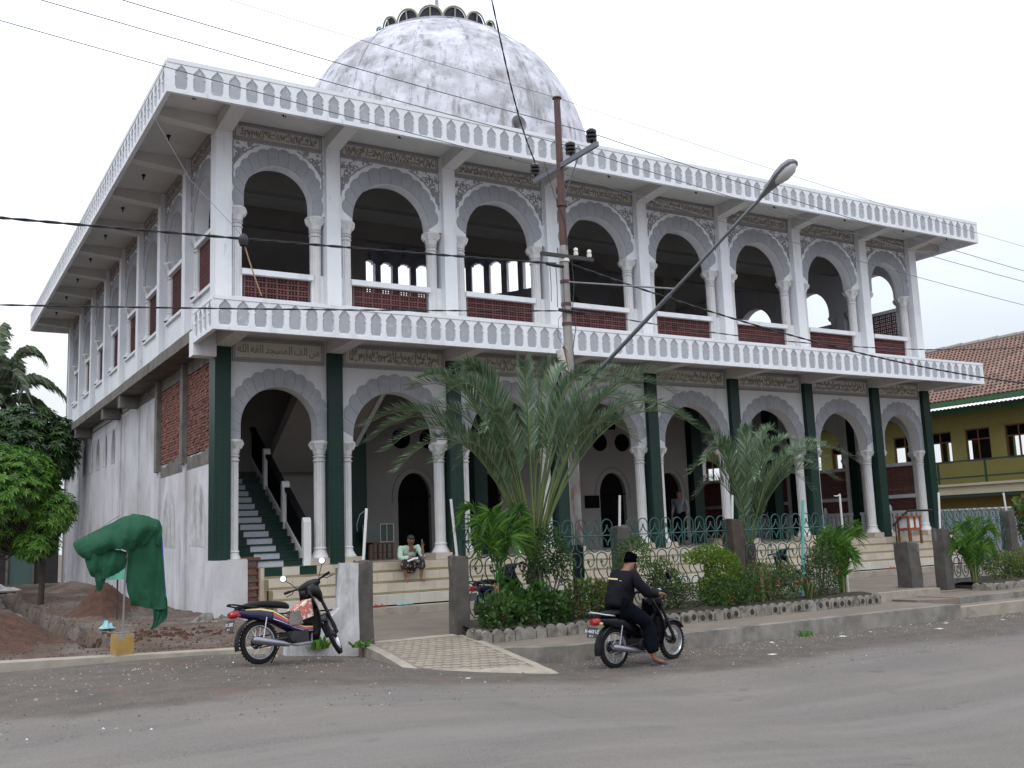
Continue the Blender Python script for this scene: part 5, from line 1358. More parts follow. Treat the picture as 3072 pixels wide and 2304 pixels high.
# left date palm
D1 = []
Y1 = -7.15
for (x, z, dy, rise) in [(.85, 1.95, -.2, 1.0), (.70, 2.4, .4, .85), (1.05, 2.95, -.7, .75), (1.35, 1.7, -1.0, .9), (1.7, 3.1, .6, .5), (2.15, 2.2, -1.2, .9), (2.3, 3.25, -.3, .4), (2.9, 3.3, .7, .3), (3.3, 3.4, -.6, .25),
                         (4.25, 3.6, -.2, .2), (4.6, 3.2, -.9, .45), (5.1, 3.55, .6, .35), (5.6, 3.1, -.8, .7), (6.3, 3.5, .1, .55), (6.7, 3.05, -.6, .8), (7.45, 2.62, -.1, .95), (6.9, 2.9, .9, .8), (5.9, 2.5, .8, 1.1),
                         (2.7, 2.7, 1.3, .6), (4.9, 2.6, 1.4, .8), (1.8, 2.6, 1.2, .8), (2.5, 1.75, .4, 1.1), (5.2, 2.0, -1.3, 1.1),
                         (1.0, 2.2, .9, 1.1), (1.4, 2.7, -1.2, .9), (.9, 1.6, -.5, 1.2), (1.9, 3.2, -.4, .7), (6.6, 3.3, -.9, .6), (7.2, 2.9, .6, .9), (7.3, 2.3, -.7, 1.1), (6.4, 2.5, -1.2, 1.0), (5.8, 3.4, .9, .5), (2.6, 3.3, .9, .4)]:
    D1.append((x, Y1+dy, z, rise))
palm('date_palm', 'large date palm with long arching grey-green fronds in front of the utility pole', (3.75, Y1, -.35), D1, .40, .031, 92, r0=.026, start=.36, seed=3, trunk=(.35, .16, .12), vee=.42, ang=.74)
D2 = []
Y2 = -6.5
for (x, z, dy, rise) in [(8.3, 2.0, -.2, .45), (8.0, 1.55, .3, .6), (8.6, 2.3, .3, .2), (9.1, 2.4, -.4, .15), (9.6, 2.45, .2, .1), (10.15, 2.45, -.1, .15), (10.6, 2.25, .5, .3), (11.2, 2.2, .1, .4), (12.0, 2.05, -.2, .5), (12.05, 1.55, .2, .6),
                         (11.4, 1.35, -.6, .6), (10.9, 1.8, -.8, .5), (8.7, 1.4, -.9, .6), (9.4, 1.9, -1.1, .5), (10.2, 1.7, -1.1, .5), (7.7, 1.75, -.5, .7), (12.2, 1.8, -.5, .7), (11.8, 1.2, .5, .8), (9.2, 2.0, 1.0, .4), (10.4, 1.9, 1.1, .5), (11.3, 1.7, .9, .5), (8.4, 1.1, .6, .6)]:
    D2.append((x+.28, Y2+dy, z+.08, rise+.1))
palm('date_palm', 'smaller bushy date palm behind the fence near the teal pipe', (9.55, Y2, -1.1), D2, .38, .030, 76, r0=.020, start=.14, seed=5, trunk=(1.25, .15, .11), vee=.42, ang=.74)
def areca(label, base, h, n, spread, seed, trunk=.0, group='areca palms in the planters', ns=4):
    r = random.Random(seed); tips = []
    for i in range(n):
        a = 2*pi*i/n*1.618*2+r.uniform(-.3, .3); q = spread*r.uniform(.55, 1); tips.append((base[0]+q*cos(a), base[1]+q*sin(a)*.6, base[2]+trunk+(h-trunk)*r.uniform(.35, .92), .30*h))
    t = palm('areca_palm', label, base, tips, .30*h/1.5+.05, .015, 30, 'areca', 'leafareca', 'areca', .011, .24, seed=seed, group=group, vee=.22, ang=.95, droop=.22, trunk=(trunk, .022, .018) if trunk else None)
    for i in range(ns):
        mb = MB(); a = r.random()*6; mb.tube([(.05*cos(a), .05*sin(a), 0), (.09*cos(a), .06*sin(a), max(trunk, h*.38))], [.024, .015], 6); mb.build('stem', 'drygrass', t)
    return t
areca('low fan-like areca palm beside the right gate post of the paved entrance', (2.85, -7.45, -1.0), 1.85, 11, .72, 11, trunk=.72, ns=2)
areca('bright green areca clump low at the foot of the left date palm', (3.25, -7.65, -1.02), .80, 12, .5, 12)
areca('bushy bright green areca palm at the right end of the long planter', (11.25, -7.4, -1.0), 1.45, 20, .68, 13)
areca('bushy areca palm right of the second gate post', (15.75, -7.4, -1.0), 1.5, 18, .95, 14)
areca('areca palm frond clump cut by the right edge of the photo', (18.9, -7.4, -1.0), 1.7, 12, .9, 15)

def leaf_cloud(mb, c, rad, n, size, mats, r, ell=2.0, flat=.5, shell=.45):
    for i in range(n):
        while True:
            p = Vector((r.uniform(-1, 1), r.uniform(-1, 1), r.uniform(-1, 1)))
            if p.length <= 1 and (p.length > shell or r.random() < .35): break
        q = Vector((c[0]+p.x*rad[0], c[1]+p.y*rad[1], c[2]+p.z*rad[2]))
        d_ = (p+Vector((r.uniform(-.8, .8), r.uniform(-.8, .8), r.uniform(-.5, .8)))).normalized(); u = d_.cross(Vector((r.random(), r.random(), r.random()))).normalized()
        s = size*r.uniform(.6, 1.25); mb.use(r.choice(mats)); mb.add([q, q+d_*s*.5+u*s/ell*.5, q+d_*s, q+d_*s*.5-u*s/ell*.5], [(0, 1, 2), (0, 2, 3)])
def shrub(name, label, base, blobs, size, mats, n, stems=5, seed=0, cat='shrub', flowers=0, group=None, stemmat='dirtybrown'):
    t = thing(name, label, cat, base, 0, group); r = random.Random(seed); mb = MB()
    tot = sum(b[3]*b[4]*b[5] for b in blobs)
    for b in blobs: leaf_cloud(mb, b[:3], b[3:6], int(n*b[3]*b[4]*b[5]/tot), size, mats, r)
    mb.build('foliage', parent=t)
    st = MB()
    for i in range(stems):
        b = r.choice(blobs); st.tube([(r.uniform(-.08, .08), r.uniform(-.05, .05), 0), (b[0]*.5+r.uniform(-.05, .05), b[1]*.5, b[2]*.5), (b[0]+r.uniform(-.5, .5)*b[3], b[1]+r.uniform(-.5, .5)*b[4], b[2]+.3*b[5])], [.018, .013, .006], 5)
    st.build('stems', stemmat, t)
    if flowers:
        f = MB()
        for i in range(flowers): b = r.choice(blobs); leaf_cloud(f, (b[0]+r.uniform(-.8, .8)*b[3], b[1]-b[4]*.9, b[2]+r.uniform(-.5, .5)*b[5]), (.03, .03, .04), 8, .04, ['flower'], r)
        f.build('flowers', parent=t)
    return t
shrub('shrub', 'dark small-leaved shrub with bare grey stems growing into the left date palm', (3.85, -7.35, -1.0), [(.05, 0, 1.25, .38, .3, .42), (.35, 0, .95, .22, .2, .3), (-.2, 0, .9, .25, .22, .25)], .06, ['leafdark', 'leafmid', 'leafdark'], 2300, 9, 21, stemmat='concrete')
shrub('shrub', 'loose small-leaved shrub behind the rider with grey-green leaves', (5.55, -7.55, -1.0), [(.1, 0, 1.1, .36, .25, .32), (-.15, 0, .8, .2, .2, .3), (.75, 0, .55, .3, .25, .45)], .055, ['leafmid', 'leafgrey', 'leafmid'], 2600, 8, 22)
shrub('shrub', 'yellow-green clipped shrub in the middle of the planter', (7.55, -7.5, -1.0), [(-.05, 0, 1.0, .42, .28, .17), (.28, 0, .72, .40, .3, .34), (.1, 0, .35, .45, .3, .28), (-.5, .0, .95, .18, .18, .11)], .062, ['leafyellow', 'leafbright', 'leafmid', 'leafyellow'], 4800, 8, 23)
shrub('shrub', 'dark green round shrub at the foot of the yellow-green shrub', (7.6, -7.7, -1.05), [(0, 0, .32, .5, .28, .3), (.6, 0, .35, .35, .28, .3)], .055, ['leafmid', 'leafdark', 'leafmid'], 2600, 5, 24, flowers=3)
shrub('shrub', 'low mixed shrub between the thick fence post and the teal pipe', (9.0, -7.6, -1.05), [(-.3, 0, .45, .45, .28, .42), (.3, 0, .42, .5, .28, .42)], .06, ['leafgrey', 'leafmid', 'drygrass', 'leafmid'], 2600, 8, 25, flowers=3)
shrub('shrub', 'airy dark shrub with a red flower spike right of the teal pipe', (10.45, -7.55, -1.05), [(0, 0, .55, .48, .3, .55), (.3, .1, .98, .3, .2, .32)], .055, ['leafgrey', 'leafmid', 'leafdark'], 2600, 8, 26, flowers=2)
shrub('shrub', 'low spiky plants left of the rider with grey-green leaves', (4.6, -7.65, -1.05), [(-.1, 0, .42, .5, .22, .34), (.4, 0, .38, .4, .25, .32)], .075, ['leafgrey', 'leafyellow', 'leafmid', 'leafgrey'], 2600, 8, 27, flowers=4)
shrub('shrub', 'grey-green hedge in the right planter behind the second gate post', (16.9, -7.4, -1.05), [(0, 0, .42, .75, .3, .34), (.9, 0, .45, .5, .3, .36)], .05, ['leafgrey', 'leafmid', 'leafyellow'], 3600, 8, 28)
shrub('croton', 'orange and green croton bush at the right edge of the photo', (18.6, -7.2, -1.05), [(0, 0, 1.75, .5, .4, .35), (.2, 0, 1.25, .5, .4, .4)], .12, ['leafmid', 'leafyellow', 'leafcroton', 'leafdark'], 1500, 6, 29) if False else None
M['leafcroton'] = leafm('orange_leaf', (.30, .10, .02), (.22, .14, .03), .25)
shrub('croton', 'orange and green croton bush at the right edge of the photo', (18.6, -7.2, -1.05), [(0, 0, 1.75, .5, .4, .35), (.2, 0, 1.25, .5, .4, .4)], .12, ['leafmid', 'leafyellow', 'leafcroton', 'leafdark'], 1500, 6, 29)
def blades(label, base, n, h, spread, mats, seed):
    t = thing('spiky_plant', label, 'plant', base, 0, 'spiky plants in the planter'); r = random.Random(seed)
    for i in range(n):
        mb = MB(); a = r.random()*6.28; l_ = spread*r.uniform(.1, 1); hh = h*r.uniform(.5, 1); w_ = .016*r.uniform(.8, 1.6); b = Vector((r.uniform(-.12, .12), r.uniform(-.06, .06), 0)); tp = Vector((l_*cos(a), l_*sin(a)*.5, hh)); s_ = Vector((-sin(a), cos(a), 0))*w_
        m1 = b+tp*.35+Vector((0, 0, .08*hh)); m2 = b+tp*.7+Vector((0, 0, .06*hh)); mb.add([b-s_, b+s_, m1-s_*1.2, m1+s_*1.2, m2-s_, m2+s_, b+tp], [(0, 1, 3, 2), (2, 3, 5, 4), (4, 5, 6)]); mb.build('blade', r.choice(mats), t)
shrub('fern', 'fluffy dark fern filling the planter corner beside the right gate post', (2.75, -7.7, -1.02), [(0, 0, .28, .45, .22, .30), (.45, 0, .24, .35, .22, .26)], .11, ['leafmid', 'leafdark', 'leafmid'], 1300, 5, 51)
shrub('fern', 'fluffy fern at the foot of the dark stemmed shrub', (3.75, -7.75, -1.02), [(0, 0, .25, .35, .2, .28), (-.35, 0, .45, .25, .2, .25)], .10, ['leafmid', 'leafdark'], 1200, 5, 52)
shrub('shrub', 'thin grey-green plants in front of the motorcycle handlebar', (6.4, -7.55, -1.05), [(0, 0, .45, .4, .25, .4), (.4, 0, .3, .3, .25, .28), (-.35, 0, .7, .2, .2, .3)], .06, ['leafgrey', 'leafmid', 'leafdark'], 1500, 8, 53)
blades('tall dry sansevieria blades left of the rider', (5.0, -7.75, -1.02), 22, .75, .3, ['drygrass', 'leafmid', 'leafgrey'], 31)
blades('upright yellowish blades at the foot of the thick fence post', (8.75, -7.65, -1.02), 20, .95, .28, ['drygrass', 'drygrass', 'leafmid'], 32)
blades('green strap leaves in front of the left date palm', (3.9, -7.8, -1.02), 26, .5, .4, ['leafmid', 'leafgrey'], 33)
blades('thin reddish green blades before the airy shrub', (9.9, -7.75, -1.02), 24, .6, .35, ['leafgrey', 'drygrass', 'leafmid'], 34)
blades('dry upright blades at the right edge beside the far fence post', (17.6, -7.5, -1.02), 16, .95, .2, ['drygrass'], 35)
blades('small grass tuft growing at the foot of the broken wall', (-.35, -7.5, -1.08), 40, .22, .22, ['leafbright', 'leafmid'], 36)
blades('small grass tuft beside the left gate post foot', (.25, -7.62, -1.1), 24, .14, .18, ['leafbright', 'leafmid'], 37)
blades('small green weed at the kerb face below the middle of the sidewalk', (7.9, -9.42, -1.46), 18, .14, .12, ['leafbright', 'leafmid'], 38)

# trees at the left edge
def rosette_tree(name, label, base, H, crown, n, leaf, mats, seed, ell=3.2, trunk_r=.09, cat='tree', petals=9, group=None):
    t = thing(name, label, cat, base, 0, group); r = random.Random(seed)
    tr = MB(); tr.tube([(0, 0, 0), (.05, 0, H*.3), (-.03, .02, H*.6), (.02, 0, H*.85)], [trunk_r, trunk_r*.8, trunk_r*.6, trunk_r*.3], 9); tr.build('trunk', 'dirtybrown', t, smooth=True)
    mb = MB(); br = MB(); cl = []
    for b in crown:
        for k in range(int(n*b[6])):
            while True:
                p = Vector((r.uniform(-1, 1), r.uniform(-1, 1), r.uniform(-1, 1)))
                if .35 < p.length <= 1: break
            cl.append((Vector((b[0]+p.x*b[3], b[1]+p.y*b[4], b[2]+p.z*b[5])), p))
    for i, (c, p) in enumerate(cl):
        if i % 9 == 0:
            br.tube([(0, 0, H*.35+r.random()*H*.3), (c.x*.5, c.y*.5, c.z*.8), tuple(c)], [.03, .018, .006], 4)
        m_ = r.choice(mats); mb.use(m_); ax = (p.normalized()*.9+Vector((0, 0, .7))).normalized()
        u = ax.cross(Vector((.3, .7, .1))).normalized(); v = ax.cross(u)
        for k in range(petals):
            a = 2*pi*k/petals+r.random()*.5; d_ = (u*cos(a)+v*sin(a)+ax*r.uniform(-.15, .5)).normalized(); L_ = leaf*r.uniform(.7, 1.15); s_ = d_.cross(ax).normalized()*L_/ell*.5
            tip = c+d_*L_+Vector((0, 0, -.22*L_)); mid = c+d_*L_*.5; mb.add([c, mid+s_, tip, mid-s_], [(0, 1, 2), (0, 2, 3)])
    mb.build('crown', parent=t); br.build('branches', 'dirtybrown', t)
    return t
rosette_tree('broadleaf_tree', 'bright green tree with rosettes of drooping leaves at the left edge', (-2.45, 9.0, -.95), 3.6,
             [(-.9, 0, 3.35, 1.35, 1.3, 1.15, 1.0), (.15, 0, 2.6, .75, .9, .7, .45), (-1.6, 0, 2.4, 1.0, 1.0, .9, .5), (-.2, 0, 1.75, .7, .7, .45, .25)], 1500, .175, ['leafbright', 'leafbright', 'leafmid', 'leafyellow2'], 41)
rosette_tree('mango_tree', 'dark dense tree with glossy leaves behind the bright one at the left edge', (-3.6, 19.5, -.9), 6.5,
             [(0, 0, 4.6, 2.7, 2.2, 2.0, 1.0), (1.6, 0, 5.2, 1.5, 1.5, 1.3, .5), (-2.2, 0, 5.6, 2.2, 2, 1.6, .6), (2.0, 0, 3.2, .95, 1.2, 1.4, .35), (2.7, 0, 5.3, .8, 1.2, 1.3, .35), (1.6, 0, 6.3, 1.2, 1.2, .7, .25)], 1300, .27, ['leafdark', 'leafdark', 'leafmid'], 42, trunk_r=.22)
rosette_tree('garden_tree', 'small dark tree filling the gap under the bright tree by the sheet wall', (-4.8, 15.5, -.9), 3.2,
             [(0, 0, 2.3, 1.8, 1.4, 1.3, 1.0)], 330, .26, ['leafdark', 'leafmid'], 43)
CB = Vector((-2.6, 30.0, -.9)); tips = []
for (x, z, dy, rise) in [(-.45, 10.9, 0, .9), (.45, 9.0, -.5, 1.5), (.6, 7.5, .4, 1.8), (-1.4, 6.6, -1, 2.0), (-3.4, 12.6, .3, .4), (-2.2, 12.2, .5, .5), (-5.2, 12.2, -.5, .5), (-6.6, 10.6, .6, 1.2), (-6.8, 8.4, -.8, 1.8), (-4.6, 6.6, -1.8, 2.2), (-3.2, 7.2, -2.8, 2.0), (-1.4, 8.8, -2.6, 1.8), (-1.2, 10.4, 2.4, 1.2), (-4.2, 10.6, 2.6, 1.4)]:
    tips.append((x, 30+dy, z-1.0, rise))
palm('coconut_palm', 'tall coconut palm with tattered drooping fronds behind the mosque corner', tuple(CB), tips, 1.0, .030, 74, 'coco', 'datefrond2', 'petiole', .05, .14, seed=9, trunk=(8.0, .2, .14), vee=.0, droop=.55, ang=1.1)

# ------------------------------------------------------------------ motorcycles
def rotpts(mb, start, Mx):
    for i in range(start, len(mb.v)): mb.v[i] = tuple(Mx @ Vector(mb.v[i]))
def motorcycle(label, loc, rz, lean=0, steer=0, fairing='bikepurple', stripes=True, plate=None, box=False, bright_rail='bikeblack', mirror_l=True, group=None, muff='exhaust'):
    t = thing('motorcycle', label, 'motorcycle', loc, 0, group); t.rotation_euler = (lean, 0, rz); t.rotation_mode = 'XYZ'
    ax = Vector((1.0, 0, .62)); SA = Matrix.Translation(ax) @ Matrix.Rotation(steer, 4, Vector((-.42, 0, .9)).normalized()) @ Matrix.Translation(-ax)
    I = Matrix.Identity(4)
    def wheel(x, Mx, front):
        mb = MB(); n = 36; tr, R_ = .037, .247; vs = []
        for k in range(n):
            a = 2*pi*k/n
            for j in range(8):
                b = 2*pi*j/8; rr = R_+tr*cos(b)*1.0; vs.append((x+rr*cos(a), tr*.85*sin(b), .284+rr*sin(a)))
        mb.add(vs, [(k*8+j, ((k+1) % n)*8+j, ((k+1) % n)*8+(j+1) % 8, k*8+(j+1) % 8) for k in range(n) for j in range(8)])
        for k in range(n):       # tread blocks
            a = 2*pi*(k+.5)/n
            for s in (-1, 1):
                c_ = Vector((x+.283*cos(a), s*.014, .284+.283*sin(a))); tg = Vector((-sin(a), 0, cos(a)))*.012; rd = Vector((cos(a), 0, sin(a)))*.004; yy = Vector((0, .009, 0))
                p = [c_-tg-yy-rd, c_+tg-yy-rd, c_+tg+yy-rd, c_-tg+yy-rd, c_-tg-yy+rd, c_+tg-yy+rd, c_+tg+yy+rd, c_-tg+yy+rd]; mb.hexa(p)
        rotpts(mb, 0, Mx); w_ = mb.build('wheel', 'black_rubber', t, smooth=True, fixn=True)
        r = MB(); r.lathe([(.213, -.030), (.220, -.030), (.207, -.012), (.203, 0), (.207, .012), (.220, .030), (.213, .030), (.198, .008), (.198, -.008), (.213, -.030)], (x, 0, .284), 36, 'y'); rotpts(r, 0, Mx); r.build('rim', 'rimsteel', w_, smooth=True)
        h = MB(); h.lathe([(.0, -.05), (.055, -.05), (.06, -.02), (.035, 0), (.06, .03), (.05, .05), (0, .05)], (x, 0, .284), 16, 'y'); rotpts(h, 0, Mx); h.build('hub', 'engine', w_)
        sp = MB()
        for k in range(18):
            a = 2*pi*k/18; s = .03 if k % 2 else -.03; sp.tube([(x+.04*cos(a+.5), s, .284+.04*sin(a+.5)), (x+.202*cos(a), 0, .284+.202*sin(a))], .0022, 3, cap=False)
        rotpts(sp, 0, Mx); sp.build('spokes', 'chrome', w_)
    wheel(0, I, False); wheel(1.22, SA, True)
    def P(nm, mb, m_, smooth=True, Mx=None, parent=None):
        if Mx is not None: rotpts(mb, 0, Mx)
        return mb.build(nm, m_, parent or t, smooth=smooth, fixn=True)
    def loft(secs, n=12, pw=.7):
        """secs: (x, z centre, half width, half height)"""
        mb = MB(); vs = []
        for (x, z, a, b) in secs:
            for k in range(n):
                th = 2*pi*k/n; c_, s_ = cos(th), sin(th); vs.append((x, a*abs(c_)**pw*(1 if c_ > 0 else -1), z+b*abs(s_)**pw*(1 if s_ > 0 else -1)))
        m_ = len(secs); mb.add(vs, [(i*n+k, i*n+(k+1) % n, (i+1)*n+(k+1) % n, (i+1)*n+k) for i in range(m_-1) for k in range(n)]+[tuple(range(n)), tuple(range((m_-1)*n, m_*n))]); return mb
    body = P('tail_fairing', loft([(-.34, .70, .045, .035), (-.25, .68, .085, .055), (-.05, .655, .115, .075), (.15, .62, .12, .085), (.32, .545, .115, .10), (.48, .46, .105, .09), (.66, .40, .10, .06), (.84, .385, .09, .045)]), fairing)
    if stripes:
        for s in (-1, 1):
            for nm, m_, dz, hh in (('stripe', 'stripe_yellow', .055, .012), ('stripe', 'stripe_red', .012, .022), ('stripe', 'stripe_violet', -.022, .014), ('stripe', 'stripe_white', -.05, .006)):
                mb = MB(); vs = []; q = [(-.22, .685, .094), (-.02, .66, .122), (.17, .62, .129), (.33, .545, .124), (.49, .455, .113), (.66, .40, .104), (.80, .39, .095)]
                for i, (x, z, w__) in enumerate(q):
                    k = .5+.5*sin(pi*min(1, i/4+.1)); zz = z+dz*k+ (.02 if nm == '' else 0); ww = w__ - abs(dz*k)*.28+.004
                    vs += [(x, s*ww, zz-hh*k), (x, s*(ww-.003), zz+hh*k)]
                if m_ != 'stripe_yellow': vs = vs[4:]
                mb.add(vs, [(2*i, 2*i+1, 2*i+3, 2*i+2) for i in range(len(vs)//2-1)]); mb.build(nm, m_, body)
    P('seat', loft([(-.30, .755, .07, .022), (-.15, .775, .10, .035), (.05, .785, .115, .04), (.25, .765, .115, .045), (.40, .745, .095, .04), (.47, .72, .05, .03)], pw=.6), 'seatblack')
    mb = MB(); mb.tube([(-.05, .10, .74), (-.25, .11, .77), (-.39, .09, .80), (-.42, 0, .81), (-.39, -.09, .80), (-.25, -.11, .77), (-.05, -.10, .74)], .012, 7); P('grab_rail', mb, bright_rail)
    P('tail_light', loft([(-.42, .665, .045, .035), (-.38, .67, .07, .05), (-.31, .68, .075, .05)]), 'redlens')
    for s in (-1, 1): P('indicator', loft([(-.36, .65, .02, .02)]) if False else (lambda q: (q.lathe([(0, -.02), (.025, -.01), (.025, .01), (0, .02)], (-.33, s*.105, .655), 8), q)[1])(MB()), 'stripe_yellow' if not stripes else 'redlens')
    fd = MB(); vs = []
    for k in range(9):
        a = lerp(radians(70), radians(195), k/8); rr = .335
        for yy in (-.065, -.05, .05, .065): vs.append((rr*cos(a), yy, .284+rr*sin(a)-(.02 if abs(yy) > .06 else 0)))
    fd.add(vs, [(k*4+j, k*4+j+1, (k+1)*4+j+1, (k+1)*4+j) for k in range(8) for j in range(3)]); P('rear_fender', fd, 'blackpaint')
    mb = MB(); mb.hexa([(-.44, -.10, .46), (-.44, .10, .46), (-.43, .10, .46), (-.43, -.10, .46), (-.40, -.10, .60), (-.40, .10, .60), (-.39, .10, .60), (-.39, -.10, .60)]); pl = P('number_plate', mb, 'plate', smooth=False)
    if plate:
        for txt, sz, zz in ((plate, .062, .545), ('08 11', .035, .485)):
            c = bpy.data.curves.new('p', 'FONT'); c.body = txt; c.size = sz; c.align_x = 'CENTER'; c.align_y = 'CENTER'; c.offset = .001
            o = bpy.data.objects.new('p', c); COL.objects.link(o); me = bpy.data.meshes.new_from_object(o.evaluated_get(bpy.context.evaluated_depsgraph_get())); bpy.data.objects.remove(o)
            for v in me.vertices: x, y = v.co.x, v.co.y; v.co = Vector((-.4447-(.53-zz)*-.29+.0-.001, -x, zz+y)); v.co.x = -.446+(v.co.z-.46)*.286
            me.materials.clear(); me.materials.append(M['platetext']); place('plate_text', me, pl)
    mb = MB(); vs = []                                       # leg shield
    for k in range(9):
        z = lerp(.23, .93, k/8); xx = .93-.10*(k/8)+.05*sin(pi*k/8); wd = lerp(.15, .235, sin(pi*min(1, k/7)))*(1 if k < 8 else .75)
        for j in range(9):
            u = lerp(-1, 1, j/8); vs.append((xx-.09*u*u, u*wd, z))
    mb.add(vs, [(k*9+j, k*9+j+1, (k+1)*9+j+1, (k+1)*9+j) for k in range(8) for j in range(8)]); o = P('leg_shield', mb, 'bikeblack'); sm = o.modifiers.new('s', 'SOLIDIFY'); sm.thickness = .018
    P('steering_cover', loft([(.80, .90, .05, .07), (.88, .93, .08, .09), (.96, .90, .075, .10), (1.02, .82, .05, .08)]), 'bikeblack')
    for s in (-1, 1):
        mb = MB(); mb.tube([(.955, s*.075, .80), (1.10, s*.075, .52), (1.22, s*.07, .284)], [.024, .024, .028], 8); P('fork_leg', mb, 'engine', Mx=SA)
    ff = MB(); vs = []
    for k in range(9):
        a = lerp(radians(30), radians(150), k/8); rr = .325
        for yy in (-.06, -.04, .04, .06): vs.append((1.22+rr*cos(a), yy, .284+rr*sin(a)-(.03 if abs(yy) > .05 else 0)))
    ff.add(vs, [(k*4+j, k*4+j+1, (k+1)*4+j+1, (k+1)*4+j) for k in range(8) for j in range(3)]); P('front_fender', ff, 'bikeblack', Mx=SA)
    P('handlebar_cover', (lambda q: (q.lathe([(0, -.17), (.035, -.16), (.06, -.10), (.075, 0), (.06, .10), (.035, .16), (0, .17)], (.90, 0, 1.0), 12, 'y'), q)[1])(MB()), 'blackpaint', Mx=SA)
    mb = MB(); mb.lathe([(0, .0), (.07, .0), (.075, .03), (.05, .05), (0, .055)], (.985, 0, .99), 14, 'x'); P('headlight', mb, 'glass', Mx=SA)
    for s in (-1, 1):
        mb = MB(); mb.tube([(.90, s*.10, 1.0), (.86, s*.20, 1.02), (.80, s*.33, 1.02)], [.018, .014, .014], 7); hb = P('handlebar', mb, 'blackpaint', Mx=SA)
        mb = MB(); mb.tube([(.83, s*.26, 1.021), (.795, s*.345, 1.021)], .02, 8); P('grip', mb, 'black_rubber', Mx=SA, parent=hb)
        mb = MB(); mb.tube([(.87, s*.22, 1.02), (.94, s*.27, 1.005), (.93, s*.36, 1.0)], .007, 5); P('lever', mb, 'engine', Mx=SA, parent=hb)
        if mirror_l or s < 0:
            mb = MB(); mb.tube([(.86, s*.17, 1.03), (.90, s*.23, 1.14), (.90, s*.29, 1.22)], .006, 5); st = P('mirror', mb, 'blackpaint', Mx=SA)
            mb = MB(); mb.lathe([(0, -.012), (.045, -.008), (.052, 0), (.045, .010), (0, .012)], (.90, s*.30, 1.25), 14, 'x'); P('mirror_shell', mb, 'blackpaint', Mx=SA, parent=st)
            mb = MB(); mb.lathe([(0, -.016), (.044, -.0135), (.044, -.012)], (.90, s*.30, 1.25), 14, 'x'); P('mirror_glass', mb, 'mirror', Mx=SA, parent=st)
    en = MB(); en.box(.38, .70, -.13, .13, .22, .38); en.tube([(.60, 0, .36), (.84, 0, .40)], .07, 12); en.lathe([(0, -.17), (.08, -.165), (.09, -.13), (.09, .13), (.08, .165), (0, .17)], (.47, 0, .30), 14, 'y'); P('engine', en, 'engine', smooth=False)
    fn = MB()
    for k in range(6): fn.lathe([(.05, 0), (.095, 0), (.095, .008), (.05, .008)], (.68+k*.024, 0, .385), 12, 'x')
    P('cylinder_fins', fn, 'engine', smooth=False)
    mb = MB(); mb.tube([(.80, -.05, .34), (.74, -.12, .20), (.50, -.15, .19), (.32, -.17, .22)], .016, 8); P('exhaust_pipe', mb, muff)
    mb = MB(); mb.tube([(.36, -.165, .205), (.26, -.17, .23), (-.16, -.185, .315), (-.20, -.186, .32)], [.022, .040, .050, .030], 12); P('muffler', mb, muff)
    for s in (-1, 1):
        mb = MB(); mb.tube([(.38, s*.10, .30), (0, s*.10, .284)], .018, 6); P('swing_arm', mb, 'engine')
        mb = MB(); mb.tube([(.0, s*.115, .30), (.07, s*.12, .60)], .010, 6)
        for k in range(9): q = Vector((.01, s*.115, .34)).lerp(Vector((.065, s*.12, .57)), k/8); mb.lathe([(.012, -.004), (.026, 0), (.012, .004)], q, 8)
        P('shock_absorber', mb, 'chrome')
        mb = MB(); mb.tube([(.42, s*.10, .24), (.42, s*.24, .235)], .014, 6); P('foot_peg', mb, 'black_rubber')
    mb = MB(); mb.lathe([(.0, .06), (.075, .06), (.085, .075), (.0, .08)], (0, 0, .284), 18, 'y'); mb.tube([(0, .075, .36), (.42, .08, .38)], .01, 5); mb.tube([(0, .075, .21), (.42, .08, .24)], .01, 5); P('chain_guard', mb, 'engine')
    mb = MB(); mb.tube([(.40, .12, .24), (.34, .30, -.0 if lean else .12)], .010, 5) if lean else mb.tube([(.40, .12, .22), (.15, .14, .16)], .010, 5); P('kickstand', mb, 'engine')
    mb = MB(); mb.tube([(.30, 0, .60), (.55, 0, .45), (.9, 0, .7)], .03, 6); P('frame', mb, 'engine')
    if box:
        mb = MB(); mb.hexa([(.55, -.12, .50), (.80, -.13, .56), (.80, .10, .56), (.55, .10, .50), (.50, -.12, .66), (.78, -.13, .80), (.78, .10, .80), (.50, .10, .66)]); b_ = P('folded_leaflets', mb, 'paperred', smooth=False)
        mb = MB(); mb.hexa([(.40, -.13, .46), (.62, -.14, .47), (.62, -.135, .47), (.40, -.125, .46), (.42, -.13, .62), (.58, -.14, .66), (.58, -.135, .66), (.42, -.125, .62)]); P('cloth_bag', mb, 'concrete', smooth=False)
    return t
M['paperred'] = mat('printed_red_paper', (.45, .13, .10), .7, (.65, .60, .55), 14, lo=.5, hi=.56)
motorcycle('black underbone motorcycle with violet and yellow stripes parked on the gravel', (-1.66, -8.78, -1.068), radians(13), lean=radians(-7), steer=radians(50), box=True, bright_rail='blackpaint', plate='W 3582')
RB = Vector((3.03, -10.36, -1.432)); RR = radians(8)
motorcycle('black motorcycle with chrome tail rail being ridden at the kerb', tuple(RB), RR, steer=radians(4), stripes=False, plate='N 4303 LC', bright_rail='chrome', fairing='bikeblack', muff='exhaust')
motorcycle('motorcycle with yellow striped tail parked behind the small areca palm in the yard', (3.55, -5.8, -1.108), radians(25), lean=radians(-6), steer=radians(20), group='motorcycles parked in the yard')
motorcycle('dark motorcycle hidden behind the fence near the right date palm', (10.6, -5.3, -1.108), radians(-20), lean=radians(-6), steer=radians(20), stripes=False, group='motorcycles parked in the yard')

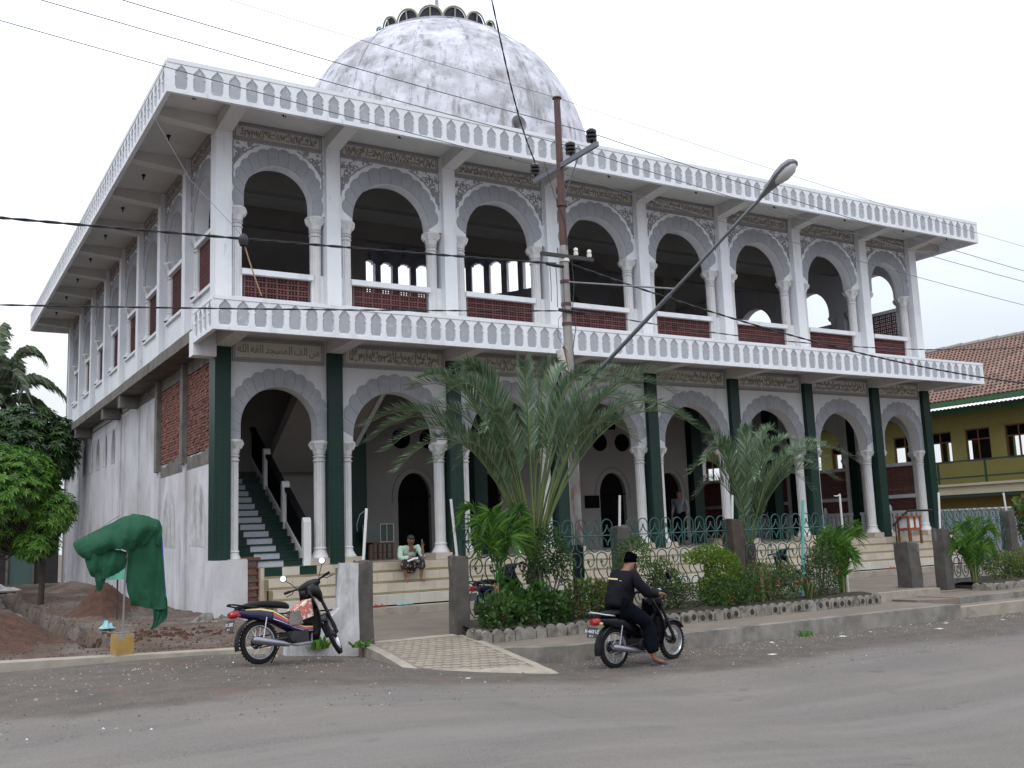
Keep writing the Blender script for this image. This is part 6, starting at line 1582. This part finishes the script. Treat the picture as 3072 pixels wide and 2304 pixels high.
# ------------------------------------------------------------------ people
def skin_obj(name, J, E_, m_, parent, root, sub=2, smooth=True):
    """J: name -> (x, y, z, r) ; E_: edges"""
    names = list(J); me = bpy.data.meshes.new(name); me.from_pydata([J[k][:3] for k in names], [(names.index(a), names.index(b)) for a, b in E_], []); me.update()
    o = place(name, me, parent)
    sm = o.modifiers.new('skin', 'SKIN'); sm.use_smooth_shade = True
    d_ = me.skin_vertices[0].data
    for i, k in enumerate(names):
        r = J[k][3]; d_[i].radius = r if isinstance(r, tuple) else (r, r); d_[i].use_root = (k == root)
    ss = o.modifiers.new('sub', 'SUBSURF'); ss.levels = sub; ss.render_levels = sub
    me.materials.append(M[m_])
    if m_ in ('jacket', 'trousers', 'greenshirt', 'sarong'):
        tx = bpy.data.textures.new('folds', 'CLOUDS'); tx.noise_scale = .11; dm = o.modifiers.new('folds', 'DISPLACE'); dm.texture = tx; dm.strength = .05; dm.mid_level = .5; dm.texture_coords = 'LOCAL'
    return o
def hand(J, E_, wrist, d_, up, pfx, curl=.6, s=1.0):
    """palm and five separate fingers rooted at the wrist joint name"""
    w_ = Vector(J[wrist][:3]); d_ = Vector(d_).normalized(); n = Vector(up).normalized(); sd = d_.cross(n).normalized(); n = sd.cross(d_)
    pm = w_+d_*.05*s; J[pfx+'palm'] = (*pm, (.026*s, .030*s)); E_.append((wrist, pfx+'palm'))
    for i, (off, L_) in enumerate(((-.028, .060), (-.010, .072), (.010, .068), (.026, .054))):
        b = pm+sd*off*s+d_*.038*s; J[pfx+'f%da' % i] = (*b, .0095*s); E_.append((pfx+'palm', pfx+'f%da' % i))
        m_ = b+(d_*cos(curl)-n*sin(curl))*L_*.5*s; J[pfx+'f%db' % i] = (*m_, .0085*s); E_.append((pfx+'f%da' % i, pfx+'f%db' % i))
        e = m_+(d_*cos(curl*2.2)-n*sin(curl*2.2))*L_*.5*s; J[pfx+'f%dc' % i] = (*e, .007*s); E_.append((pfx+'f%db' % i, pfx+'f%dc' % i))
    b = pm-sd*.034*s; J[pfx+'t1'] = (*b, .012*s); E_.append((pfx+'palm', pfx+'t1')); e = b+(-sd*.4+d_*.7-n*.5).normalized()*.035*s; J[pfx+'t2'] = (*e, .009*s); E_.append((pfx+'t1', pfx+'t2'))
TE = [('hemj', 'pelvis'), ('pelvis', 'spine'), ('spine', 'chest'), ('chest', 'neckb'), ('chest', 'shL'), ('shL', 'elL'), ('elL', 'cfL'), ('chest', 'shR'), ('shR', 'elR'), ('elR', 'cfR')]
BE = [('pelvis', 'hipL'), ('hipL', 'knL'), ('knL', 'bnL'), ('pelvis', 'hipR'), ('hipR', 'knR'), ('knR', 'bnR')]
# the rider
rp = dict(hemj=(.11, 0, .80, .1), pelvis=(.13, 0, .86, (.12, .15)), spine=(.17, 0, 1.02, (.10, .13)), chest=(.25, 0, 1.22, (.11, .15)), neck=(.34, .0, 1.36, .062), neckb=(.31, 0, 1.33, .07),
          head0=(.385, .01, 1.385, (.07, .07)), head1=(.42, .015, 1.43, (.098, .085)), head2=(.405, .015, 1.50, (.092, .082)), _face=(.86, .16, -.5),
          hipL=(.16, .10, .84, .10), hipR=(.16, -.10, .84, .10), knL=(.54, .21, .66, .062), knR=(.50, -.23, .60, .062), anL=(.42, .21, .28, .04), anR=(.50, -.30, .085, .04), toeL=(.56, .22, .235, .032), toeR=(.68, -.34, .03, .030),
          shL=(.27, .19, 1.29, .06), shR=(.27, -.19, 1.29, .06), elL=(.44, .29, 1.05, .045), elR=(.42, -.31, 1.03, .045), wrL=(.70, .30, 1.03, .03), wrR=(.69, -.31, 1.01, .03), cfL=(.66, .30, 1.033, .04), cfR=(.65, -.31, 1.013, .04),
          bnL=(.44, .21, .34, .07), bnR=(.50, -.29, .16, .075), _hL=((1, .1, -.1), (0, 0, 1), .9), _hR=((1, -.05, -.1), (0, 0, 1), .9))
body_keys = lambda p: {k: v for k, v in p.items() if k not in ('hemj', 'neckb', 'cfL', 'cfR', 'bnL', 'bnR')}
def make_person(label, loc, rz, p, toprad, topm, topn, botrad=None, botm=None, botn='trousers'):
    sub = body_keys(p); tt = dict(r={}, e=[], m='skin')
    global _full; t = thing('person', label, 'person', loc, rz)
    J = dict(sub); fw = Vector(J.pop('_face')).normalized(); hL, hR = J.pop('_hL'), J.pop('_hR')
    E_ = [('pelvis', 'spine'), ('spine', 'chest'), ('chest', 'neck'), ('neck', 'head0'), ('head0', 'head1'), ('head1', 'head2')]
    for s in 'LR': E_ += [('chest', 'sh'+s), ('sh'+s, 'el'+s), ('el'+s, 'wr'+s), ('pelvis', 'hip'+s), ('hip'+s, 'kn'+s), ('kn'+s, 'an'+s), ('an'+s, 'toe'+s)]
    hd = Vector(J['head1'][:3]); sd = Vector((-fw.y, fw.x, 0)).normalized(); up = fw.cross(sd)
    J['nose'] = (*(hd+fw*.10), .013); E_.append(('head1', 'nose'))
    for s, k in ((1, 'earL'), (-1, 'earR')): J[k] = (*(hd+sd*s*.084), .014); E_.append(('head1', k))
    for s, h in (('L', hL), ('R', hR)): hand(J, E_, 'wr'+s, h[0], h[1], s, h[2])
    skin_obj('body', J, E_, 'skin', t, 'pelvis')
    for s in (-1, 1):
        e = MB(); e.lathe([(0, -.009), (.009, -.005), (.010, 0), (.009, .005), (0, .009)], hd+fw*.080+sd*s*.032+up*.02, 8); e.build('eye', 'hair', t, smooth=True)
        e = MB(); q = hd+fw*.082+sd*s*.032+up*.038; e.tube([q-sd*.018, q+up*.004, q+sd*.018], .004, 4); e.build('eyebrow', 'hair', t)
    m_ = MB(); q = hd+fw*.086-up*.042; m_.tube([q-sd*.022, q+fw*.004, q+sd*.022], .005, 5); m_.build('mouth', 'sandal', t)
    g = lambda k, r: (*p[k][:3], r)
    skin_obj(topn, {k: g(k, r) for k, r in toprad.items()}, [e for e in TE if e[0] in toprad and e[1] in toprad], topm, t, 'chest')
    if botrad: skin_obj(botn, {k: g(k, r) for k, r in botrad.items()}, BE, botm, t, 'pelvis')
    return t, hd, fw, sd, up
t, hd, fw, sd, up = make_person('rider in black jacket and cap seated on the motorcycle at the kerb', tuple(RB), RR, rp,
    dict(hemj=(.175, .225), pelvis=(.185, .24), spine=(.175, .245), chest=(.18, .265), neckb=(.085, .09), shL=.108, shR=.108, elL=.085, elR=.085, cfL=.062, cfR=.062), 'jacket', 'jacket',
    dict(pelvis=(.13, .15), hipL=.135, hipR=.135, knL=.11, knR=.11, bnL=.10, bnR=.105), 'trousers')
cp = MB(); c0 = hd-fw*.0+up*.045-fw*.02; a_ = [c0+fw*.105*cos(2*pi*k/20)+sd*.088*sin(2*pi*k/20) for k in range(20)]; b_ = [v*1.0+up*.125+(v-c0)*-.05 for v in a_]
cp.add(a_+b_, [(k, (k+1) % 20, (k+1) % 20+20, k+20) for k in range(20)]+[tuple(range(20, 40))]); cp.build('cap', 'velvet', t, fixn=True)
for (m_, y0, y1, z0, w__) in (('stripe_yellow', .14, -.07, 1.262, .011), ('stripe_white', -.04, -.13, 1.235, .008)):
    b = MB(); vs = []
    for k in range(9):
        y = lerp(y0, y1, k/8); x = .25-.155+.9*y*y+.012*0; z = z0-.01*k/8; vs += [(x-.03, y, z-w__), (x-.024, y, z+w__)]
    b.add(vs, [(2*i, 2*i+1, 2*i+3, 2*i+2) for i in range(8)]); b.build('back_print', m_, t)
for (x, y, z, a) in ((.58, -.32, .0, -.2), (.50, .22, .205, 0)):
    b = MB(); pl = [(x+cos(a)*u-sin(a)*v, y+sin(a)*u+cos(a)*v) for u, v in ((-.13, -.03), (-.13, .03), (-.02, .038), (.10, .048), (.14, .02), (.14, -.02), (.10, -.045), (-.02, -.035))]
    b.prism(pl, z, z+.02, 'xy'); b.tube([(x+.08, y-.04, z+.02), (x+.05, y, z+.07), (x+.08, y+.04, z+.02)], .008, 5); b.build('sandal', 'sandal', t, fixn=True)
# the seated man on the steps
sp_ = dict(pelvis=(.02, 0, .12, (.12, .14)), spine=(.10, 0, .30, (.10, .12)), chest=(.21, 0, .46, (.10, .14)), neck=(.29, 0, .60, .052), neckb=(.26, 0, .565, .06),
           head0=(.32, 0, .65, (.062, .06)), head1=(.335, 0, .715, (.088, .075)), head2=(.325, 0, .785, (.082, .072)), _face=(1, .02, -.12),
           hipL=(.05, .10, .12, .09), hipR=(.05, -.10, .12, .09), knL=(.42, .25, .27, .06), knR=(.42, -.22, .26, .06), anL=(.40, .20, -.15, .038), anR=(.40, -.16, -.15, .038), toeL=(.54, .24, -.205, .028), toeR=(.54, -.19, -.205, .028),
           shL=(.22, .21, .54, .06), shR=(.22, -.21, .54, .06), elL=(.40, .27, .33, .045), elR=(.34, -.28, .31, .045), wrL=(.42, .25, .55, .03), wrR=(.50, -.04, .32, .03), cfL=(.41, .262, .42, .05), cfR=(.46, -.10, .32, .05), bnL=(.42, .22, .1, .08), bnR=(.42, -.2, .1, .08),
           _hL=((.1, -.05, 1), (-1, 0, .2), .7), _hR=((.4, 1, .0), (0, 0, 1), .5))
t, hd, fw, sd, up = make_person('man in pale green shirt and dark sarong sitting on the steps', (4.33, -.56, -.245), radians(-94), sp_,
    dict(pelvis=(.13, .15), spine=(.125, .15), chest=(.135, .185), neckb=(.07, .075), shL=.085, shR=.085, elL=.068, elR=.068, cfL=.058, cfR=.058), 'greenshirt', 'shirt')
skin_obj('sarong', {'pelvis': (.03, 0, .12, (.15, .18)), 'mid': (.22, 0, .18, (.13, .19)), 'kL': (.42, .23, .27, .10), 'kR': (.42, -.20, .26, .10), 'hL': (.42, .20, .05, (.09, .11)), 'hR': (.42, -.17, .05, (.09, .11)), 'hem': (.40, .02, .08, (.06, .13))},
         [('pelvis', 'mid'), ('mid', 'kL'), ('mid', 'kR'), ('kL', 'hL'), ('kR', 'hR'), ('mid', 'hem')], 'sarong', t, 'pelvis')
hc = MB(); c0 = hd+up*.03-fw*.015; n = 14
prof = [(1.0, 0), (1.04, .03), (.95, .065), (.7, .09), (.35, .105), (0.01, .108)]; vs = []
for r_, h_ in prof:
    for k in range(n): vs.append(c0+fw*.094*r_*cos(2*pi*k/n)+sd*.086*r_*sin(2*pi*k/n)+up*h_)
hc.add(vs, [(i*n+k, i*n+(k+1) % n, (i+1)*n+(k+1) % n, (i+1)*n+k) for i in range(len(prof)-1) for k in range(n)]); hc.build('hair', 'hair', t, smooth=True, fixn=True)
b = MB(); b.tube([(.56, .08, .31), (.55, -.02, .30), (.52, -.16, .25)], [.022, .022, .02], 8); b.build('rolled_paper', 'paper', t)
b = MB(); b.tube([(.44, .235, .67), (.47, .225, .73)], .006, 6); b.build('cigarette', 'paper', t)
# a dim standing figure inside the hall and another bending by the reading stand
st_ = dict(pelvis=(0, 0, .93, (.10, .14)), spine=(0, 0, 1.10, (.09, .12)), chest=(.01, 0, 1.30, (.10, .15)), neck=(.02, 0, 1.47, .05), neckb=(.015, 0, 1.43, .06), head0=(.03, 0, 1.52, .06), head1=(.04, 0, 1.59, (.088, .074)), head2=(.03, 0, 1.66, (.08, .07)), _face=(1, 0, -.1),
           hipL=(0, .10, .90, .09), hipR=(0, -.10, .90, .09), knL=(.02, .11, .50, .06), knR=(.04, -.11, .50, .06), anL=(-.02, .11, .08, .04), anR=(.0, -.11, .08, .04), toeL=(.12, .13, .03, .03), toeR=(.14, -.13, .03, .03),
           shL=(.0, .20, 1.38, .06), shR=(.0, -.20, 1.38, .06), elL=(-.02, .26, 1.10, .045), elR=(.0, -.26, 1.10, .045), wrL=(.10, .25, .88, .03), wrR=(.12, -.24, .88, .03), cfL=(.08, .25, .92, .045), cfR=(.10, -.24, .92, .045), bnL=(-.01, .11, .14, .08), bnR=(.01, -.11, .14, .08), _hL=((.3, 0, -1), (1, 0, 0), .3), _hR=((.3, 0, -1), (1, 0, 0), .3))
t, hd, fw, sd, up = make_person('dim standing figure in dark clothes just inside the fifth lower arch', (14.85, 1.9, 0), radians(200), st_,
    dict(pelvis=(.13, .15), spine=(.12, .14), chest=(.13, .18), neckb=(.07, .07), shL=.08, shR=.08, elL=.06, elR=.06, cfL=.05, cfR=.05), 'steel', 'shirt',
    dict(pelvis=(.13, .15), hipL=.11, hipR=.11, knL=.085, knR=.085, bnL=.08, bnR=.08), 'trousers')
hc = MB(); hc.lathe([(.085, -.01), (.09, .03), (.07, .07), (.03, .09), (0, .092)], hd+up*.03-fw*.01, 12); hc.build('hair', 'hair', t, smooth=True)

# ------------------------------------------------------------------ furniture and small things on the porch
t = thing('display_cabinet', 'small glass cabinet on a brown wooden table behind the seated man', 'cabinet', (5.15, 2.8, 0))
b = MB(); b.box(-.30, .30, -.2, .2, .40, .45); b.build('table_top', 'wood', t)
for x in (-.27, .0, .27):
    for y in (-.17, .17): b = MB(); b.box(x-.02, x+.02, y-.02, y+.02, 0, .40); b.build('leg', 'wood', t)
b = MB(); b.box(-.27, .27, -.175, -.165, .17, .20); b.build('stretcher', 'wood', t)
b = MB(); b.box(-.08, .30, -.18, .18, .46, .93); b.build('case', 'cabglass', t)
for (x0, x1, z0, z1) in ((-.09, -.07, .45, .94), (.29, .31, .45, .94), (.10, .115, .47, .92), (-.07, .29, .45, .47), (-.07, .29, .92, .94)): b = MB(); b.box(x0, x1, -.20, -.18, z0, z1); b.build('frame', 'alum', t)
b = MB(); b.hexa([(-.55, -.1, .46), (-.10, -.19, .46), (-.10, -.17, .46), (-.55, -.08, .46), (-.55, -.1, .92), (-.10, -.19, .92), (-.10, -.17, .92), (-.55, -.08, .92)]); b.build('open_door', 'cabglass', t)
t = thing('donation_box', 'orange wooden glass-sided donation box on legs at the right end of the steps', 'donation box', (21.9, -.95, -.24))
b = MB(); b.box(-.33, .33, -.25, .25, .83, .90); b.build('lid', 'orangewood', t)
b = MB(); b.box(-.30, .30, -.22, .22, .42, .50); b.build('base', 'orangewood', t)
for x in (-.28, .02, .28):
    for y in (-.2, .2): b = MB(); b.box(x-.03, x+.03, y-.03, y+.03, .50, .83) if True else None; b.build('corner_post', 'orangewood', t)
for x in (-.28, .28):
    for y in (-.2, .2): b = MB(); b.box(x-.03, x+.03, y-.03, y+.03, 0, .42); b.build('leg', 'wood', t)
b = MB(); b.box(-.26, .26, -.19, .19, .51, .82); b.build('glass', 'glass', t)
t = thing('handrail', 'dark iron handrail sloping down beside the donation box', 'handrail', (21.2, -.9, -.24))
b = MB(); b.tube([(0, 0, .60), (.75, 0, 1.05), (2.0, 0, 1.05)], .035, 8); b.tube([(.1, 0, .65), (.1, 0, 0)], .02, 6); b.tube([(1.9, 0, 1.05), (1.9, 0, 0)], .02, 6); b.tube([(2.0, 0, .2), (2.2, -.4, .05), (2.6, -.9, -.6)], .03, 6); b.build('rail', 'blackpaint', t)
t = thing('lectern', 'reddish wooden pulpit chair deep inside the sixth lower arch', 'lectern', (18.2, 5.2, 0))
b = MB(); b.box(-.45, .45, -.05, .05, 0, 1.05); b.build('front', 'orangewood', t); b = MB(); b.prism([(-.6, 1.05), (.6, 1.05), (.42, 1.18), (.2, 1.2), (0, 1.38), (-.2, 1.2), (-.42, 1.18)][::-1], -.06, .06); b.build('carved_top', 'redwood', t, fixn=True) if False else b.build('carved_top', 'orangewood', t, fixn=True)
b = MB(); b.box(-.45, -.38, .05, .7, 0, 1.3); b.build('side', 'orangewood', t); b = MB(); b.box(.38, .45, .05, .7, 0, 1.3); b.build('side', 'orangewood', t)
def slippers(label, x, y, m_, n=2, z=-.925, grp='slippers left on the kerb step'):
    t = thing('slippers', label, 'slippers', (x, y, z), 0, grp)
    for k in range(n):
        b = MB(); a = rnd.uniform(-.5, .5); dx = k*.14; pl = [(dx+u*cos(a)-v*sin(a), u*sin(a)+v*cos(a)) for u, v in ((-.12, -.035), (.12, -.045), (.14, 0), (.12, .045), (-.12, .035))]; b.prism(pl, 0, .022, 'xy'); b.tube([(dx+.05, -.04, .02), (dx+.02, 0, .055), (dx+.05, .04, .02)], .009, 4); b.build('slipper', m_, t, fixn=True)
slippers('red slippers on the kerb step below the seated man', 2.95, -1.55, 'redplastic', 3); slippers('blue slippers on the kerb step right of the red ones', 3.75, -1.55, 'litterblue', 2)
slippers('red slippers at the foot of the right steps', 20.0, -1.6, 'redplastic', 3)

# ------------------------------------------------------------------ green tarpaulin on a pole, tin can, litter
def tarp():
    t = thing('tarpaulin', 'crumpled dark green tarpaulin hanging from a bent pole over the earth plot', 'tarpaulin', (-2.95, -6.25, -1.05))
    k_ = .955
    # outline strips in local x,z : upper edge and lower edge at stations along the cloth
    def sheet(name, rows, nu, amp, sd_, m_='tarp', yoff=0, fr=3.0):
        nv = len(rows); vs = []
        rows = [[(a_, b_, c_ if c_ > 1.2 else 1.2-(1.2-c_)*.683) for a_, b_, c_ in rr_] for rr_ in rows]
        for i in range(nu+1):
            u = i/nu
            for j in range(nv):
                r = rows[j]; q = u*(len(r)-1); a = min(int(q), len(r)-2); f = q-a; p = Vector(r[a]).lerp(Vector(r[a+1]), f)
                w__ = amp*(sin(u*fr*6.28+j*1.3+sd_)+.6*sin(u*fr*15+j*.7+sd_*2)); vs.append((p.x+.25*w__, p.y+w__+yoff, p.z+.15*w__))
        mb = MB(); mb.add(vs, [(i*nv+j, (i+1)*nv+j, (i+1)*nv+j+1, i*nv+j+1) for i in range(nu) for j in range(nv-1)])
        o = mb.build(name, m_, t, smooth=True); s_ = o.modifiers.new('sub', 'SUBSURF'); s_.levels = 2; s_.render_levels = 2; tx = bpy.data.textures.new('crumple', 'CLOUDS'); tx.noise_scale = .10; tx.noise_depth = 4; dm = o.modifiers.new('crumple', 'DISPLACE'); dm.texture = tx; dm.strength = .035; dm.mid_level = .5; dm.texture_coords = 'LOCAL'; return o
    # hanging curtain right of the pole
    sheet('curtain', [[(0.02, .02, 1.48), (.22, -.05, 1.78), (.44, 0, 1.86), (.52, .05, 1.80)], [(.0, .0, 1.2), (.2, .02, 1.3), (.42, 0, 1.35), (.55, 0, 1.35)], [(.04, .05, .9), (.2, 0, .95), (.42, 0, .95), (.58, 0, .95)], [(.10, .05, .62), (.25, 0, .60), (.44, 0, .62), (.60, 0, .6)], [(.10, .05, .50), (.25, 0, .46), (.42, 0, .40), (.62, 0, .40)]], 26, .035, 1.1, fr=.9)
    sheet('tail', [[(.40, 0, .62), (.50, 0, .65), (.62, 0, .66)], [(.41, 0, .40), (.52, 0, .42), (.63, 0, .42)], [(.43, 0, .18), (.52, 0, .22), (.63, 0, .20)], [(.40, 0, -.02), (.46, 0, .02), (.60, 0, .14)], [(.36, 0, -.0), (.40, 0, -.06), (.48, 0, .02)]], 10, .02, 2.0)
    sheet('edge_lining', [[(.52, .05, 1.80), (.545, .05, 1.80)], [(.555, .05, 1.35), (.575, .05, 1.35)], [(.585, .05, .95), (.60, .05, .95)], [(.61, .05, .6), (.625, .05, .6)]], 2, .0, 0, 'tarpblue')
    # roof-like upper part draped over the bent pole
    sheet('upper_sheet', [[(-.74, -.05, 1.70), (-.54, 0, 1.80), (-.28, .0, 1.93), (-.05, 0, 2.05), (.12, .05, 2.10), (.32, .0, 2.06), (.50, 0, 1.98), (.535, 0, 1.88)], [(-.76, -.12, 1.66), (-.52, -.15, 1.72), (-.28, -.2, 1.78), (-.05, -.22, 1.90), (.14, -.2, 1.93), (.32, -.15, 1.90), (.48, -.1, 1.88), (.54, 0, 1.80)],
                          [(-.70, -.15, 1.52), (-.52, -.22, 1.56), (-.30, -.28, 1.66), (-.08, -.25, 1.72), (.10, -.2, 1.70), (.28, -.15, 1.78), (.42, -.08, 1.80), (.53, 0, 1.72)], [(-.60, -.12, 1.46), (-.45, -.18, 1.46), (-.26, -.2, 1.56), (-.08, -.18, 1.58), (.04, -.1, 1.52), (.16, -.06, 1.58), (.36, -.02, 1.66), (.54, .02, 1.6)]], 40, .030, .4, fr=2.3)
    sheet('hanging_fold', [[(-.60, -.12, 1.52), (-.42, -.16, 1.55), (-.24, -.1, 1.60), (-.05, -.05, 1.55), (.05, 0, 1.50)], [(-.56, -.15, 1.34), (-.42, -.2, 1.30), (-.26, -.2, 1.32), (-.08, -.12, 1.36), (.03, -.02, 1.38)], [(-.50, -.12, 1.20), (-.40, -.14, 1.12), (-.26, -.14, 1.14), (-.10, -.08, 1.22), (.01, 0, 1.30)]], 22, .035, 2.6, fr=2)
    sheet('hanging_fold', [[(-.46, -.13, 1.30), (-.36, -.16, 1.28), (-.26, -.12, 1.25)], [(-.44, -.13, 1.10), (-.36, -.16, 1.08), (-.28, -.12, 1.12)], [(-.40, -.1, .88), (-.36, -.1, .86), (-.33, -.1, .92)]], 8, .02, 1.6)
    b = MB(); b.tube([(-.02, 0, -.02), (-.0, 0, 1.0), (.05, 0, 1.95)], .016, 7); b.build('pole', 'lampshell', t)
    b = MB(); b.tube([(.02, 0, 1.45), (-.35, .02, 1.90), (-.10, 0, 2.07)], .008, 5); b.build('bow', 'steel', t)
    return t
tarp()
t = thing('tin_can', 'dented yellow tin can filled with concrete holding the tarpaulin pole', 'can', (-2.96, -6.2, -1.05), .2)
b = MB(); b.hexa([(-.125, -.13, 0), (.13, -.12, 0), (.12, .13, 0), (-.13, .12, 0), (-.135, -.13, .33), (.13, -.135, .32), (.13, .13, .33), (-.12, .13, .32)]); b.build('body', 'canyellow', t)
b = MB(); b.box(-.10, .10, -.10, .10, .28, .345); b.build('concrete_fill', 'concrete', t)
t = thing('green_net', 'pale green net draped over a white bag by the mosque wall', 'net', (-1.7, 1.2, -1.0))
b = MB(); n = 16; vs = []
for i in range(n+1):
    a = i/n; x = lerp(-.55, .42, a); 
    for j in range(6):
        v = j/5; z = 1.42+.18*sin(a*9)*(1-v)-.55*v+(-.25 if .3 < a < .42 else 0)*(1-v); vs.append((x*(1-.25*v), .05*sin(a*12+v*4), z))
b.add(vs, [(i*6+j, (i+1)*6+j, (i+1)*6+j+1, i*6+j+1) for i in range(n) for j in range(5)]); b.build('net', 'net', t, smooth=True)
b = MB(); b.tube([(-.05, .1, 0), (-.05, .1, 1.3)], .02, 6); b.build('stake', 'dirtybrown', t)
def litter(label, x, y, z, s, m_, seed, flat=.5):
    r = random.Random(seed); t = thing('litter', label, 'litter', (x, y, z), 0, 'rubbish lying on the ground'); b = MB(); n = 7; vs = []
    for i in range(n):
        for j in range(n): vs.append((s*(i/(n-1)-.5)*r.uniform(.7, 1.2), s*(j/(n-1)-.5)*r.uniform(.6, 1.1), s*flat*max(0, r.uniform(.1, 1)*sin(pi*i/(n-1))*sin(pi*j/(n-1)))))
    b.add(vs, [(i*n+j, (i+1)*n+j, (i+1)*n+j+1, i*n+j+1) for i in range(n-1) for j in range(n-1)]); b.build('sheet', m_, t)
litter('crumpled white plastic bag at the foot of the mosque wall', -.55, 4.4, -.92, .55, 'litter', 1, .7)
litter('crumpled blue and white wrapper on the earth near the tarpaulin', -2.35, -1.2, -.98, .26, 'litterblue', 2, .8)
litter('pale rag lying against the corner base of the mosque', -.45, -1.2, -1.03, .6, 'edging', 3, .4)
litter('long pale rag beside the corner base of the mosque', .0, -.75, -1.05, .5, 'edging', 4, .35)
litter('white cloth heap on the earth by the left trees', -2.8, 17.5, -.75, 1.1, 'litter', 5, .3)
for k, (x, y) in enumerate(((9.2, -9.75), (11.4, -9.7), (8.3, -9.9), (13.4, -9.8), (12.6, -10.1), (5.6, -10.9), (.4, -10.8),  (6.8, -9.7), (10.4, -10.3))):
    litter(['flat scrap of white paper on the road edge below the sidewalk', 'small pale scrap on the gravel in front of the ramp'][0 if x > 2 else 1], x, y, zroad(x, y)+.004, .07+.035*(k % 3), 'litter' if k != 4 else 'litterblue', 20+k, .12)
b = None
